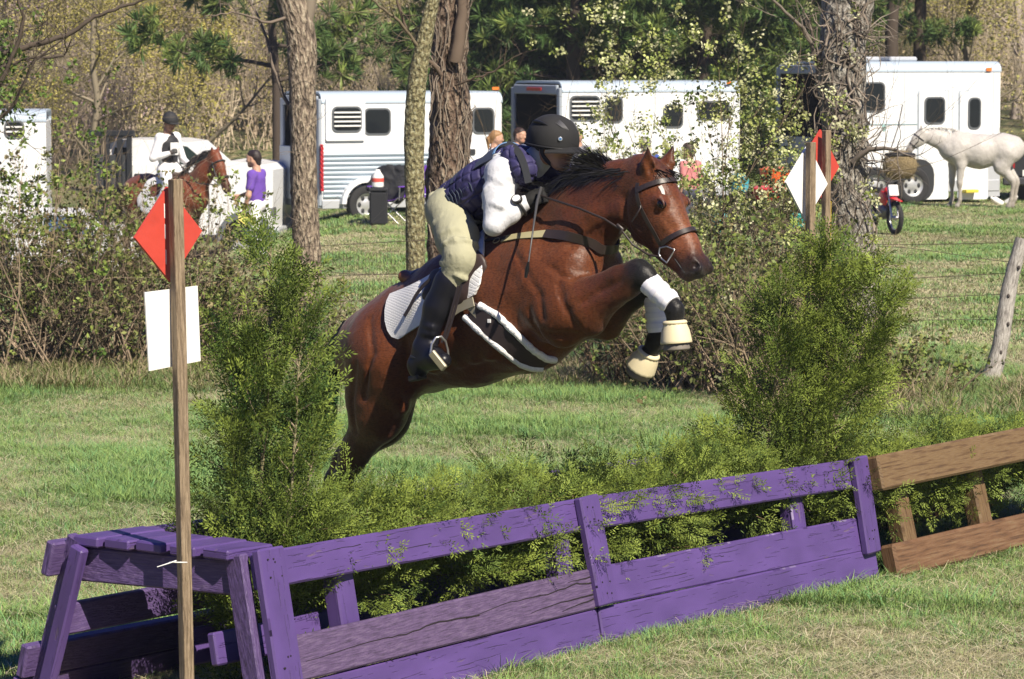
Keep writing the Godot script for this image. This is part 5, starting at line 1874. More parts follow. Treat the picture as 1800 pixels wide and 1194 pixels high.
func tack(o: Node3D, f: Flesh) -> void:
	var leather := mat(lin(0.028, 0.02, 0.018), 0.38)
	var mb := MB.new()
	# bridle
	var br := Node3D.new()
	br.name = "bridle"
	o.add_child(br)
	mb = MB.new(); strap_px(mb, f, [[1119, 336], [1135, 328], [1155, 321], [1178, 317]], 0.024, 0.006, 0.004, true); put("browband", mb, leather, br)
	mb = MB.new(); strap_px(mb, f, [[1122, 322], [1121, 340], [1126, 362], [1137, 385], [1150, 408], [1163, 432]], 0.02, 0.005, 0.003); put("cheekpiece", mb, leather, br)
	mb = MB.new(); strap_px(mb, f, [[1165, 428], [1178, 419], [1196, 410], [1212, 405]], 0.024, 0.007, 0.005, true); put("noseband", mb, leather, br)
	mb = MB.new()
	mb.tube([hp(1124, 350, 0.085), hp(1126, 365, 0.12), hp(1119, 378, 0.12), hp(1110, 390, 0.12)], [0.004, 0.005, 0.005, 0.003], 6)
	put("throat_strap", mb, leather, br)
	mb = MB.new()
	var ring := []
	for q in [[1160, 436], [1172, 433], [1186, 439], [1180, 450], [1172, 462], [1163, 455], [1158, 446], [1160, 436]]: ring.append(hp(q[0], q[1], 0.072))
	mb.tube(ring, ring.map(func(_p): return 0.0042), 7)
	put("bit_ring", mb, M.steel, br)
	mb = MB.new()
	mb.tube([hp(948, 343, 0.1), hp(975, 352, 0.16), hp(1020, 367, 0.17), hp(1062, 385, 0.16), hp(1092, 404, 0.14), hp(1112, 430, 0.12), hp(1140, 448, 0.09), hp(1162, 452, 0.075)], [0.005, 0.006, 0.006, 0.006, 0.006, 0.006, 0.006, 0.005], 6)
	put("rein", mb, leather, br)
	mb = MB.new()
	mb.tube([hp(1085, 395, 0.142), hp(1094, 403, 0.142), hp(1090, 411, 0.142)], [0.008, 0.012, 0.008], 8)
	put("rein_stop", mb, leather, br)
	mb = MB.new()
	mb.tube([hp(985, 345, -0.1), hp(1040, 362, -0.16), hp(1100, 400, -0.13), hp(1162, 452, -0.075)], [0.005, 0.006, 0.006, 0.005], 6)
	put("rein", mb, leather, br)
	# breastplate
	var bp := Node3D.new()
	bp.name = "breastplate"
	o.add_child(bp)
	var web := mat(lin(0.33, 0.3, 0.17), 0.8)
	mb = MB.new(); strap_px(mb, f, [[884, 422], [910, 417], [938, 414], [962, 412]], 0.042, 0.005, 0.004); put("web_strap", mb, web, bp)
	mb = MB.new(); strap_px(mb, f, [[958, 412.5], [990, 414], [1018, 419], [1042, 428], [1058, 438]], 0.045, 0.007, 0.005, true); put("chest_strap", mb, leather, bp)
	mb = MB.new(); strap_px(mb, f, [[818, 432], [840, 428], [858, 424], [872, 422], [890, 420]], 0.02, 0.006, 0.004); put("front_strap", mb, leather, bp)
	for c in [[852, 423], [874, 425]]:
		mb = MB.new()
		var h := hug(f, c[0], c[1], 0.008)
		ring = []
		for k in 15:
			var a := TAU * k / 14
			var t1: Vector3 = (h[1] as Vector3).cross(Vector3.UP).normalized()
			var t2: Vector3 = t1.cross(h[1])
			ring.append(h[0] + t1 * cos(a) * 0.018 + t2 * sin(a) * 0.018)
		mb.tube(ring, ring.map(func(_p): return 0.003), 6)
		put("brass_ring", mb, mat(lin(0.5, 0.4, 0.2), 0.35, 0.8), bp)
	# saddle pad: rows from front to back of the visible cloth
	var cloth := mat(lin(0.76, 0.76, 0.76), 0.9)
	var quilt := grey_noise(75, 0.02, 64, 1)
	for y in 64:
		for x in 64:
			var a := absf(fposmod((x + y) / 32.0, 1.0) - 0.5)
			var b := absf(fposmod((x - y + 64) / 32.0, 1.0) - 0.5)
			quilt.set_pixel(x, y, Color.from_hsv(0, 0, clampf(1.0 - exp(-minf(0.5 - a, 0.5 - b) * 14.0), 0, 1)))
	cloth.normal_enabled = true
	cloth.normal_texture = relief(quilt, 3.0)
	cloth.uv1_scale = Vector3(12, 11, 1)
	var rows := [[[854, 408], [690, 520]], [[853, 440], [684, 532]], [[851, 470], [681, 548]], [[846, 500], [681, 565]], [[838, 518], [685, 582]], [[822, 528], [692, 592]], [[800, 535], [704, 595]]]
	for side in 2:
		var g := []
		var nr := []
		for i in rows.size() * 2 - 1:
			var r0 = rows[i / 2]
			var r1 = rows[mini(rows.size() - 1, (i + 1) / 2)]
			var a := (Vector2(r0[0][0], r0[0][1]) + Vector2(r1[0][0], r1[0][1])) * 0.5
			var b := (Vector2(r0[1][0], r0[1][1]) + Vector2(r1[1][0], r1[1][1])) * 0.5
			var gr := []
			var nn := []
			for j in 15:
				var q := a.lerp(b, j / 14.0)
				var h := hug(f, q.x, q.y + 14.0 * sin(PI * j / 14.0) * (1.0 - i / 12.0), 0.006)
				if side == 1: h = [Vector3(h[0].x, h[0].y, -h[0].z), Vector3(h[1].x, h[1].y, -h[1].z)]
				gr.append(h[0])
				nn.append(h[1])
			g.append(gr)
			nr.append(nn)
		mb = MB.new()
		mb.sheet(g, nr, 0.014)
		put("saddle_pad", mb, cloth, o)
	# girth: dark middle, fleece edges
	var mid := [[832, 546], [858, 568], [890, 598], [925, 628], [955, 640]]
	mb = MB.new(); strap_px(mb, f, mid, 0.095, 0.012, 0.006); put("girth", mb, mat(lin(0.045, 0.03, 0.032), 0.75), o)
	var fleece := textured(ramped(grey_noise(76, 0.09, 128, 3), [[0.0, lin(0.62, 0.62, 0.62)], [1.0, lin(0.8, 0.8, 0.8)]]), 0.95, relief(grey_noise(77, 0.09, 128, 3), 4.0), 0.8, Vector3(6, 6, 6), true)
	for e in [[[845, 536], [875, 554], [905, 582], [938, 614], [960, 628], [975, 630]], [[820, 557], [845, 580], [880, 610], [915, 637], [935, 644], [952, 644]]]:
		var pts := []
		var ctl := Curve3D.new()
		for q in e: ctl.add_point(hug(f, q[0], q[1], 0.012)[0])
		for i in 26: pts.append(ctl.sample_baked(ctl.get_baked_length() * i / 25.0))
		mb = MB.new()
		mb.tube(pts, pts.map(func(_p): return 0.018 + rr(-0.002, 0.002)), 10)
		put("fleece_edge", mb, fleece, o)
	mb = MB.new()
	var hl := hug(f, 864, 564, 0.02)
	mb.box(Transform3D(Basis.looking_at(hl[1]), hl[0]), Vector3(0.02, 0.018, 0.004), 0.001)
	put("girth_label", mb, M.white, o)
	mb = MB.new(); strap_px(mb, f, [[790, 556], [812, 541], [838, 530]], 0.045, 0.006, 0.02); put("girth_strap", mb, mat(lin(0.33, 0.3, 0.22), 0.8), o)
	mb = MB.new(); strap_px(mb, f, [[815, 520], [828, 535], [845, 553]], 0.045, 0.006, 0.014); put("girth_strap", mb, mat(lin(0.3, 0.27, 0.19), 0.8), o)
	# saddle
	var sd := Node3D.new()
	sd.name = "saddle"
	o.add_child(sd)
	var s := Flesh.new()
	var N := lin(0.012, 0.014, 0.022)
	s.bone(hp(732, 491), hp(748, 488), 0.045, 0.045, 2.6, lin(0.17, 0.06, 0.025), 0.03, lin(0.15, 0.05, 0.022))
	s.bone(hp(752, 486), hp(780, 480), 0.045, 0.044, 2.6, N, 0.03)
	s.bone(hp(780, 480), hp(820, 450), 0.044, 0.05, 2.4, N, 0.05)
	s.bone(hp(820, 450), hp(852, 412), 0.05, 0.06, 1.7, N, 0.05)
	obj("seat", s.build(0.009), vmat(0.32), sd)
	s = Flesh.new()
	for sg in [1.0, -1.0]:
		s.bone(hm(711, 486, 0.11, sg), hm(730, 495, 0.125, sg), 0.03, 0.026, 1.0, lin(0.2, 0.07, 0.025), 0.02)
	s.bone(hm(711, 486, 0.11, 1.0), hm(711, 486, 0.11, -1.0), 0.028, 0.028, 1.0, lin(0.2, 0.07, 0.025), 0.02)
	obj("cantle", s.build(0.008), vmat(0.4), sd)
	s = Flesh.new()
	for sg in [1.0, -1.0]:
		s.bone(hm(713, 502, 0.11, sg), hm(742, 500, 0.15, sg), 0.022, 0.022, 1.0, lin(0.14, 0.05, 0.025), 0.01)
		s.bone(hm(706, 514, 0.11, sg), hm(742, 510, 0.17, sg), 0.026, 0.028, 1.0, lin(0.55, 0.5, 0.4), 0.01)
	s.bone(hp(738, 506), hp(780, 500), 0.04, 0.05, 2.2, lin(0.14, 0.05, 0.025), 0.02)
	obj("panel", s.build(0.008), vmat(0.55), sd)
	for sg in [1.0, -1.0]:
		s = Flesh.new()
		var C := lin(0.04, 0.026, 0.022)
		s.bone(hp(768, 492, 0.25) * Vector3(1, 1, sg), hp(752, 522, 0.31) * Vector3(1, 1, sg), 0.055, 0.04, 0.35, C, 0.03)
		s.bone(hp(832, 440, 0.2) * Vector3(1, 1, sg), hp(835, 470, 0.27) * Vector3(1, 1, sg), 0.05, 0.055, 0.35, C, 0.03)
		s.bone(hp(835, 470, 0.27) * Vector3(1, 1, sg), hp(812, 520, 0.32) * Vector3(1, 1, sg), 0.055, 0.05, 0.3, C, 0.03)
		s.bone(hp(800, 470, 0.27) * Vector3(1, 1, sg), hp(790, 520, 0.31) * Vector3(1, 1, sg), 0.08, 0.06, 0.25, C, 0.03)
		obj("flap", s.build(0.009), vmat(0.5), sd)
	mb = MB.new()
	var z := 0.33
	var stp := []
	for q in [[757, 491], [742, 505], [730, 522], [718, 545], [711, 556]]: stp.append([hp(q[0], q[1], z), Vector3(0, 0.1, 1).normalized()])
	strap(mb, stp, 0.018, 0.004)
	put("loose_strap", mb, leather, sd)
	for lx in [0.0, 6.0]:
		mb = MB.new()
		stp = []
		for q in [[812, 500], [800, 545], [788, 585], [782, 600]]: stp.append([hp(q[0] - lx, q[1] + lx * 0.4, 0.37 + lx * 0.001), Vector3(0.2, 0.1, 1).normalized()])
		strap(mb, stp, 0.014, 0.003)
		put("stirrup_leather", mb, leather, sd)
	mb = MB.new()
	mb.tube([hp(757, 620, 0.485), hp(759, 605, 0.48), hp(766, 594, 0.46), hp(775, 592, 0.44), hp(783, 600, 0.41), hp(787, 615, 0.39), hp(789, 634, 0.385)], [0.006, 0.006, 0.006, 0.008, 0.006, 0.006, 0.006], 8)
	var iron := put("stirrup_iron", mb, M.steel, sd)
	mb = MB.new()
	var ta := hp(758, 619, 0.49)
	var tb := hp(782, 649, 0.475)
	mb.beam(ta, tb, 0.042, 0.02, Vector3(-0.1, 0.15, 1.0), 0.006)
	put("tread", mb, mat(lin(0.5, 0.46, 0.34), 0.35, 0.7), iron)

# ---------- people ----------
func grooved(m: ArrayMesh, dirs: Array, depth: float, w: float) -> ArrayMesh:   # presses seams into a mesh: [axis, pitch, shift]
	var a := m.surface_get_arrays(0)
	var v: PackedVector3Array = a[Mesh.ARRAY_VERTEX]
	var n: PackedVector3Array = a[Mesh.ARRAY_NORMAL]
	for i in v.size():
		var g := 0.0
		for d in dirs:
			var u: float = (v[i].dot(d[0]) + d[2]) / d[1]
			var e: float = absf(u - roundf(u)) * d[1]
			g = maxf(g, 1.0 - smoothstep(0.0, w, e))
		v[i] -= n[i] * depth * g
	a[Mesh.ARRAY_VERTEX] = v
	a[Mesh.ARRAY_NORMAL] = Flesh.new().nrm(v, a[Mesh.ARRAY_INDEX])
	var am := ArrayMesh.new()
	am.add_surface_from_arrays(Mesh.PRIMITIVE_TRIANGLES, a)
	return am

func hd(c: Vector3, b: Basis, x: float, y: float, z: float) -> Vector3:   # x forward, y up, z aside
	return c + b.x * x + b.y * y + b.z * z

func make_head(c: Vector3, b: Basis, skin: Color, necked := true) -> Flesh:
	var f := Flesh.new()
	var dark := skin * 0.75
	f.bone(hd(c, b, -0.025, 0.035, 0) , hd(c, b, 0.02, 0.035, 0), 0.088, 0.082, 0.92, skin, 0.04)
	f.bone(hd(c, b, 0.03, -0.01, 0), hd(c, b, 0.045, -0.06, 0), 0.062, 0.048, 0.95, skin, 0.04)
	f.bone(hd(c, b, 0.062, -0.095, 0), hd(c, b, 0.068, -0.098, 0), 0.026, 0.022, 1.1, skin, 0.03)
	f.bone(hd(c, b, 0.088, 0.012, 0), hd(c, b, 0.112, -0.026, 0), 0.01, 0.015, 0.9, skin, 0.014)     # nose
	f.bone(hd(c, b, 0.1, -0.033, -0.012), hd(c, b, 0.1, -0.033, 0.012), 0.009, 0.009, 1.0, skin, 0.01)
	f.bone(hd(c, b, 0.089, -0.06, -0.016), hd(c, b, 0.089, -0.06, 0.016), 0.009, 0.009, 1.0, lin(skin.r * 0.8, skin.g * 0.5, skin.b * 0.5), 0.008)
	f.bone(hd(c, b, 0.086, -0.072, -0.012), hd(c, b, 0.086, -0.072, 0.012), 0.009, 0.009, 1.0, lin(skin.r * 0.8, skin.g * 0.5, skin.b * 0.5), 0.008)
	f.bone(hd(c, b, 0.08, 0.03, -0.035), hd(c, b, 0.08, 0.03, 0.035), 0.014, 0.014, 1.0, skin, 0.02)
	for s in [-1.0, 1.0]:
		f.bone(hd(c, b, -0.005, 0.012, 0.078 * s), hd(c, b, -0.004, -0.03, 0.074 * s), 0.017, 0.01, 0.6, skin, 0.006, dark)
		f.bone(hd(c, b, 0.055, -0.025, 0.045 * s), hd(c, b, 0.055, -0.025, 0.045 * s), 0.028, 0.028, 1.0, skin, 0.03)
		f.bone(hd(c, b, -0.005, -0.04, 0.05 * s), hd(c, b, 0.05, -0.085, 0.025 * s), 0.03, 0.024, 1.0, skin, 0.03)
	if necked: f.bone(hd(c, b, -0.03, -0.04, 0), hd(c, b, -0.05, -0.15, 0), 0.055, 0.055, 1.0, skin, 0.04)
	return f

# a hand that closes round something: wrist, knuckles towards kd, fingers curl towards cd
func fist(f: Flesh, wrist: Vector3, kd: Vector3, across: Vector3, cd: Vector3, col: Color, s := 1.0) -> void:
	var palm := wrist + kd * 0.055 * s
	f.bone(wrist, wrist + kd * 0.03 * s, 0.026 * s, 0.026 * s, 1.0, col, 0.02)
	for i in 4:
		var a := (i - 1.5) * 0.021 * s
		var ln: float = [0.9, 1.0, 0.96, 0.78][i]
		var k0 := wrist + kd * 0.088 * s * (0.97 + 0.03 * ln) + across * a
		f.bone(wrist + kd * 0.025 * s + across * a * 0.7, k0, 0.014 * s, 0.0115 * s, 1.0, col, 0.016)
		var k1 := k0 + (kd * 0.55 + cd * 0.8).normalized() * 0.036 * s * ln
		var k2 := k1 + (cd * 0.75 - kd * 0.75).normalized() * 0.026 * s * ln
		var k3 := k2 + (-kd * 0.9 + cd * -0.2).normalized() * 0.02 * s * ln
		f.bone(k0, k1, 0.0115 * s, 0.0105 * s, 1.0, col, 0.004)
		f.bone(k1, k2, 0.0105 * s, 0.0095 * s, 1.0, col, 0.003)
		f.bone(k2, k3, 0.0095 * s, 0.0085 * s, 1.0, col, 0.003)
	var t0 := wrist + kd * 0.03 * s - across * 0.028 * s
	var t1 := t0 + (kd * 0.7 - across * 0.35 + cd * 0.55).normalized() * 0.04 * s
	var t2 := t1 + (kd * 0.7 + across * 0.4 + cd * 0.5).normalized() * 0.03 * s
	f.bone(t0, t1, 0.015 * s, 0.0125 * s, 1.0, col, 0.01)
	f.bone(t1, t2, 0.0125 * s, 0.01 * s, 1.0, col, 0.003)

func creases(sd: int, f: float) -> FastNoiseLite:
	var n := FastNoiseLite.new()
	n.seed = sd
	n.noise_type = FastNoiseLite.TYPE_SIMPLEX_SMOOTH
	n.frequency = f
	n.fractal_type = FastNoiseLite.FRACTAL_RIDGED
	n.fractal_octaves = 1
	n.fractal_gain = 0.4
	n.domain_warp_enabled = true
	n.domain_warp_amplitude = 0.06
	n.domain_warp_frequency = 4.0
	return n

# soft creases lying slantwise across a sleeve or trouser leg of radius r
func folds(f: Flesh, a: Vector3, b: Vector3, r: float, count: int, sd: int, col: Color) -> void:
	var g := RandomNumberGenerator.new()
	g.seed = sd
	var d := (b - a).normalized()
	var x := d.cross(Vector3(0.3, 0.2, 1)).normalized()
	var y := d.cross(x)
	for i in count:
		var t := (i + g.randf()) / count
		var a0 := g.randf() * TAU
		var span := g.randf_range(0.9, 1.9)
		var slant := g.randf_range(-0.07, 0.07)
		var prev := Vector3.ZERO
		for j in 4:
			var u := j / 3.0
			var ang := a0 + span * u
			var q := a.lerp(b, t) + (x * cos(ang) + y * sin(ang)) * (r * 0.985) + d * slant * (u - 0.5)
			if j > 0: f.bone(prev, q, 0.0085 * sin(PI * (u - 0.2)) + 0.003, 0.0085 * sin(PI * minf(u + 0.1, 1.0)) + 0.003, 1.0, col, 0.018)
			prev = q

func rider() -> void:
	var o := thing("person", "person in navy vest, white shirt and black helmet crouching over the leaping bay horse", "person", HC, -HYAW)
	var skin := lin(0.46, 0.26, 0.185)
	var pel := hp(800, 368)
	var chest := hp(900, 306)
	var neck := hp(936, 286)
	var headc := hp(976, 253)
	var sh := []
	var el := []
	var wr := []
	var hip := []
	var kn := []
	var an := []
	for s in [1.0, -1.0]:
		var m := Vector3(1, 1, s)
		sh.append(hp(884, 307, 0.165) * m)
		el.append(hp(868, 396, 0.27) * m)
		wr.append(hp(922, 357, 0.15) * m)
		hip.append(hp(796, 372, 0.1) * m)
		kn.append(hp(810, 455, 0.30) * m)
		an.append(hp(744, 612, 0.39) * m)
	# the body itself: one skin from head to feet
	var f := Flesh.new()
	f.bone(pel, chest, 0.1, 0.11, 1.3, skin, 0.05)
	f.bone(chest, neck, 0.09, 0.055, 1.1, skin, 0.05)
	f.bone(neck, headc + Vector3(-0.03, -0.04, 0), 0.052, 0.055, 1.0, skin, 0.04)
	for k in 2:
		f.bone(chest, sh[k], 0.08, 0.06, 1.0, skin, 0.04)
		f.bone(sh[k], el[k], 0.05, 0.04, 1.0, skin, 0.03)
		f.bone(el[k], wr[k], 0.04, 0.027, 1.0, skin, 0.03)
		f.bone(pel, hip[k], 0.1, 0.09, 1.0, skin, 0.04)
		f.bone(hip[k], kn[k], 0.08, 0.055, 1.0, skin, 0.03)
		f.bone(kn[k], an[k], 0.05, 0.036, 1.0, skin, 0.03)
	var look := Basis(Vector3.FORWARD, 0.10)    # nose a little down
	look = Basis(Vector3.BACK, -0.16) * Basis(Vector3.UP, -0.06)
	var hf := make_head(headc, look, skin, false)
	var M_skin := vmat(0.5, 0.4)
	obj("body", merged([f.build(0.014), hf.build(0.0045)]), M_skin, o)
	# shirt
	var W := lin(0.56, 0.57, 0.6)
	f = Flesh.new()
	f.bone(pel + Vector3(0.03, 0.01, 0), chest, 0.125, 0.13, 1.25, W, 0.05)
	for k in 2:
		var mid: Vector3 = (sh[k] + el[k]) * 0.5
		f.bone(chest, sh[k], 0.1, 0.078, 1.0, W, 0.05)
		f.bone(sh[k], mid, 0.076, 0.071, 1.0, W, 0.04)
		f.bone(mid, el[k], 0.071, 0.054, 1.0, W, 0.03)
		f.bone(el[k], el[k].lerp(wr[k], 0.55), 0.052, 0.049, 1.0, W, 0.012)
		f.bone(el[k].lerp(wr[k], 0.55), wr[k], 0.05, 0.037, 1.0, W, 0.02)
		f.bone(wr[k].lerp(el[k], 0.12), wr[k], 0.041, 0.04, 1.0, W, 0.006)
	for k in 2:
		folds(f, sh[k], sh[k].lerp(el[k], 0.8), 0.072, 7, 21 + k, W)
	var cloth := vmat(0.85, 0.2)
	var wrinkle := FastNoiseLite.new()
	wrinkle.seed = 33
	wrinkle.frequency = 0.011
	wrinkle.fractal_type = FastNoiseLite.FRACTAL_RIDGED
	wrinkle.fractal_octaves = 3
	wrinkle.domain_warp_enabled = true
	wrinkle.domain_warp_amplitude = 30.0
	wrinkle.domain_warp_frequency = 0.01
	cloth.normal_enabled = true
	cloth.normal_texture = relief(wrinkle.get_seamless_image(512, 512), 9.0)
	cloth.normal_scale = 0.45
	cloth.uv1_triplanar = true
	cloth.uv1_scale = Vector3(2.4, 1.5, 2.4)
	obj("shirt", f.build(0.0085, creases(14, 3.6), 0.002), cloth, o)
	f = Flesh.new()
	f.bone(hp(928, 298), hp(945, 281), 0.078, 0.068, 1.0, W, 0.02)
	f.bone(hp(945, 281), hp(951, 274), 0.069, 0.064, 1.0, W, 0.01)
	obj("collar", f.build(0.008), cloth, o)
	# vest of padded blocks
	var V := lin(0.036, 0.035, 0.095)
	f = Flesh.new()
	var ax := (chest - pel).normalized()
	var wst := pel.lerp(chest, 0.12) + Vector3(0, 0.012, 0)
	f.bone(wst, pel.lerp(chest, 0.6), 0.128, 0.142, 1.28, V, 0.05)
	f.bone(pel.lerp(chest, 0.6), chest + ax * 0.02, 0.142, 0.135, 1.22, V, 0.05)
	for k in 2:
		f.bone(chest + ax * 0.06, hp(918, 296, 0.13) * Vector3(1, 1, 1.0 - 2.0 * k), 0.09, 0.064, 1.0, V, 0.05)
		f.bone(hp(902, 275, 0.12) * Vector3(1, 1, 1.0 - 2.0 * k), hp(918, 300, 0.13) * Vector3(1, 1, 1.0 - 2.0 * k), 0.06, 0.07, 1.0, V, 0.04)
	var vest := grooved(f.build(0.0065), [[ax, 0.055, 0.01], [Vector3(0, 0, 1), 0.075, 0.037], [ax.cross(Vector3(0, 0, 1)), 0.062, 0.02]], 0.009, 0.009)
	var vo := obj("vest", vest, vmat(0.6, 0.4), o)
	var mb := MB.new()
	var up := ax.cross(Vector3(0, 0, -1)).normalized()
	if up.y < 0: up = -up
	# strap down the shoulder, lacing at the side, dark number bib on the back
	var st := []
	for q in [[893, 253, 0.06], [905, 258, 0.12], [917, 272, 0.155], [926, 295, 0.17], [932, 322, 0.165]]:
		st.append([hp(q[0], q[1], q[2]) + Vector3(0, 0, 0.012), Vector3(0.35, 0.4, 1).normalized()])
	strap(mb, st, 0.034, 0.006)
	put("vest_strap", mb, mat(lin(0.022, 0.024, 0.028), 0.7), vo)
	var g := []
	var nr := []
	for i in 9:
		var t := i / 8.0
		var row := []
		var rn := []
		for j in 9:
			var a := lerpf(-1.05, 1.05, j / 8.0)
			var r := lerpf(0.143, 0.146, sin(t * PI * 0.5)) + 0.004 * sin(t * 9.0 + j)
			row.append(pel.lerp(chest, lerpf(0.35, 1.08, t)) + up * cos(a) * r + Vector3(0, 0, sin(a) * r * 1.18))
			rn.append((up * cos(a) + Vector3(0, 0, sin(a))).normalized())
		g.append(row); nr.append(rn)
	mb = MB.new()
	mb.sheet(g, nr, 0.005)
	put("back_bib", mb, mat(lin(0.045, 0.055, 0.085), 0.65), vo)
	mb = MB.new()
	st = []
	for i in 9:
		var a := lerpf(-0.9, 0.9, i / 8.0)
		st.append([chest + ax * 0.04 + up * cos(a) * 0.15 + Vector3(0, 0, sin(a) * 0.172), (up * cos(a) + Vector3(0, 0, sin(a))).normalized()])
	strap(mb, st, 0.014, 0.004)
	put("bib_edge", mb, mat(lin(0.13, 0.24, 0.42), 0.6), vo)
	for i in 9:
		mb = MB.new()
		var c := pel.lerp(chest, 0.22 + 0.055 * i) + Vector3(0, 0, 0.172)
		mb.tube([c + up * 0.035, c + up * 0.0 + ax * 0.018 + Vector3(0, 0, 0.012), c - up * 0.04 + ax * 0.004], [0.004, 0.0045, 0.004], 5)
		put("lacing", mb, mat(lin(0.015, 0.025, 0.05), 0.7), vo)
	for i in 3:
		mb = MB.new()
		var c := wst + Vector3(0.0, 0, 0.17) - ax * 0.02
		mb.tube([c + ax * 0.03 * i, c + ax * (0.03 * i - 0.03) - up * 0.06 + Vector3(0, 0, 0.02), c + ax * (0.03 * i - 0.05) - up * 0.05 + Vector3(0, 0, 0.03)], [0.003, 0.003, 0.002], 4)
		put("lacing", mb, mat(lin(0.015, 0.025, 0.05), 0.7), vo)
	# breeches
	var T := lin(0.36, 0.35, 0.24)
	f = Flesh.new()
	f.bone(pel + Vector3(-0.01, -0.01, 0), pel + ax * 0.07, 0.128, 0.122, 1.2, T, 0.05)
	for k in 2:
		f.bone(hip[k] + Vector3(-0.03, 0, 0), kn[k].lerp(hip[k], 0.45), 0.11, 0.1, 1.0, T, 0.05)
		f.bone(kn[k].lerp(hip[k], 0.45), kn[k], 0.1, 0.082, 1.0, T, 0.05)
		f.bone(kn[k], kn[k].lerp(an[k], 0.36), 0.078, 0.06, 1.0, T, 0.04)
	for k in 2:
		folds(f, hip[k] + Vector3(-0.02, 0, 0), kn[k], 0.1, 9, 41 + k, T)
		folds(f, kn[k], kn[k].lerp(an[k], 0.22), 0.08, 5, 51 + k, T)
	folds(f, pel - Vector3(0.02, 0.02, 0.05), pel + Vector3(0.02, 0.06, 0.05), 0.135, 6, 61, T)
	obj("breeches", f.build(0.0085, creases(15, 3.2), 0.0025), cloth, o)
	mb = MB.new()
	var ring := []
	for i in 21:
		var a := TAU * i / 20
		ring.append(pel + ax * 0.075 + up * cos(a) * 0.125 + Vector3(0, 0, sin(a) * 0.152))
	mb.tube(ring, ring.map(func(_p): return 0.012), 8)
	put("belt", mb, mat(lin(0.36, 0.34, 0.22), 0.7), o)
	# tall boots
	for k in 2:
		var s: float = [1.0, -1.0][k]
		var toe := hp(779, 634, 0.43) * Vector3(1, 1, s)
		var heel := hp(731, 656, 0.40) * Vector3(1, 1, s)
		f = Flesh.new()
		var Kc := lin(0.009, 0.01, 0.014)
		f.bone(kn[k].lerp(an[k], 0.27) + Vector3(-0.012, 0, 0), kn[k].lerp(an[k], 0.55) + Vector3(-0.012, 0, 0), 0.076, 0.07, 1.0, Kc, 0.03)
		f.bone(kn[k].lerp(an[k], 0.55) + Vector3(-0.012, 0, 0), an[k], 0.07, 0.048, 1.0, Kc, 0.03)
		f.bone(an[k], heel.lerp(an[k], 0.4), 0.05, 0.046, 1.0, Kc, 0.03)
		f.bone(an[k] + Vector3(0.01, -0.01, 0), an[k].lerp(toe, 0.6), 0.05, 0.046, 1.0, Kc, 0.03)
		f.bone(heel + Vector3(0.005, 0.03, 0), heel + Vector3(0.01, 0.015, 0), 0.043, 0.04, 1.0, Kc, 0.02)
		f.bone(an[k].lerp(heel, 0.6), toe, 0.048, 0.04, 1.05, Kc, 0.03)
		folds(f, kn[k].lerp(an[k], 0.75), an[k] + (an[k] - kn[k]) * 0.04, 0.052, 7, 71 + k, Kc)
		f.bone(heel.lerp(toe, 0.1), heel.lerp(toe, 0.1) + Vector3(0, 0.02, 0), 0.038, 0.038, 1.0, Kc, 0.02)
		var boot := obj("boot", f.build(0.0075, noise3(16, 9.0), 0.002), vmat(0.36, 0.4), o)
		mb = MB.new()
		mb.beam(heel + Vector3(-0.022, -0.03, 0), heel.lerp(toe, 0.3) + Vector3(-0.012, -0.034, 0), 0.068, 0.03, (toe - heel).cross(Vector3(0, 0, -1)), 0.006)
		put("heel", mb, mat(lin(0.04, 0.035, 0.03), 0.7), boot)
		mb = MB.new()
		var c: Vector3 = an[k].lerp(heel, 0.45)
		ring = []
		for i in 17:
			var a := TAU * i / 16
			ring.append(c + Vector3(cos(a) * 0.056 + 0.012, sin(a) * 0.012 - cos(a) * 0.012, sin(a) * 0.054))
		mb.tube(ring, ring.map(func(_p): return 0.006), 6)
		put("spur_strap", mb, mat(lin(0.015, 0.015, 0.017), 0.4), boot)
		mb = MB.new()
		mb.tube([hp(727, 630, 0.425) * Vector3(1, 1, s), hp(729, 650, 0.42) * Vector3(1, 1, s)], [0.005, 0.005], 6)
		put("spur", mb, M.steel, boot)
	# gloves
	for k in 2:
		var s: float = [1.0, -1.0][k]
		f = Flesh.new()
		var gc := lin(0.016, 0.016, 0.018)
		var kd := (hp(958, 342, 0.09) - hp(922, 357, 0.15)).normalized() * Vector3(1, 1, s)
		var across := Vector3(0.25, -0.9, 0.25 * s)
		across = (across - kd * across.dot(kd)).normalized()
		var cdir := kd.cross(across).normalized()
		if cdir.z * s > 0: cdir = -cdir
		f.bone(wr[k] - kd * 0.01, wr[k] + kd * 0.03, 0.034, 0.03, 1.0, gc, 0.02)
		fist(f, wr[k] + kd * 0.012, kd, across, cdir, gc, 1.02)
		obj("glove", f.build(0.0045), vmat(0.75, 0.3), o)
	# watch
	mb = MB.new()
	var wd: Vector3 = (wr[0] - el[0]).normalized()
	var wc: Vector3 = wr[0].lerp(el[0], 0.16)
	var w1 := Vector3(0, 0, 1) - wd * wd.z
	w1 = w1.normalized()
	var w2 := wd.cross(w1)
	ring = []
	for i in 21:
		var a := TAU * i / 20
		ring.append(wc + w1 * cos(a) * 0.05 + w2 * sin(a) * 0.05)
	mb.tube(ring, ring.map(func(_p): return 0.008), 8)
	var wt := put("watch", mb, mat(lin(0.015, 0.015, 0.017), 0.5), o)
	var wn := (w1 + Vector3(-0.15, 0.25, 0)).normalized()
	mb = MB.new()
	mb.lathe(frame(wn, 0, 1.0, wc + wn * 0.048), [Vector2(0.0, 0.016), Vector2(0.019, 0.016), Vector2(0.024, 0.018), Vector2(0.028, 0.012), Vector2(0.028, 0.0)], 24)
	put("bezel", mb, mat(lin(0.015, 0.015, 0.017), 0.4), wt)
	mb = MB.new()
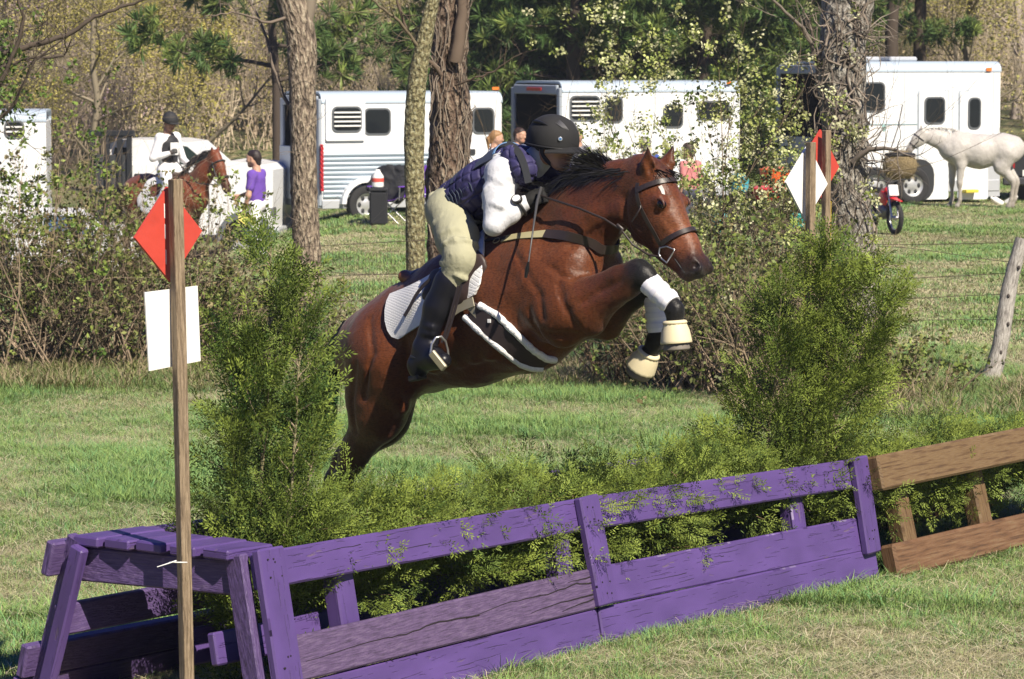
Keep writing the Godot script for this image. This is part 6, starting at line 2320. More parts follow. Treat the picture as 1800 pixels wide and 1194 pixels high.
	mb.lathe(frame(wn, 0, 1.0, wc + wn * 0.0485), [Vector2(0.0, 0.0175), Vector2(0.02, 0.017)], 24)
	put("dial", mb, mat(lin(0.7, 0.7, 0.7), 0.3), wt)
	# helmet
	mb = MB.new()
	var hb := Basis(Vector3.BACK, -0.12)
	var hx := Transform3D(hb, hp(972, 243))
	var prof := []
	for i in 13:
		var t := PI * 0.5 * i / 12.0
		prof.append(Vector2(sin(PI * 0.5 - t) * 1.0, sin(t)))
	mb.lathe(hx * Transform3D(Basis.from_scale(Vector3(0.142, 0.118, 0.112)), Vector3.ZERO), [Vector2(0.86, -0.42), Vector2(0.97, -0.4), Vector2(1.0, -0.2)] + prof, 40)
	var suede := mat(lin(0.012, 0.012, 0.013), 0.85)
	var helm := put("helmet", mb, suede, o)
	g = []; nr = []
	for i in 5:
		var r := 0.93 + 0.13 * i
		var row := []
		var rn := []
		for j in 15:
			var a := lerpf(-1.25, 1.25, j / 14.0)
			var rx := 0.142 * (0.93 + (r - 0.93) * cos(a * 0.95))
			row.append(hx * Vector3(rx * cos(a), -0.028 - 0.02 * (i / 4.0) - 0.012 * (a * a), 0.112 * (0.95 + (r - 0.93) * 0.3) * sin(a)))
			rn.append(hb.y)
		g.append(row); nr.append(rn)
	mb = MB.new()
	mb.sheet(g, nr, 0.006)
	put("brim", mb, suede, helm)
	mb = MB.new()
	ring = []
	for i in 29:
		var a := TAU * i / 28
		ring.append(hx * Vector3(0.143 * cos(a), -0.036, 0.113 * sin(a)))
	mb.tube(ring, ring.map(func(_p): return 0.005), 6)
	put("rim_band", mb, mat(lin(0.01, 0.01, 0.011), 0.6), helm)
	for s in [-1.0, 1.0]:
		for i in 4:   # ribs of the front vent
			mb = MB.new()
			var a0 := 0.62 + 0.075 * i
			var pts := []
			for j in 6:
				var t := lerpf(0.5 + 0.02 * i, 0.98 - 0.06 * i, j / 5.0)
				var a := lerpf(a0 - 0.28, a0 + 0.1, j / 5.0)
				pts.append(hx * Vector3(0.143 * cos(t) * cos(a), 0.119 * sin(t), 0.113 * cos(t) * sin(a) * s))
			mb.tube(pts, [0.001, 0.003, 0.004, 0.004, 0.003, 0.001], 6)
			put("vent_rib", mb, mat(lin(0.09, 0.09, 0.095), 0.35), helm)
		mb = MB.new()
		var pts := []
		for j in 9:
			var a := lerpf(1.3, 2.4, j / 8.0)
			pts.append(hx * Vector3(0.1425 * cos(0.62) * cos(a), 0.119 * sin(0.62) + 0.01 * sin(j / 8.0 * PI), 0.1125 * cos(0.62) * sin(a) * s))
		mb.tube(pts, [0.001, 0.005, 0.007, 0.008, 0.008, 0.008, 0.007, 0.005, 0.001], 6)
		put("side_vent", mb, mat(lin(0.006, 0.006, 0.007), 0.5), helm)
		mb = MB.new()
		st = []
		var chin := hd(headc, look, 0.05, -0.115, 0)
		for q in [hx * Vector3(0.03, -0.035, 0.105 * s), hd(headc, look, 0.0, -0.045, 0.085 * s), hd(headc, look, 0.03, -0.09, 0.055 * s), chin]:
			st.append([q, Vector3(0, -0.1, s).normalized()])
		strap(mb, st, 0.022, 0.004)
		put("chin_strap", mb, mat(lin(0.01, 0.01, 0.011), 0.6), helm)
	mb = MB.new()
	var bn := (hb * Vector3(0.75, 0.1, 0.66)).normalized()
	var bpz := hx * Vector3(0.142 * cos(0.72), 0.012, 0.112 * sin(0.72) + 0.002)
	mb.lathe(frame(bn, 0, 1.0, bpz), [Vector2(0.0, 0.004), Vector2(0.009, 0.004), Vector2(0.011, 0.002), Vector2(0.011, -0.006)], 18)
	var bd := put("badge", mb, mat(lin(0.5, 0.55, 0.6), 0.25, 0.6), helm)
	mb = MB.new()
	mb.lathe(frame(bn, 0, 1.0, bpz + bn * 0.0006), [Vector2(0.0, 0.0042), Vector2(0.006, 0.004)], 14)
	put("badge_center", mb, mat(lin(0.03, 0.12, 0.3), 0.3), bd)
	# sunglasses and hair
	mb = MB.new()
	for s in [-1.0, 1.0]:
		mb.ball(Transform3D(look * Basis(Vector3.UP, -0.35 * s).scaled_local(Vector3(0.008, 0.02, 0.03)), hd(headc, look, 0.096, 0.008, 0.034 * s)), 14, 8)
		mb.tube([hd(headc, look, 0.09, 0.016, 0.062 * s), hd(headc, look, 0.04, 0.018, 0.08 * s), hd(headc, look, -0.01, 0.016, 0.083 * s)], [0.004, 0.004, 0.003], 5)
	put("sunglasses", mb, M.glass, o)
	f = Flesh.new()
	f.bone(hd(headc, look, -0.07, -0.01, 0), hd(headc, look, -0.1, -0.03, 0), 0.05, 0.038, 1.1, lin(0.03, 0.02, 0.014), 0.03)
	f.bone(hd(headc, look, -0.03, 0.0, 0.055), hd(headc, look, -0.06, -0.03, 0.04), 0.026, 0.02, 1.0, lin(0.03, 0.02, 0.014), 0.03)
	obj("hair", f.build(0.008), vmat(0.6), o)
	# whip held in the right hand
	var wp := thing("riding_whip", "thin black riding whip hanging from the rider's gloved right hand", "riding whip", HC, -HYAW)
	mb = MB.new()
	mb.tube([hp(951, 330, 0.13), hp(945, 352, 0.2), hp(939, 390, 0.33), hp(932, 440, 0.38), hp(929, 462, 0.4)], [0.008, 0.007, 0.005, 0.004, 0.004], 8)
	put("shaft", mb, mat(lin(0.05, 0.05, 0.052), 0.4), wp)
	mb = MB.new()
	mb.tube([hp(929, 460, 0.4), hp(927, 472, 0.4), hp(924, 488, 0.4)], [0.005, 0.011, 0.008], 6)
	put("leather_tip", mb, M.black_leather, wp)

# ---------- trailers, vehicles, animals and people of the far field ----------
var TX := Transform3D()

func tp(px: float, py: float) -> Vector2:   # a spot of the picture on the flank (z = 0) of the vehicle at TX
	var o := TX.affine_inverse() * Vector3(0, EYE, 0)
	var d := TX.basis.inverse() * ray(px, py)
	var p := o + d * (-o.z / d.z)
	return Vector2(p.x, p.y)

func outline(x0: float, y0: float, x1: float, y1: float, r: float) -> PackedVector2Array:
	var o := PackedVector2Array()
	r = minf(r, minf(x1 - x0, y1 - y0) * 0.49)
	for c in [[x1 - r, y1 - r, 0.0], [x0 + r, y1 - r, 0.5], [x0 + r, y0 + r, 1.0], [x1 - r, y0 + r, 1.5]]:
		for i in 5:
			var a: float = PI * (c[2] + 0.5 * i / 4.0)
			o.push_back(Vector2(c[0] + cos(a) * r, c[1] + sin(a) * r))
	return o

func slab(mb: MB, o: PackedVector2Array, z0: float, z1: float) -> void:   # an outline given depth from z0 to z1
	var tri := Geometry2D.triangulate_polygon(o)
	for i in range(0, tri.size(), 3):
		var a := o[tri[i]]
		var b := o[tri[i + 1]]
		var c := o[tri[i + 2]]
		if (b - a).cross(c - a) < 0.0:
			var t := b
			b = c
			c = t
		mb.tri(Vector3(a.x, a.y, z1), Vector3(b.x, b.y, z1), Vector3(c.x, c.y, z1))
		mb.tri(Vector3(a.x, a.y, z0), Vector3(c.x, c.y, z0), Vector3(b.x, b.y, z0))
	var area := 0.0
	for i in o.size(): area += o[i].cross(o[(i + 1) % o.size()])
	for i in o.size():
		var a := o[i]
		var b := o[(i + 1) % o.size()]
		if area > 0.0: mb.quad(Vector3(a.x, a.y, z0), Vector3(b.x, b.y, z0), Vector3(b.x, b.y, z1), Vector3(a.x, a.y, z1))
		else: mb.quad(Vector3(b.x, b.y, z0), Vector3(a.x, a.y, z0), Vector3(a.x, a.y, z1), Vector3(b.x, b.y, z1))

func pane(called: String, parent: Node, a: Vector2, b: Vector2, z: float, th: float, r: float, m: Material) -> MeshInstance3D:
	var mb := MB.new()
	slab(mb, outline(minf(a.x, b.x), minf(a.y, b.y), maxf(a.x, b.x), maxf(a.y, b.y), r), z, z + th)
	return put(called, mb, m, parent)

func bx(called: String, parent: Node, lo: Vector3, hi: Vector3, m: Material, bev := 0.01) -> MeshInstance3D:
	var mb := MB.new()
	mb.box(Transform3D(Basis(), (lo + hi) * 0.5), hi - lo, bev)
	return put(called, mb, m, parent)

func window_at(o: Node, x0: float, y0: float, x1: float, y1: float, bars := 0, z := 0.0) -> void:
	var a := tp(x0, y0)
	var b := tp(x1, y1)
	var w := pane("window", o, a - Vector2(0.03, -0.03), b + Vector2(0.03, -0.03), z, 0.018, 0.1, mat(lin(0.1, 0.11, 0.12), 0.5))
	pane("pane", w, a, b, z + 0.006, 0.016, 0.08, M.glass)
	for i in bars:
		var y := lerpf(a.y, b.y, (i + 1.0) / (bars + 1.0))
		bx("bar", w, Vector3(a.x, y - 0.014, z + 0.03), Vector3(b.x, y + 0.014, z + 0.05), M.white, 0.003)

func wheel(o: Node, x: float, r: float, z: float, w := 0.22) -> void:
	var wh := Node3D.new()
	var k := 0
	var nm := "wheel"
	while o.has_node(nm):
		k += 1
		nm = "wheel_%03d" % k
	wh.name = nm
	o.add_child(wh)
	wh.position = Vector3(x, r, z)
	var ax := Transform3D(Basis(Vector3.RIGHT, PI * 0.5), Vector3.ZERO)
	var mb := MB.new()
	mb.lathe(ax, [Vector2(r * 0.6, -w * 0.5), Vector2(r * 0.93, -w * 0.5), Vector2(r, -w * 0.36), Vector2(r, w * 0.36), Vector2(r * 0.93, w * 0.5), Vector2(r * 0.6, w * 0.5), Vector2(r * 0.58, w * 0.3)], 30)
	put("tyre", mb, M.rubber, wh)
	mb = MB.new()
	mb.lathe(ax, [Vector2(0.0, w * 0.36), Vector2(r * 0.2, w * 0.36), Vector2(r * 0.24, w * 0.28), Vector2(r * 0.48, w * 0.24), Vector2(r * 0.56, w * 0.4), Vector2(r * 0.61, w * 0.45)], 30)
	put("rim", mb, mat(lin(0.55, 0.56, 0.57), 0.35, 0.5), wh)
	for i in 6:
		mb = MB.new()
		var a := TAU * i / 6
		mb.ball(Transform3D(Basis.from_scale(Vector3(r * 0.1, r * 0.14, 0.012)), Vector3(cos(a) * r * 0.38, sin(a) * r * 0.38, w * 0.27)), 8, 6)
		put("rim_hole", mb, M.dark, wh)

# hollow trailer body: side at z = 0, rear at x = 0, open to the rear
func hull(o: Node, len_: float, h: float, wd: float, low: float, side: Material, roofm: Material, frame_m: Material) -> void:
	bx("side_wall", o, Vector3(0.0, low, -0.05), Vector3(len_, h - 0.2, 0.0), side, 0.005)
	bx("far_wall", o, Vector3(0.0, low, -wd), Vector3(len_, h - 0.2, -wd + 0.05), side, 0.005)
	bx("front_wall", o, Vector3(len_ - 0.05, low, -wd + 0.05), Vector3(len_ - 0.002, h - 0.2, -0.05), side, 0.004)
	bx("floor", o, Vector3(0.0, low - 0.12, -wd + 0.02), Vector3(len_, low, -0.02), M.aluminium, 0.01)
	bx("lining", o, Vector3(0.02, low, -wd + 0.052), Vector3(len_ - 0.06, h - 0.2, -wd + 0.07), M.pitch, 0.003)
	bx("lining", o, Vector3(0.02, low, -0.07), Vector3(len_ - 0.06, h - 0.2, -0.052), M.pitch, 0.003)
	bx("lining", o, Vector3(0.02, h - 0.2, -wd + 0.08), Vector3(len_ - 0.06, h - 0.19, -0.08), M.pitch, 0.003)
	var mb := MB.new()
	var prof := PackedVector2Array()
	for i in 9:
		var a := PI * 0.5 * i / 8.0
		prof.push_back(Vector2(-0.2 + 0.215 * cos(a) , h - 0.2 + 0.2 * sin(a)))
	for i in 9:
		var a := PI * 0.5 + PI * 0.5 * i / 8.0
		prof.push_back(Vector2(-wd + 0.2 + 0.215 * cos(a), h - 0.2 + 0.2 * sin(a)))
	for i in range(8, -1, -1):
		var a := PI * 0.5 + PI * 0.5 * i / 8.0
		prof.push_back(Vector2(-wd + 0.2 + 0.17 * cos(a), h - 0.2 + 0.16 * sin(a)))
	for i in range(8, -1, -1):
		var a := PI * 0.5 * i / 8.0
		prof.push_back(Vector2(-0.2 + 0.17 * cos(a), h - 0.2 + 0.16 * sin(a)))
	var m2 := MB.new()
	slab(m2, prof, 0.0, len_ + 0.01)
	# the profile was drawn in x, y: turn it so that it runs along the trailer
	var am := m2
	for i in am.v.size():
		var p := am.v[i]
		var n := am.n[i]
		am.v[i] = Vector3(p.z, p.y, p.x)
		am.n[i] = Vector3(n.z, n.y, n.x)
	for i in range(0, am.ix.size(), 3):
		var t := am.ix[i + 1]
		am.ix[i + 1] = am.ix[i + 2]
		am.ix[i + 2] = t
	put("roof", am, roofm, o)
	bx("rear_post", o, Vector3(-0.06, low - 0.1, -0.12), Vector3(0.0, h - 0.12, 0.012), frame_m, 0.015)
	bx("rear_post", o, Vector3(-0.06, low - 0.1, -wd - 0.012), Vector3(0.0, h - 0.12, -wd + 0.12), frame_m, 0.015)
	bx("rear_header", o, Vector3(-0.065, h - 0.24, -wd + 0.12), Vector3(-0.002, h - 0.07, -0.12), frame_m, 0.015)
	bx("rear_sill", o, Vector3(-0.08, low - 0.14, -wd + 0.02), Vector3(-0.002, low + 0.02, -0.02), frame_m, 0.015)

func trailers() -> void:
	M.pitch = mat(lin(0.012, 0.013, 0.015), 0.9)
	M.pitch.metallic_specular = 0.1
	M.trailer_white = mat(lin(0.74, 0.76, 0.78), 0.32)
	M.roof_skin = mat(lin(0.42, 0.5, 0.58), 0.4, 0.1)
	var red := mat(lin(0.6, 0.03, 0.02), 0.4)
	var amber := mat(lin(0.8, 0.2, 0.03), 0.4)
	var g := "horse trailers parked in the far field"
	# first trailer
	var yaw := 0.42
	var p := gnd(566, 380)
	p.y = land(p.x, p.z)
	TX = Transform3D(Basis(Vector3.UP, yaw), p)
	var o := thing("horse_trailer", "white horse trailer with ribbed silver lower side behind the tan tree and mossy trunk", "trailer", p, yaw, g)
	var h := tp(566, 162).y
	var len_ := tp(882, 300).x
	hull(o, len_, h, 2.0, 0.42, M.trailer_white, M.roof_skin, M.trailer_grey)
	var a := tp(572, 268)
	var b := tp(815, 345)
	for i in 10:
		var y := lerpf(b.y, a.y, (i + 0.5) / 10.0)
		var mb := MB.new()
		mb.tube([Vector3(0.02, y, 0.004), Vector3(b.x, y, 0.004)], [0.037, 0.037], 10)
		put("side_slat", mb, mat(lin(0.45, 0.53, 0.6), 0.35, 0.35), o)
	pane("window_panel", o, tp(571, 172), tp(640, 247), 0.0, 0.05, 0.03, M.trailer_white)
	window_at(o, 584, 190, 631, 229, 4, 0.052)
	window_at(o, 642, 193, 684, 234, 0)
	pane("door", o, tp(820, 164), tp(879, 360), 0.0, 0.022, 0.08, M.trailer_white)
	window_at(o, 832, 192, 865, 232, 0, 0.024)
	pane("latch", o, tp(825, 262), tp(834, 272), 0.024, 0.02, 0.02, M.dark)
	pane("reflector", o, tp(570, 359), tp(591, 366), 0.0, 0.01, 0.005, red)
	bx("skirt", o, Vector3(0.0, 0.27, -0.06), Vector3(len_, 0.42, 0.02), M.aluminium, 0.01)
	var wx := tp(640, 350).x
	var mb := MB.new()
	var arch := PackedVector2Array()
	for i in 15:
		var t := PI * i / 14.0
		arch.push_back(Vector2(wx + cos(t) * 0.48, 0.36 + sin(t) * 0.46))
	for i in range(14, -1, -1):
		var t := PI * i / 14.0
		arch.push_back(Vector2(wx + cos(t) * 0.4, 0.36 + sin(t) * 0.38))
	slab(mb, arch, -0.02, 0.16)
	put("fender", mb, M.trailer_white, o)
	mb = MB.new()
	var well := PackedVector2Array()
	for i in 15: well.push_back(Vector2(wx + cos(PI * i / 14.0) * 0.4, 0.3 + sin(PI * i / 14.0) * 0.44))
	slab(mb, well, 0.021, 0.03)
	put("wheel_well", mb, M.dark, o)
	wheel(o, wx, 0.34, 0.04)
	bx("rear_door", o, Vector3(-0.12, 0.4, -1.88), Vector3(-0.075, h * 0.58, -0.14), M.trailer_grey, 0.01)
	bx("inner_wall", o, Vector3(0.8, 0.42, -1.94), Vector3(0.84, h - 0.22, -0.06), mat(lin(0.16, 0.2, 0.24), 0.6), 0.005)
	pane("marker_light", o, tp(864, 153), tp(876, 158), 0.02, 0.02, 0.01, amber)
	var rp := TX * Vector3(-0.02, 1.42, 0.06)
	var ro := thing("red_rope", "red rope hanging on the rear corner of the first trailer", "rope", rp)
	mb = MB.new()
	rng.seed = 31
	for k in 3:
		var pts := []
		for i in 12: pts.append(Vector3(0.025 * sin(i * 1.9 + k * 2.1), -0.075 * i, 0.025 * cos(i * 1.9 + k * 2.1)))
		mb.tube(pts, pts.map(func(_p): return 0.016), 5)
	put("strand", mb, mat(lin(0.5, 0.02, 0.03), 0.8), ro).set_meta("kind", "stuff")

	# second trailer
	p = gnd(988, 374)
	p.y = land(p.x, p.z)
	TX = Transform3D(Basis(Vector3.UP, yaw), p)
	o = thing("horse_trailer", "long white horse trailer with open dark rear behind the rider's helmet", "trailer", p, yaw, g)
	h = tp(988, 143).y
	len_ = tp(1300, 300).x
	hull(o, len_, h, 2.15, 0.42, M.trailer_white, M.roof_skin, M.trailer_grey)
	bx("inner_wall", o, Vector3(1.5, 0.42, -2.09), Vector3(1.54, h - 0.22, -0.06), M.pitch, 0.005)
	for i in 4:
		bx("stall_bar", o, Vector3(1.42, 1.2 + 0.16 * i, -1.9), Vector3(1.46, 1.24 + 0.16 * i, -0.3), mat(lin(0.12, 0.13, 0.14), 0.4, 0.5), 0.005)
	window_at(o, 1004, 171, 1052, 210, 4)
	window_at(o, 1066, 172, 1092, 213, 0)
	window_at(o, 1168, 186, 1198, 222, 0)
	window_at(o, 1228, 180, 1280, 208, 0)
	pane("tack_box", o, tp(1015, 232), tp(1062, 262), 0.0, 0.16, 0.02, M.trailer_white)
	pane("marker_light", o, tp(1276, 143), tp(1284, 148), 0.02, 0.02, 0.01, amber)
	bx("brake_light", o, Vector3(-0.085, h - 0.18, -1.4), Vector3(-0.066, h - 0.12, -0.75), red, 0.004)
	bx("open_door", o, Vector3(-0.02, 0.5, -2.2), Vector3(0.03, h - 0.25, -2.16), M.trailer_grey, 0.005)
	bx("skirt", o, Vector3(0.0, 0.27, -0.06), Vector3(len_, 0.42, 0.02), M.aluminium, 0.01)
	for x in [1000.0, 1060.0, 1115.0, 1150.0, 1215.0, 1262.0]:
		var sx: float = tp(x, 200).x
		bx("panel_seam", o, Vector3(sx - 0.01, 0.45, 0.0), Vector3(sx + 0.01, h - 0.22, 0.005), mat(lin(0.52, 0.55, 0.58), 0.4), 0.002)
	wheel(o, 1.9, 0.34, 0.04)
	wheel(o, 2.75, 0.34, 0.04)

	# third trailer
	yaw = 0.36
	p = gnd(1455, 362)
	p.y = land(p.x, p.z)
	TX = Transform3D(Basis(Vector3.UP, yaw), p)
	o = thing("horse_trailer", "white horse trailer with two doors and grey roof behind the white horse", "trailer", p, yaw, g)
	h = tp(1455, 108).y
	len_ = tp(1757, 300).x
	hull(o, len_, h, 2.2, 0.42, M.trailer_white, M.roof_skin, M.trailer_grey)
	bx("inner_wall", o, Vector3(1.0, 0.42, -2.14), Vector3(1.04, h - 0.22, -0.06), M.pitch, 0.005)
	bx("rear_gate", o, Vector3(-0.12, 0.4, -2.1), Vector3(-0.08, h * 0.47, -0.12), M.trailer_grey, 0.01)
	window_at(o, 1500, 147, 1553, 194, 0)
	for d in [[1613, 1667], [1685, 1737]]:
		pane("door_frame", o, tp(d[0], 158), tp(d[1], 350), 0.0, 0.012, 0.06, mat(lin(0.4, 0.45, 0.5), 0.5))
		pane("door", o, tp(d[0] + 2, 160.5), tp(d[1] - 2, 350), 0.004, 0.03, 0.05, M.trailer_white)
	window_at(o, 1626, 173, 1657, 215, 0, 0.036)
	window_at(o, 1703, 174, 1720, 224, 0, 0.036)
	a = tp(1516, 219)
	b = tp(1612, 219)
	bx("side_trim", o, Vector3(a.x, a.y - 0.012, 0.0), Vector3(b.x, a.y + 0.012, 0.014), mat(lin(0.3, 0.4, 0.42), 0.4), 0.003)
	mb = MB.new()
	var dp := tp(1554, 224)
	mb.ball(Transform3D(Basis.from_scale(Vector3(0.045, 0.08, 0.01)), Vector3(dp.x, dp.y, 0.006)), 12, 8)
	put("drop_emblem", mb, mat(lin(0.3, 0.5, 0.48), 0.4), o)
	bx("skirt", o, Vector3(0.0, 0.22, -0.06), Vector3(len_, 0.44, 0.03), M.aluminium, 0.01)
	for x in [1590.0, 1675.0, 1746.0]:
		var sx: float = tp(x, 200).x
		bx("panel_seam", o, Vector3(sx - 0.012, 0.45, 0.0), Vector3(sx + 0.012, h - 0.22, 0.006), mat(lin(0.5, 0.53, 0.56), 0.4), 0.002)
	pane("front_patch", o, tp(1737, 290), tp(1757, 345), 0.0, 0.012, 0.01, M.aluminium)
	pane("marker_light", o, tp(1733, 119), tp(1742, 125), 0.02, 0.02, 0.01, amber)
	for v in [[1555, 0.22], [1615, 0.3]]:
		var q := tp(v[0], 108)
		bx("roof_vent", o, Vector3(q.x - v[1], h - 0.005, -1.2), Vector3(q.x + v[1], h + 0.09, -0.6), M.aluminium, 0.03)
	wx = tp(1598, 330).x
	mb = MB.new()
	slab(mb, outline(wx - 0.62, 0.05, wx + 0.52, 0.86, 0.3), 0.031, 0.05)
	put("wheel_well", mb, M.dark, o)
	wheel(o, wx, 0.36, 0.08)
	wheel(o, wx - 0.8, 0.36, 0.08)
	bx("step", o, Vector3(tp(1690, 340).x, 0.2, 0.0), Vector3(tp(1712, 340).x, 0.26, 0.2), mat(lin(0.6, 0.5, 0.05), 0.6), 0.005)

	# pale trailer at the far left and the pickup
	yaw = 0.1
	p = foot(-70, 56.0)
	TX = Transform3D(Basis(Vector3.UP, yaw), p)
	o = thing("horse_trailer", "white trailer at the far left edge mostly hidden by leafy shrubs", "trailer", p, yaw, g)
	hull(o, 1.55, tp(0, 194).y, 2.0, 0.42, M.trailer_white, M.roof_skin, M.trailer_white)
	window_at(o, 10, 215, 40, 240, 2)
	wheel(o, 0.7, 0.34, 0.05)
	p = foot(70, 53.0)
	TX = Transform3D(Basis(Vector3.UP, 0.05), p)
	o = thing("parked_car", "pale car with blue tinted glass between the left shrubs and the black rack", "car", p, 0.05)
	mb = MB.new()
	slab(mb, PackedVector2Array([Vector2(0, 0.3), Vector2(1.9, 0.3), Vector2(1.95, 0.8), Vector2(1.2, 0.95), Vector2(0.75, 1.4), Vector2(-0.5, 1.42), Vector2(-0.6, 0.3)]), -1.7, 0.0)
	put("body", mb, M.trailer_white, o)
	mb = MB.new()
	slab(mb, PackedVector2Array([Vector2(0.1, 0.95), Vector2(1.08, 0.95), Vector2(0.72, 1.32), Vector2(0.1, 1.34)]), 0.002, 0.012)
	put("window", mb, mat(lin(0.06, 0.13, 0.24), 0.1), o)
	wheel(o, 1.4, 0.31, -0.08, 0.2)
	o.position.y -= 0.12
	o.scale = Vector3.ONE * 0.85
	pickup()

func pickup() -> void:
	var p := foot(228, 57.0)
	TX = Transform3D(Basis(Vector3.UP, -0.12), p)
	var o := thing("pickup_truck", "white pickup truck with black rack parked behind the mounted background rider", "truck", p, -0.12)
	var paint := mat(lin(0.76, 0.77, 0.78), 0.25)
	var mb := MB.new()
	var L := tp(478, 300).x
	var cabx := tp(368, 300).x
	var roofy := tp(300, 246).y
	var hoody := tp(440, 289).y
	var belt := tp(330, 291).y
	slab(mb, PackedVector2Array([Vector2(-0.35, 0.55), Vector2(L - 0.95, 0.55), Vector2(L - 0.9, 0.75), Vector2(L - 0.7, 0.95), Vector2(L - 0.45, 0.98), Vector2(L - 0.2, 0.85), Vector2(L - 0.1, 0.55), Vector2(L, 0.55), Vector2(L + 0.02, hoody - 0.1), Vector2(L - 0.15, hoody), Vector2(cabx + 0.35, hoody + 0.06), Vector2(cabx, belt + 0.02), Vector2(-0.35, belt)]), -1.9, 0.0)
	put("body", mb, paint, o)
	mb = MB.new()
	slab(mb, PackedVector2Array([Vector2(-0.38, belt), Vector2(cabx + 0.05, belt), Vector2(cabx - 0.42, roofy - 0.05), Vector2(cabx - 0.75, roofy), Vector2(-0.2, roofy), Vector2(-0.36, roofy - 0.08)]), -1.8, -0.08)
	put("cab", mb, paint, o)
	mb = MB.new()
	slab(mb, PackedVector2Array([Vector2(tp(314, 290).x, belt + 0.02), Vector2(cabx - 0.03, belt + 0.02), Vector2(cabx - 0.42, roofy - 0.12), Vector2(tp(314, 290).x, roofy - 0.1)]), -0.079, -0.07)
	put("window", mb, mat(lin(0.02, 0.035, 0.035), 0.08), o)
	mb = MB.new()
	slab(mb, PackedVector2Array([Vector2(-0.3, belt + 0.06), Vector2(0.0, belt + 0.06), Vector2(0.0, roofy - 0.14), Vector2(-0.26, roofy - 0.14)]), -0.079, -0.07)
	put("window", mb, mat(lin(0.02, 0.025, 0.03), 0.08), o)
	mb = MB.new()
	var arch := PackedVector2Array()
	for i in 13: arch.push_back(Vector2(L - 0.5 + cos(PI * i / 12.0) * 0.52, 0.5 + sin(PI * i / 12.0) * 0.55))
	for i in range(12, -1, -1): arch.push_back(Vector2(L - 0.5 + cos(PI * i / 12.0) * 0.41, 0.5 + sin(PI * i / 12.0) * 0.43))
	slab(mb, arch, -0.02, 0.05)
	put("wheel_flare", mb, mat(lin(0.1, 0.12, 0.14), 0.6), o)
	wheel(o, L - 0.5, 0.38, -0.12, 0.25)
	bx("bumper", o, Vector3(L, 0.5, -1.9), Vector3(L + 0.12, 0.75, 0.0), M.aluminium, 0.03)
	for x in [0.05, cabx - 0.02]:
		bx("door_gap", o, Vector3(x - 0.008, 0.6, 0.0), Vector3(x + 0.008, belt, 0.004), M.dark, 0.001)
	bx("door_handle", o, Vector3(0.12, belt - 0.2, 0.0), Vector3(0.3, belt - 0.15, 0.03), M.dark, 0.008)
	bx("sill_trim", o, Vector3(-0.35, 0.5, -0.05), Vector3(L - 1.0, 0.62, 0.02), M.dark, 0.01)
	bx("mirror", o, Vector3(cabx - 0.12, belt + 0.04, 0.0), Vector3(cabx + 0.05, belt + 0.26, 0.16), M.dark, 0.03)
	bx("headlight", o, Vector3(L - 0.05, 0.95, -0.25), Vector3(L + 0.03, 1.12, 0.008), M.steel, 0.02)
	bx("flat_bed", o, Vector3(-3.0, 0.75, -1.95), Vector3(-0.4, 0.9, 0.05), M.dark, 0.01)
	wheel(o, -1.7, 0.38, -0.12, 0.25)
	var x0 := tp(160, 300).x
	var x1 := tp(236, 300).x
	var rt := tp(200, 239).y
	var rk := mat(lin(0.012, 0.014, 0.017), 0.6)
	for x in [x0, x0 + 0.27, x0 + 0.5, x1 - 0.12]:
		bx("rack_post", o, Vector3(x, 0.9, 0.02), Vector3(x + 0.09, rt, 0.1), rk, 0.008)
	bx("rack_rail", o, Vector3(x0 - 0.02, rt, 0.0), Vector3(x1 + 0.02, rt + 0.1, 0.12), rk, 0.01)
	bx("rack_panel", o, Vector3(x0 + 0.02, 0.9, 0.03), Vector3(x1 - 0.05, tp(200, 272).y, 0.05), mat(lin(0.035, 0.038, 0.042), 0.7), 0.004)

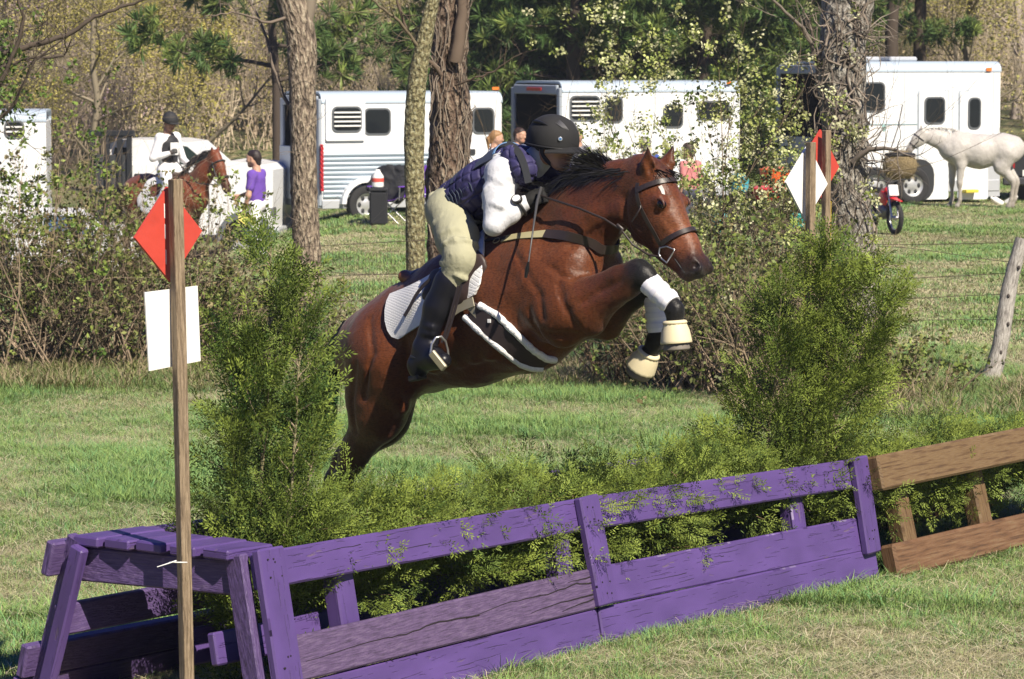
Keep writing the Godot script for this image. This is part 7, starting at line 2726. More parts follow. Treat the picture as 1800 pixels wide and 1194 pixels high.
# a standing horse: x forward, feet on y = 0; head given by poll and muzzle
func standing_horse(o: Node3D, c: Color, legs: Color, poll: Vector3, muzzle: Vector3, hairc: Color, nosec: Color) -> void:
	var f := Flesh.new()
	f.bone(Vector3(-0.6, 1.2, 0), Vector3(-0.4, 1.22, 0), 0.27, 0.28, 0.95, c, 0.1)
	f.bone(Vector3(-0.4, 1.2, 0), Vector3(0.05, 1.14, 0), 0.28, 0.33, 0.9, c, 0.1)
	f.bone(Vector3(0.05, 1.14, 0), Vector3(0.45, 1.17, 0), 0.33, 0.3, 0.85, c, 0.1)
	f.bone(Vector3(0.45, 1.2, 0), Vector3(0.62, 1.18, 0), 0.28, 0.24, 0.85, c, 0.08)
	f.bone(Vector3(0.3, 1.4, 0), Vector3(0.42, 1.4, 0), 0.12, 0.13, 0.6, c, 0.08)
	var nb := Vector3(0.6, 1.3, 0)
	f.bone(nb, nb.lerp(poll, 0.5), 0.22, 0.165, 0.6, c, 0.08)
	f.bone(nb.lerp(poll, 0.5), poll - Vector3(0, 0.04, 0), 0.165, 0.11, 0.6, c, 0.06)
	var hd_ := (muzzle - poll)
	var dn := Vector3(0.0, -1.0, 0) - hd_.normalized() * Vector3(0.0, -1.0, 0).dot(hd_.normalized())
	dn = -dn.normalized() if dn.x > 0.0 and hd_.x > 0.0 else dn.normalized()
	if hd_.x > 0.0 and dn.x > 0.0: dn = -dn
	f.bone(poll, poll + hd_ * 0.3, 0.1, 0.115, 0.75, c, 0.05)
	f.bone(poll + hd_ * 0.28 + dn * 0.04, poll + hd_ * 0.36 + dn * 0.045, 0.11, 0.1, 0.6, c, 0.05)
	f.bone(poll + hd_ * 0.35, poll + hd_ * 0.85, 0.1, 0.07, 0.8, c, 0.04, c.lerp(nosec, 0.6))
	f.bone(poll + hd_ * 0.88, muzzle, 0.068, 0.058, 0.95, nosec, 0.03)
	for s in [-1.0, 1.0]:
		var e := poll + Vector3(0, 0.05, 0.055 * s)
		f.bone(e, e + Vector3(0.02, 0.15, 0.03 * s), 0.036, 0.008, 0.8, c, 0.02)
		var k: float = 0.06 * s
		f.bone(Vector3(0.5, 1.05, 0.15 * s), Vector3(0.5 + k, 0.88, 0.15 * s), 0.15, 0.1, 0.8, c, 0.06)
		f.bone(Vector3(0.5 + k, 0.88, 0.15 * s), Vector3(0.52 + k, 0.52, 0.14 * s), 0.095, 0.058, 0.9, c, 0.04)
		f.bone(Vector3(0.52 + k, 0.52, 0.14 * s), Vector3(0.52 + k, 0.46, 0.14 * s), 0.06, 0.055, 0.9, legs, 0.03)
		f.bone(Vector3(0.52 + k, 0.46, 0.14 * s), Vector3(0.51 + k, 0.18, 0.14 * s), 0.042, 0.038, 0.9, legs, 0.03)
		f.bone(Vector3(0.51 + k, 0.18, 0.14 * s), Vector3(0.55 + k, 0.08, 0.14 * s), 0.045, 0.04, 0.9, legs, 0.03)
		f.bone(Vector3(0.55 + k, 0.07, 0.14 * s), Vector3(0.57 + k, 0.035, 0.14 * s), 0.05, 0.06, 1.0, legs * 0.7, 0.01)
		f.bone(Vector3(-0.5, 1.1, 0.15 * s), Vector3(-0.42 - k, 0.82, 0.16 * s), 0.23, 0.14, 0.8, c, 0.08)
		f.bone(Vector3(-0.42 - k, 0.85, 0.16 * s), Vector3(-0.66 - k, 0.56, 0.15 * s), 0.14, 0.07, 0.8, c, 0.05)
		f.bone(Vector3(-0.66 - k, 0.56, 0.15 * s), Vector3(-0.68 - k, 0.5, 0.15 * s), 0.065, 0.055, 0.8, legs, 0.03)
		f.bone(Vector3(-0.68 - k, 0.5, 0.15 * s), Vector3(-0.64 - k, 0.18, 0.15 * s), 0.046, 0.042, 0.9, legs, 0.03)
		f.bone(Vector3(-0.64 - k, 0.18, 0.15 * s), Vector3(-0.6 - k, 0.08, 0.15 * s), 0.046, 0.042, 0.9, legs, 0.03)
		f.bone(Vector3(-0.6 - k, 0.07, 0.15 * s), Vector3(-0.58 - k, 0.035, 0.15 * s), 0.05, 0.06, 1.0, legs * 0.7, 0.01)
	obj("body", f.build(0.02, noise3(8, 6.0), 0.008), M.coat, o)
	for s in [-1.0, 1.0]:
		var mb := MB.new()
		mb.ball(Transform3D(Basis.from_scale(Vector3(0.024, 0.022, 0.014)), poll + hd_ * 0.3 - dn * 0.03 + Vector3(0, 0, 0.083 * s)), 10, 6)
		put("eye", mb, M.dark, o)
	var mb := MB.new()
	mb.col = hairc
	rng.seed = 71
	for k in 260:
		var t := rng.randf()
		var q := Vector3(0.4, 1.5, 0).lerp(poll + Vector3(-0.03, 0.07, 0), t) + Vector3(0, 0.02 + 0.06 * sin(t * PI), rr(-0.02, 0.02))
		hair(mb, q, Vector3(rr(-0.4, 0.1), rr(-0.3, 0.1), rr(-0.2, 1.0)).normalized(), rr(0.12, 0.24), 0.008, Vector3(0, -2.0, 0))
	put("mane", mb, M.v, o).set_meta("kind", "stuff")
	mb = MB.new()
	mb.col = hairc
	for k in 160:
		hair(mb, Vector3(-0.86, 1.28, 0) + rv(0.03), Vector3(-0.5, rr(-0.6, 0.0), rr(-0.15, 0.15)).normalized(), rr(0.6, 0.95), 0.008, Vector3(0.1, -1.4, 0))
	put("tail", mb, M.v, o).set_meta("kind", "stuff")

# a clothed person: x forward, y up, z to the right; joints may be overridden
func folk(label: String, base: Vector3, yaw: float, j: Dictionary, group := "") -> Node3D:
	var o := thing("person", label, "person", base, yaw, group)
	var skin: Color = j.get("skin", lin(0.5, 0.29, 0.2))
	var pel: Vector3 = j.get("pelvis", Vector3(0, 0.95, 0))
	var chest: Vector3 = j.get("chest", pel + Vector3(0.02, 0.36, 0))
	var neck := chest + Vector3(0.0, 0.14, 0)
	var head := neck + Vector3(0.05, 0.17, 0)
	var look := Basis(Vector3.UP, j.get("look", 0.0)) * Basis(Vector3.BACK, -j.get("nod", 0.05))
	var f := Flesh.new()
	var sf := Flesh.new()
	var pf := Flesh.new()
	var sc: Color = j.shirt
	var pc: Color = j.pants
	f.bone(pel, chest, 0.1, 0.1, 1.3, skin, 0.05)
	f.bone(chest, neck, 0.08, 0.055, 1.1, skin, 0.05)
	f.bone(neck, head - Vector3(0.03, 0.05, 0), 0.055, 0.055, 1.0, skin, 0.04)
	sf.bone(pel + Vector3(0, 0.05, 0), chest, 0.12, 0.125, 1.3, sc, 0.05)
	pf.bone(pel + Vector3(0, 0.06, 0), pel, 0.122, 0.13, 1.25, pc, 0.05)
	for k in 2:
		var s: float = [1.0, -1.0][k]
		var sd: String = ["r", "l"][k]
		var sh := chest + Vector3(0, 0.08, 0.165 * s)
		var el: Vector3 = j.get("elbow_" + sd, sh + Vector3(-0.03, -0.28, 0.06 * s))
		var wr: Vector3 = j.get("wrist_" + sd, el + Vector3(0.08, -0.24, 0.0))
		var hip := pel + Vector3(0, -0.04, 0.09 * s)
		var kn: Vector3 = j.get("knee_" + sd, hip + Vector3(0.05, -0.43, 0.02 * s))
		var an: Vector3 = j.get("ankle_" + sd, kn + Vector3(-0.04, -0.41, 0.0))
		f.bone(chest, sh, 0.07, 0.055, 1.0, skin, 0.04)
		f.bone(sh, el, 0.048, 0.04, 1.0, skin, 0.03)
		f.bone(el, wr, 0.04, 0.026, 1.0, skin, 0.03)
		var kd := (wr - el).normalized()
		var ac := kd.cross(Vector3(0, 0, s)).normalized()
		fist(f, wr, kd, ac, Vector3(0, 0, -s), j.get("glove", skin), 1.0)
		f.bone(hip, kn, 0.075, 0.052, 1.0, skin, 0.03)
		f.bone(kn, an, 0.05, 0.036, 1.0, skin, 0.03)
		sf.bone(chest, sh, 0.095, 0.072, 1.0, sc, 0.05)
		if j.get("long", false):
			sf.bone(sh, el, 0.065, 0.054, 1.0, sc, 0.03)
			sf.bone(el, wr, 0.052, 0.038, 1.0, sc, 0.03)
		else:
			sf.bone(sh, sh.lerp(el, 0.62), 0.068, 0.066, 1.0, sc, 0.03)
		pf.bone(hip, kn, 0.1, 0.072, 1.0, pc, 0.04)
		pf.bone(kn, an, 0.07, 0.052, 1.0, pc, 0.04)
		var toe := an + Vector3(0.16, -0.05, 0.02 * s)
		var bf := Flesh.new()
		bf.bone(an + Vector3(-0.02, -0.03, 0), toe, 0.045, 0.036, 1.0, lin(0.03, 0.02, 0.015), 0.02)
		bf.bone(an + (kn - an) * 0.3, an, 0.06 if j.get("boots", false) else 0.05, 0.045, 1.0, lin(0.03, 0.02, 0.015), 0.02)
		obj("shoe", bf.build(0.014), M.v, o)
	var hf := make_head(head, look, skin)
	obj("body", merged([f.build(0.014), hf.build(0.008)]), M.v, o)
	obj("shirt", sf.build(0.014, creases(5, 3.0), 0.01), vmat(0.85), o)
	obj("trousers", pf.build(0.014, creases(6, 3.0), 0.01), vmat(0.85), o)
	var hc: Color = j.get("hair", lin(0.02, 0.015, 0.012))
	var hr := Flesh.new()
	hr.bone(hd(head, look, -0.03, 0.05, 0), hd(head, look, 0.01, 0.055, 0), 0.093, 0.083, 0.93, hc, 0.03)
	hr.bone(hd(head, look, -0.06, 0.0, 0), hd(head, look, -0.07, -0.06, 0), 0.07, 0.05, 1.0, hc, 0.03)
	if j.get("tail", 0.0) > 0.0:
		hr.bone(hd(head, look, -0.1, 0.05, 0), hd(head, look, -0.15, -0.02, 0), 0.035, 0.035, 1.0, hc, 0.02)
		hr.bone(hd(head, look, -0.15, -0.02, 0), hd(head, look, -0.13, -0.02 - j.tail, 0), 0.035, 0.015, 1.0, hc, 0.02)
	if not j.get("helmet", false): obj("hair", hr.build(0.011), vmat(0.6), o)
	else:
		var mb := MB.new()
		var prof := [Vector2(0.9, -0.3), Vector2(1.0, -0.15)]
		for i in 11: prof.append(Vector2(cos(PI * 0.5 * i / 10.0), sin(PI * 0.5 * i / 10.0)))
		mb.lathe(Transform3D(look * Basis.from_scale(Vector3(0.135, 0.13, 0.115)), hd(head, look, -0.005, 0.035, 0)), prof, 24)
		mb.ball(Transform3D(look * Basis.from_scale(Vector3(0.06, 0.012, 0.085)), hd(head, look, 0.115, 0.02, 0)), 14, 6)
		put("helmet", mb, mat(lin(0.018, 0.018, 0.02), 0.75), o).set_meta("kind", "stuff")
	return o

func far_field() -> void:
	# white horse at its hay
	var p := foot(1722, 59.5)
	var o := thing("white_horse", "white horse in a halter eating from the hay bag beside the right trailer", "horse", p, PI)
	o.scale = Vector3.ONE * 0.93
	standing_horse(o, lin(0.56, 0.54, 0.51), lin(0.4, 0.37, 0.33), Vector3(1.22, 1.5, 0), Vector3(1.5, 1.12, 0), lin(0.7, 0.68, 0.64), lin(0.22, 0.2, 0.2))
	var mb := MB.new()
	var hal := mat(lin(0.03, 0.03, 0.035), 0.6)
	for q in [[0.62, 0.085], [0.2, 0.115]]:
		mb = MB.new()
		var c := Vector3(1.22, 1.5, 0).lerp(Vector3(1.5, 1.12, 0), q[0])
		var ring := []
		var ax := Vector3(0.8, 0.6, 0)
		for i in 19: ring.append(c + ax * cos(TAU * i / 18) * (q[1] + 0.015) + Vector3(0, 0, 1) * sin(TAU * i / 18) * q[1] * 0.9 - ax * 0.01)
		mb.tube(ring, ring.map(func(_p): return 0.012), 5)
		put("halter_strap", mb, hal, o)
	for s in [-1.0, 1.0]:
		mb = MB.new()
		mb.tube([Vector3(1.28, 1.46, 0.1 * s), Vector3(1.3, 1.34, 0.09 * s), Vector3(1.4, 1.24, 0.08 * s)], [0.011, 0.011, 0.011], 5)
		put("halter_strap", mb, hal, o)
	# hay bag
	p = at(1582, 291, 57.6)
	o = thing("hay_bag", "round bulging hay bag hanging under the white horse's muzzle", "hay bag", p)
	mb = MB.new()
	mb.ball(Transform3D(Basis.from_scale(Vector3(0.32, 0.28, 0.25)), Vector3.ZERO), 24, 16)
	put("hay", mb, textured(ramped(grey_noise(91, 0.06, 256, 4), [[0.0, lin(0.05, 0.04, 0.02)], [0.5, lin(0.24, 0.18, 0.09)], [1.0, lin(0.4, 0.32, 0.17)]]), 0.95, relief(grey_noise(92, 0.08, 256, 4), 12.0), 1.5, Vector3(3, 3, 3), true), o)
	rng.seed = 92
	mb = MB.new()
	mb.col = lin(0.3, 0.24, 0.12)
	for k in 500:
		var d := rv(1.0).normalized()
		leaf(mb, d * Vector3(0.31, 0.27, 0.24), (d + rv(1.2)).normalized(), d, rr(0.05, 0.12), 0.004, rr(0.7, 1.2))
	for i in mb.c.size(): mb.c[i] = lin(0.3, 0.24, 0.12) * mb.c[i].r
	put("straw", mb, M.grass, o).set_meta("kind", "stuff")
	for k in 2:
		mb = MB.new()
		var ring := []
		for i in 25:
			var a := TAU * i / 24
			ring.append(Vector3(cos(a) * 0.27, 0.17 + 0.03 * k + 0.03 * sin(a), sin(a) * 0.21))
		mb.tube(ring, ring.map(func(_p): return 0.018), 6)
		put("rim", mb, hal, o)
	mb = MB.new()
	mb.tube([Vector3(-0.2, 0.2, 0.0), Vector3(0.0, 0.7, -0.3), Vector3(0.1, 1.1, -0.5)], [0.012, 0.012, 0.012], 5)
	put("cord", mb, hal, o)
	# mounted rider at the left
	p = foot(294, 48.0)
	p.y = at(294, 193, 48.0).y - 2.48
	var yaw := -0.7
	o = thing("bay_horse", "bay horse with white face star carrying the rider in white at the left", "horse", p, yaw)
	standing_horse(o, lin(0.2, 0.062, 0.028), lin(0.02, 0.016, 0.015), Vector3(1.05, 1.8, 0), Vector3(1.32, 1.3, 0), lin(0.012, 0.01, 0.01), lin(0.06, 0.03, 0.02))
	mb = MB.new()
	mb.ball(Transform3D(Basis(Vector3.BACK, 0.45).scaled_local(Vector3(0.012, 0.06, 0.035)), Vector3(1.235, 1.66, 0)), 12, 8)
	put("star", mb, mat(lin(0.75, 0.72, 0.68), 0.8), o)
	for q in [[0.22, 0.118], [0.66, 0.09]]:
		mb = MB.new()
		var c := Vector3(1.05, 1.8, 0).lerp(Vector3(1.32, 1.3, 0), q[0])
		var ring := []
		var ax := Vector3(0.88, 0.47, 0)
		for i in 19: ring.append(c + ax * cos(TAU * i / 18) * (q[1] + 0.012) + Vector3(0, 0, 1) * sin(TAU * i / 18) * q[1] * 0.88)
		mb.tube(ring, ring.map(func(_p): return 0.013), 5)
		put("bridle_strap", mb, M.dark, o)
	for s in [-1.0, 1.0]:
		mb = MB.new()
		mb.tube([Vector3(1.1, 1.72, 0.1 * s), Vector3(1.16, 1.55, 0.1 * s), Vector3(1.25, 1.4, 0.075 * s)], [0.012, 0.012, 0.012], 5)
		put("bridle_strap", mb, M.dark, o)
		mb = MB.new()
		mb.tube([Vector3(1.25, 1.38, 0.08 * s), Vector3(0.9, 1.4, 0.2 * s), Vector3(0.4, 1.72, 0.15 * s)], [0.009, 0.009, 0.009], 5)
		put("rein", mb, M.dark, o)
	for s in [-1.0, 1.0]:
		mb = MB.new()
		mb.ball(Transform3D(Basis(Vector3.RIGHT, -0.35 * s).scaled_local(Vector3(0.36, 0.3, 0.035)), Vector3(0.02, 1.2, 0.27 * s)), 18, 10)
		put("saddle_pad", mb, M.white, o)
	mb = MB.new()
	mb.ball(Transform3D(Basis.from_scale(Vector3(0.3, 0.1, 0.19)), Vector3(0.08, 1.46, 0)), 16, 10)
	put("saddle", mb, M.brown_leather, o)
	var wc := lin(0.78, 0.78, 0.8)
	o = folk("person in black helmet and white clothes sitting on the bay horse at the left", p, yaw, {
		"shirt": wc, "pants": wc, "long": true, "helmet": true, "boots": true, "skin": lin(0.32, 0.17, 0.11), "glove": lin(0.02, 0.02, 0.022), "nod": 0.3, "look": -0.2,
		"pelvis": Vector3(0.05, 1.62, 0), "chest": Vector3(0.05, 1.99, 0), "elbow_r": Vector3(0.02, 1.76, 0.27), "wrist_r": Vector3(0.22, 1.84, 0.13), "elbow_l": Vector3(0.1, 1.75, -0.26), "wrist_l": Vector3(0.33, 1.68, -0.14),
		"knee_r": Vector3(0.4, 1.38, 0.33), "ankle_r": Vector3(0.2, 1.0, 0.38), "knee_l": Vector3(0.4, 1.38, -0.33), "ankle_l": Vector3(0.2, 1.0, -0.38)})
	var vf := Flesh.new()
	vf.bone(Vector3(0.05, 1.73, 0), Vector3(0.06, 1.98, 0), 0.135, 0.142, 1.2, lin(0.02, 0.022, 0.026), 0.04)
	for s in [-1.0, 1.0]: vf.bone(Vector3(0.06, 2.0, 0.06 * s), Vector3(0.04, 2.08, 0.085 * s), 0.1, 0.06, 1.0, lin(0.02, 0.022, 0.026), 0.04)
	obj("vest", vf.build(0.013), vmat(0.7), o)
	mb = MB.new()
	mb.box(Transform3D(Basis(Vector3.UP, 0.25), Vector3(0.215, 1.9, 0.02)), Vector3(0.012, 0.19, 0.22), 0.004)
	put("number_bib", mb, M.white, o)
	# handler in purple
	p = foot(453, 47.0)
	p.y = at(455, 267, 47.0).y - 1.71
	o = folk("dark haired person in purple shirt and white trousers reaching towards the bay horse's muzzle", p, PI - 0.35, {
		"shirt": lin(0.13, 0.06, 0.36), "pants": wc, "pelvis": Vector3(0, 0.93, 0), "chest": Vector3(0.0, 1.3, 0), "elbow_l": Vector3(0.02, 1.08, -0.25), "wrist_l": Vector3(0.12, 0.84, -0.2),
		"elbow_r": Vector3(0.12, 1.14, 0.24), "wrist_r": Vector3(0.36, 1.05, 0.18), "knee_r": Vector3(0.14, 0.5, 0.1), "ankle_r": Vector3(0.1, 0.1, 0.1), "knee_l": Vector3(0.0, 0.5, -0.1), "ankle_l": Vector3(-0.2, 0.12, -0.1)})
	p = at(434, 386, 46.4)
	o = thing("yellow_cloth", "crumpled yellow cloth held in the purple shirted person's hand", "cloth", p)
	rng.seed = 95
	mb = MB.new()
	var g := []
	var nr := []
	for i in 8:
		var r0 := []
		var rn := []
		for k in 10:
			r0.append(Vector3((k - 4.5) * 0.028, 0.03 * sin(k * 1.3 + i) + (i - 3.5) * 0.016, 0.03 * cos(i * 1.1 + k * 0.7)))
			rn.append(Vector3(0.1, 0.3, 1).normalized())
		g.append(r0); nr.append(rn)
	mb.sheet(g, nr, 0.004)
	put("fold", mb, mat(lin(0.6, 0.55, 0.15), 0.9), o)
	# people by the trailers
	var dim := lin(0.1, 0.12, 0.2)
	var spots := [
		[866, 235, 53.5, 0.1, lin(0.7, 0.72, 0.76), lin(0.28, 0.15, 0.06), 0.16, "blonde person with ponytail in pale shirt standing beyond the rider's back"],
		[908, 230, 54.0, -0.6, dim, lin(0.03, 0.014, 0.01), 0.0, "dark haired person standing before the open trailer between the blonde person and helmet"],
		[1018, 231, 54.5, -2.0, lin(0.25, 0.25, 0.28), lin(0.015, 0.012, 0.01), 0.0, "dark haired person mostly hidden just right of the rider's helmet"],
		[1136, 246, 52.0, 1.8, lin(0.03, 0.07, 0.32), lin(0.3, 0.28, 0.27), 0.0, "person in blue jacket seen between blossoming branches above the horse's mane"],
		[1215, 262, 51.5, 2.4, lin(0.55, 0.2, 0.2), lin(0.06, 0.04, 0.03), 0.0, "person in pink top half hidden behind the shrub above the horse's face"]]
	for s in spots:
		p = at(s[0], s[1], s[2])
		p.y -= 1.70
		var fl := land(p.x, p.z)
		folk(s[7], Vector3(p.x, maxf(p.y, fl - 0.3), p.z), s[3], {"shirt": s[4], "pants": lin(0.06, 0.07, 0.1), "hair": s[5], "tail": s[6], "long": s[0] == 1136})
	camp()

func camp() -> void:
	var purple := mat(lin(0.15, 0.05, 0.42), 0.8)
	var black := mat(lin(0.012, 0.013, 0.016), 0.85)
	for k in 2:
		var p := gnd([684, 752][k], [392, 384][k])
		p.y = land(p.x, p.z)
		var o := thing("camp_chair", ["purple folding camp chair with black jacket over it left of the mossy trunk", "purple folding camp chair half hidden between the mossy and the brown trunk"][k], "camp chair", p, -0.3, "purple camp chairs")
		for q in [[-0.24, -0.22, 0.24, 0.22], [0.24, -0.22, -0.24, 0.22]]:
			for y in 2:
				var mb := MB.new()
				var z := -0.22 if y == 0 else 0.22
				mb.tube([Vector3(q[0], 0.0, z), Vector3(q[2], 0.44, z)], [0.011, 0.011], 6)
				put("leg", mb, M.steel, o)
		for s in [-1.0, 1.0]:
			var mb := MB.new()
			mb.tube([Vector3(0.26 * s, 0.4, 0.22), Vector3(0.27 * s, 0.62, 0.22)], [0.011, 0.011], 6)
			put("arm_post", mb, M.steel, o)
			mb = MB.new()
			mb.tube([Vector3(0.26 * s, 0.4, -0.22), Vector3(0.27 * s, 0.92, -0.27)], [0.011, 0.011], 6)
			put("back_post", mb, M.steel, o)
			mb = MB.new()
			mb.box(Transform3D(Basis(), Vector3(0.28 * s, 0.625, -0.01)), Vector3(0.08, 0.015, 0.48), 0.004)
			put("armrest", mb, purple, o)
		var g := []
		var nr := []
		for i in 7:
			var r0 := []
			var rn := []
			for j in 7:
				var x := (j - 3) / 3.0
				r0.append(Vector3(x * 0.25, 0.44 - 0.06 * (1 - x * x), lerpf(0.22, -0.22, i / 6.0)))
				rn.append(Vector3.UP)
			g.append(r0); nr.append(rn)
		var mb := MB.new()
		mb.sheet(g, nr, 0.006)
		put("seat", mb, purple, o)
		g = []; nr = []
		for i in 7:
			var r0 := []
			var rn := []
			for j in 7:
				var x := (j - 3) / 3.0
				r0.append(Vector3(x * 0.26, lerpf(0.42, 0.92, i / 6.0), -0.22 - 0.05 * (1 - x * x) - 0.05 * i / 6.0))
				rn.append(Vector3(0, 0, 1))
			g.append(r0); nr.append(rn)
		mb = MB.new()
		mb.sheet(g, nr, 0.006)
		put("backrest", mb, purple, o)
		if k == 0:
			var jk := thing("black_jacket", "black jacket draped over the purple camp chair", "jacket", p, -0.3)
			var f := Flesh.new()
			f.bone(Vector3(-0.22, 0.9, -0.2), Vector3(0.24, 0.92, -0.2), 0.06, 0.06, 1.0, Color(1, 1, 1), 0.04)
			f.bone(Vector3(-0.05, 0.86, -0.12), Vector3(-0.02, 0.5, -0.02), 0.12, 0.14, 0.6, Color(1, 1, 1), 0.05)
			f.bone(Vector3(-0.24, 0.88, -0.14), Vector3(-0.34, 0.6, 0.05), 0.06, 0.05, 0.8, Color(1, 1, 1), 0.04)
			f.bone(Vector3(0.18, 0.88, -0.12), Vector3(0.16, 0.42, 0.02), 0.1, 0.09, 0.6, Color(1, 1, 1), 0.05)
			obj("cloth", f.build(0.015, creases(9, 4.0), 0.02), black, jk)
	var p := at(664, 318, 53.4)
	var o := thing("white_jug", "white jug with red band standing behind the black jacket", "jug", Vector3(p.x, p.y - 0.12, p.z))
	var mb := MB.new()
	mb.lathe(Transform3D(), [Vector2(0, 0), Vector2(0.09, 0.0), Vector2(0.1, 0.03), Vector2(0.1, 0.2), Vector2(0.05, 0.27), Vector2(0.035, 0.31), Vector2(0.0, 0.315)], 20)
	put("jug", mb, M.white, o)
	mb = MB.new()
	mb.lathe(Transform3D(), [Vector2(0.101, 0.1), Vector2(0.103, 0.11), Vector2(0.103, 0.16), Vector2(0.101, 0.17)], 20)
	put("band", mb, mat(lin(0.6, 0.08, 0.06), 0.6), o)
	var jh := o.position.y - land(o.position.x, o.position.z)
	o = thing("black_cooler", "black cooler box under the white jug behind the purple camp chair", "cooler", o.position - Vector3(0, jh, 0))
	bx("box", o, Vector3(-0.14, 0, -0.15), Vector3(0.16, jh - 0.06, 0.15), black, 0.03)
	bx("lid", o, Vector3(-0.15, jh - 0.06, -0.16), Vector3(0.17, jh - 0.002, 0.16), black, 0.02)
	# things behind the shrubs
	for q in [[1362, 300, 0.24, 0.34, lin(0.75, 0.13, 0.02), "orange drink cooler seen through the shrubs left of the white diamond", "orange_cooler", "cooler"], [1352, 333, 0.3, 0.18, lin(0.55, 0.02, 0.03), "low red tub below the orange drink cooler", "red_tub", "tub"], [1340, 352, 0.14, 0.26, lin(0.75, 0.75, 0.76), "white bucket seen through the brush left of the red tub", "white_bucket", "bucket"], [1268, 382, 0.16, 0.26, lin(0.02, 0.32, 0.3), "teal bucket seen through brush right of the horse's face", "teal_bucket", "bucket"], [1395, 378, 0.2, 0.2, lin(0.02, 0.3, 0.28), "teal basin seen through brush below the white diamond", "teal_basin", "basin"], [1300, 312, 0.16, 0.24, lin(0.05, 0.4, 0.5), "turquoise bag in the shrub between horse's ear and orange cooler", "turquoise_bag", "bag"]]:
		p = at(q[0], q[1], 51.0)
		o = thing(q[6], q[5], q[7], p - Vector3(0, q[3], 0))
		var r: float = q[2]
		var h: float = q[3]
		mb = MB.new()
		mb.lathe(Transform3D(), [Vector2(0, 0), Vector2(r * 0.85, 0.0), Vector2(r * 0.9, 0.02), Vector2(r, h), Vector2(r * 1.05, h), Vector2(r * 1.05, h + 0.03), Vector2(r * 0.9, h + 0.03)], 24)
		put("shell", mb, mat(q[4], 0.5), o)
		mb = MB.new()
		mb.lathe(Transform3D(), [Vector2(r * 0.9, h + 0.029), Vector2(r * 0.7, h + 0.06), Vector2(0.0, h + 0.07)], 24)
		put("lid", mb, mat((q[4] as Color) * 0.8 + lin(0.1, 0.1, 0.1), 0.5), o)
		var below: float = o.position.y - land(o.position.x, o.position.z)
		if below > 0.12: bx("stand", o, Vector3(-r, -below, -r), Vector3(r, -0.003, r), mat(lin(0.08, 0.06, 0.05), 0.8), 0.01)
	# motorbike
	p = gnd(1550, 411)
	p.y = land(p.x, p.z)
	o = thing("dirt_bike", "small red and white dirt bike standing right of the vine wrapped trunk", "motorbike", p, -1.25)
	o.scale = Vector3.ONE * 0.82
	for x in [-0.55, 0.6]:
		var w := Node3D.new()
		w.name = "front_wheel" if x > 0 else "rear_wheel"
		o.add_child(w)
		w.position = Vector3(x, 0.33, 0)
		mb = MB.new()
		var ring := []
		for i in 33: ring.append(Vector3(cos(TAU * i / 32) * 0.28, sin(TAU * i / 32) * 0.28, 0))
		mb.tube(ring, ring.map(func(_p): return 0.05), 10)
		put("tyre", mb, M.rubber, w)
		mb = MB.new()
		for i in 32: ring[i] = ring[i] * 0.83
		ring[32] = ring[0]
		mb.tube(ring, ring.map(func(_p): return 0.014), 6)
		put("rim", mb, M.steel, w)
		for i in 12:
			mb = MB.new()
			mb.tube([Vector3.ZERO, Vector3(cos(TAU * i / 12) * 0.23, sin(TAU * i / 12) * 0.23, 0)], [0.004, 0.003], 4)
			put("spoke", mb, M.steel, w)
		mb = MB.new()
		mb.tube([Vector3(0, 0, -0.06), Vector3(0, 0, 0.06)], [0.04, 0.04], 10)
		put("hub", mb, M.steel, w)
	var rp := mat(lin(0.6, 0.02, 0.025), 0.3)
	for s in [-1.0, 1.0]:
		mb = MB.new()
		mb.tube([Vector3(0.6, 0.33, 0.07 * s), Vector3(0.42, 0.92, 0.07 * s)], [0.022, 0.026], 8)
		put("fork", mb, M.steel, o)
		mb = MB.new()
		mb.tube([Vector3(-0.55, 0.33, 0.08 * s), Vector3(-0.05, 0.4, 0.07 * s)], [0.022, 0.026], 8)
		put("swing_arm", mb, M.steel, o)
		mb = MB.new()
		mb.tube([Vector3(0.38, 1.0, 0.0), Vector3(0.36, 1.05, 0.18 * s), Vector3(0.3, 1.06, 0.36 * s)], [0.013, 0.013, 0.016], 6)
		put("handlebar", mb, M.dark, o)
		mb = MB.new()
		mb.ball(Transform3D(Basis(Vector3.BACK, -0.4).scaled_local(Vector3(0.2, 0.13, 0.03)), Vector3(0.28, 0.7, 0.11 * s)), 14, 8)
		put("shroud", mb, rp, o)
		mb = MB.new()
		mb.ball(Transform3D(Basis(Vector3.BACK, 0.3).scaled_local(Vector3(0.2, 0.1, 0.02)), Vector3(-0.42, 0.68, 0.1 * s)), 12, 8)
		put("side_plate", mb, M.white, o)
	mb = MB.new()
	mb.ball(Transform3D(Basis.from_scale(Vector3(0.2, 0.18, 0.12)), Vector3(0.08, 0.45, 0)), 14, 10)
	put("engine", mb, mat(lin(0.2, 0.2, 0.21), 0.4, 0.6), o)
	var f := Flesh.new()
	f.bone(Vector3(0.28, 0.84, 0), Vector3(0.05, 0.8, 0), 0.09, 0.07, 1.0, lin(0.6, 0.02, 0.025), 0.04)
	obj("tank", f.build(0.014), vmat(0.3), o)
	f = Flesh.new()
	f.bone(Vector3(0.05, 0.83, 0), Vector3(-0.5, 0.85, 0), 0.06, 0.055, 1.2, lin(0.02, 0.02, 0.02), 0.04)
	obj("seat", f.build(0.014), vmat(0.7), o)
	for q in [[0.42, 0.72, 0.86, 0.66], [-0.45, 0.8, -0.95, 0.92]]:
		f = Flesh.new()
		f.bone(Vector3(q[0], q[1], 0), Vector3(q[2], q[3], 0), 0.03, 0.014, 3.2, lin(0.6, 0.02, 0.025), 0.02)
		obj("fender", f.build(0.012), vmat(0.35), o)
	mb = MB.new()
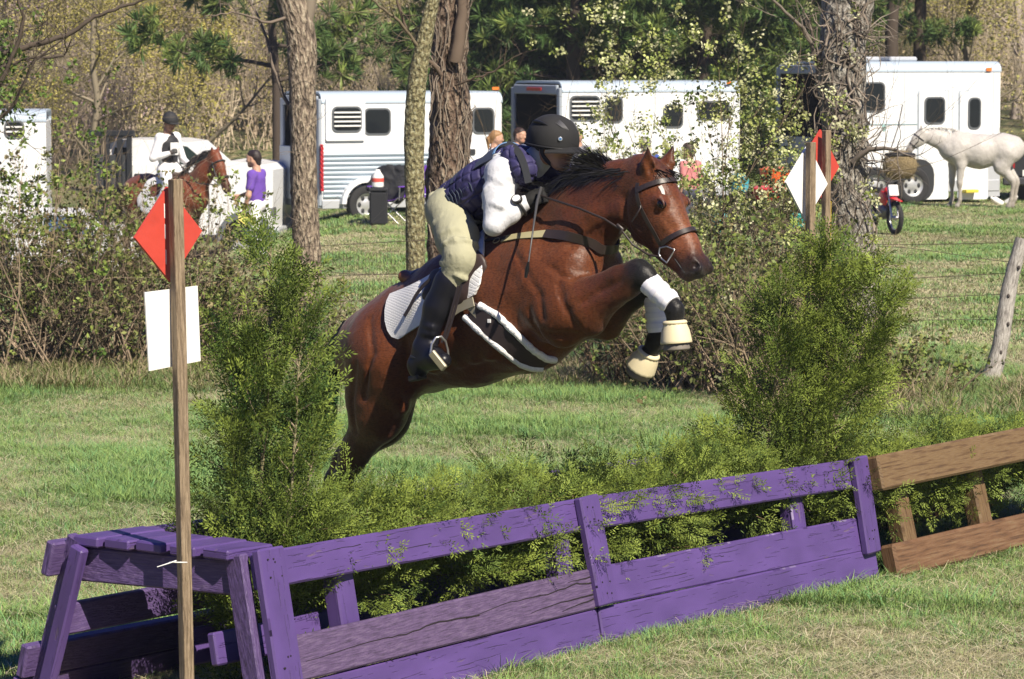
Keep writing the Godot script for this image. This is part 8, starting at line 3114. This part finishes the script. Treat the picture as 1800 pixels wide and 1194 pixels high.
	mb.box(Transform3D(Basis(Vector3.BACK, 0.3), Vector3(0.52, 0.86, 0)), Vector3(0.03, 0.22, 0.2), 0.01)
	put("front_plate", mb, M.white, o)
	mb = MB.new()
	mb.tube([Vector3(0.2, 0.42, 0.1), Vector3(0.0, 0.3, 0.13), Vector3(-0.3, 0.5, 0.14), Vector3(-0.7, 0.72, 0.13)], [0.02, 0.022, 0.03, 0.045], 8)
	put("exhaust", mb, M.steel, o)
	# dark vehicle behind the white horse and jugs on the grass
	p = foot(1762, 62.5)
	o = thing("dark_truck", "rear of a dark truck at the right edge behind the white horse", "truck", p, -0.2)
	bx("body", o, Vector3(0, 0.45, -2.5), Vector3(1.9, 1.0, 0), M.dark, 0.06)
	bx("bumper", o, Vector3(-0.03, 0.32, 0.0), Vector3(1.95, 0.48, 0.1), mat(lin(0.1, 0.1, 0.11), 0.4, 0.5), 0.03)
	bx("number_plate", o, Vector3(0.35, 0.5, 0.0), Vector3(0.7, 0.62, 0.012), M.white, 0.004)
	bx("tail_light", o, Vector3(0.05, 0.65, 0.0), Vector3(0.2, 0.92, 0.015), mat(lin(0.3, 0.02, 0.02), 0.3), 0.01)
	for x in [0.3, 1.6]:
		mb = MB.new()
		mb.lathe(Transform3D(Basis(Vector3.BACK, PI * 0.5), Vector3(x, 0.36, -0.6)), [Vector2(0.0, -0.12), Vector2(0.34, -0.12), Vector2(0.36, -0.08), Vector2(0.36, 0.08), Vector2(0.34, 0.12), Vector2(0.0, 0.12)], 24)
		put("wheel", mb, M.rubber, o)
	for k in 2:
		p = gnd([1752, 1778][k], [359, 357][k])
		o = thing("white_bottle", ["white plastic bottle lying on the grass, the left one of two under the white horse", "white plastic bottle leaning on the grass near the white horse's hind hoof"][k], "bottle", Vector3(p.x, land(p.x, p.z) + 0.07, p.z), [0.5, -0.6][k], "white bottles on the grass")
		mb = MB.new()
		mb.lathe(Transform3D(Basis(Vector3.BACK, [1.1, -1.0][k]), Vector3.ZERO), [Vector2(0, -0.14), Vector2(0.06, -0.14), Vector2(0.065, -0.12), Vector2(0.065, 0.06), Vector2(0.03, 0.11), Vector2(0.025, 0.15), Vector2(0.0, 0.155)], 16)
		put("bottle", mb, M.white, o)

func _ready() -> void:
	setup()
	materials()
	terrain()
	grass()
	woods()
	trailers()
	fence_line()
	shrubs()
	jump()
	cedars()
	dead_twigs()
	flags()
	leaping_horse()
	rider()
	far_field()
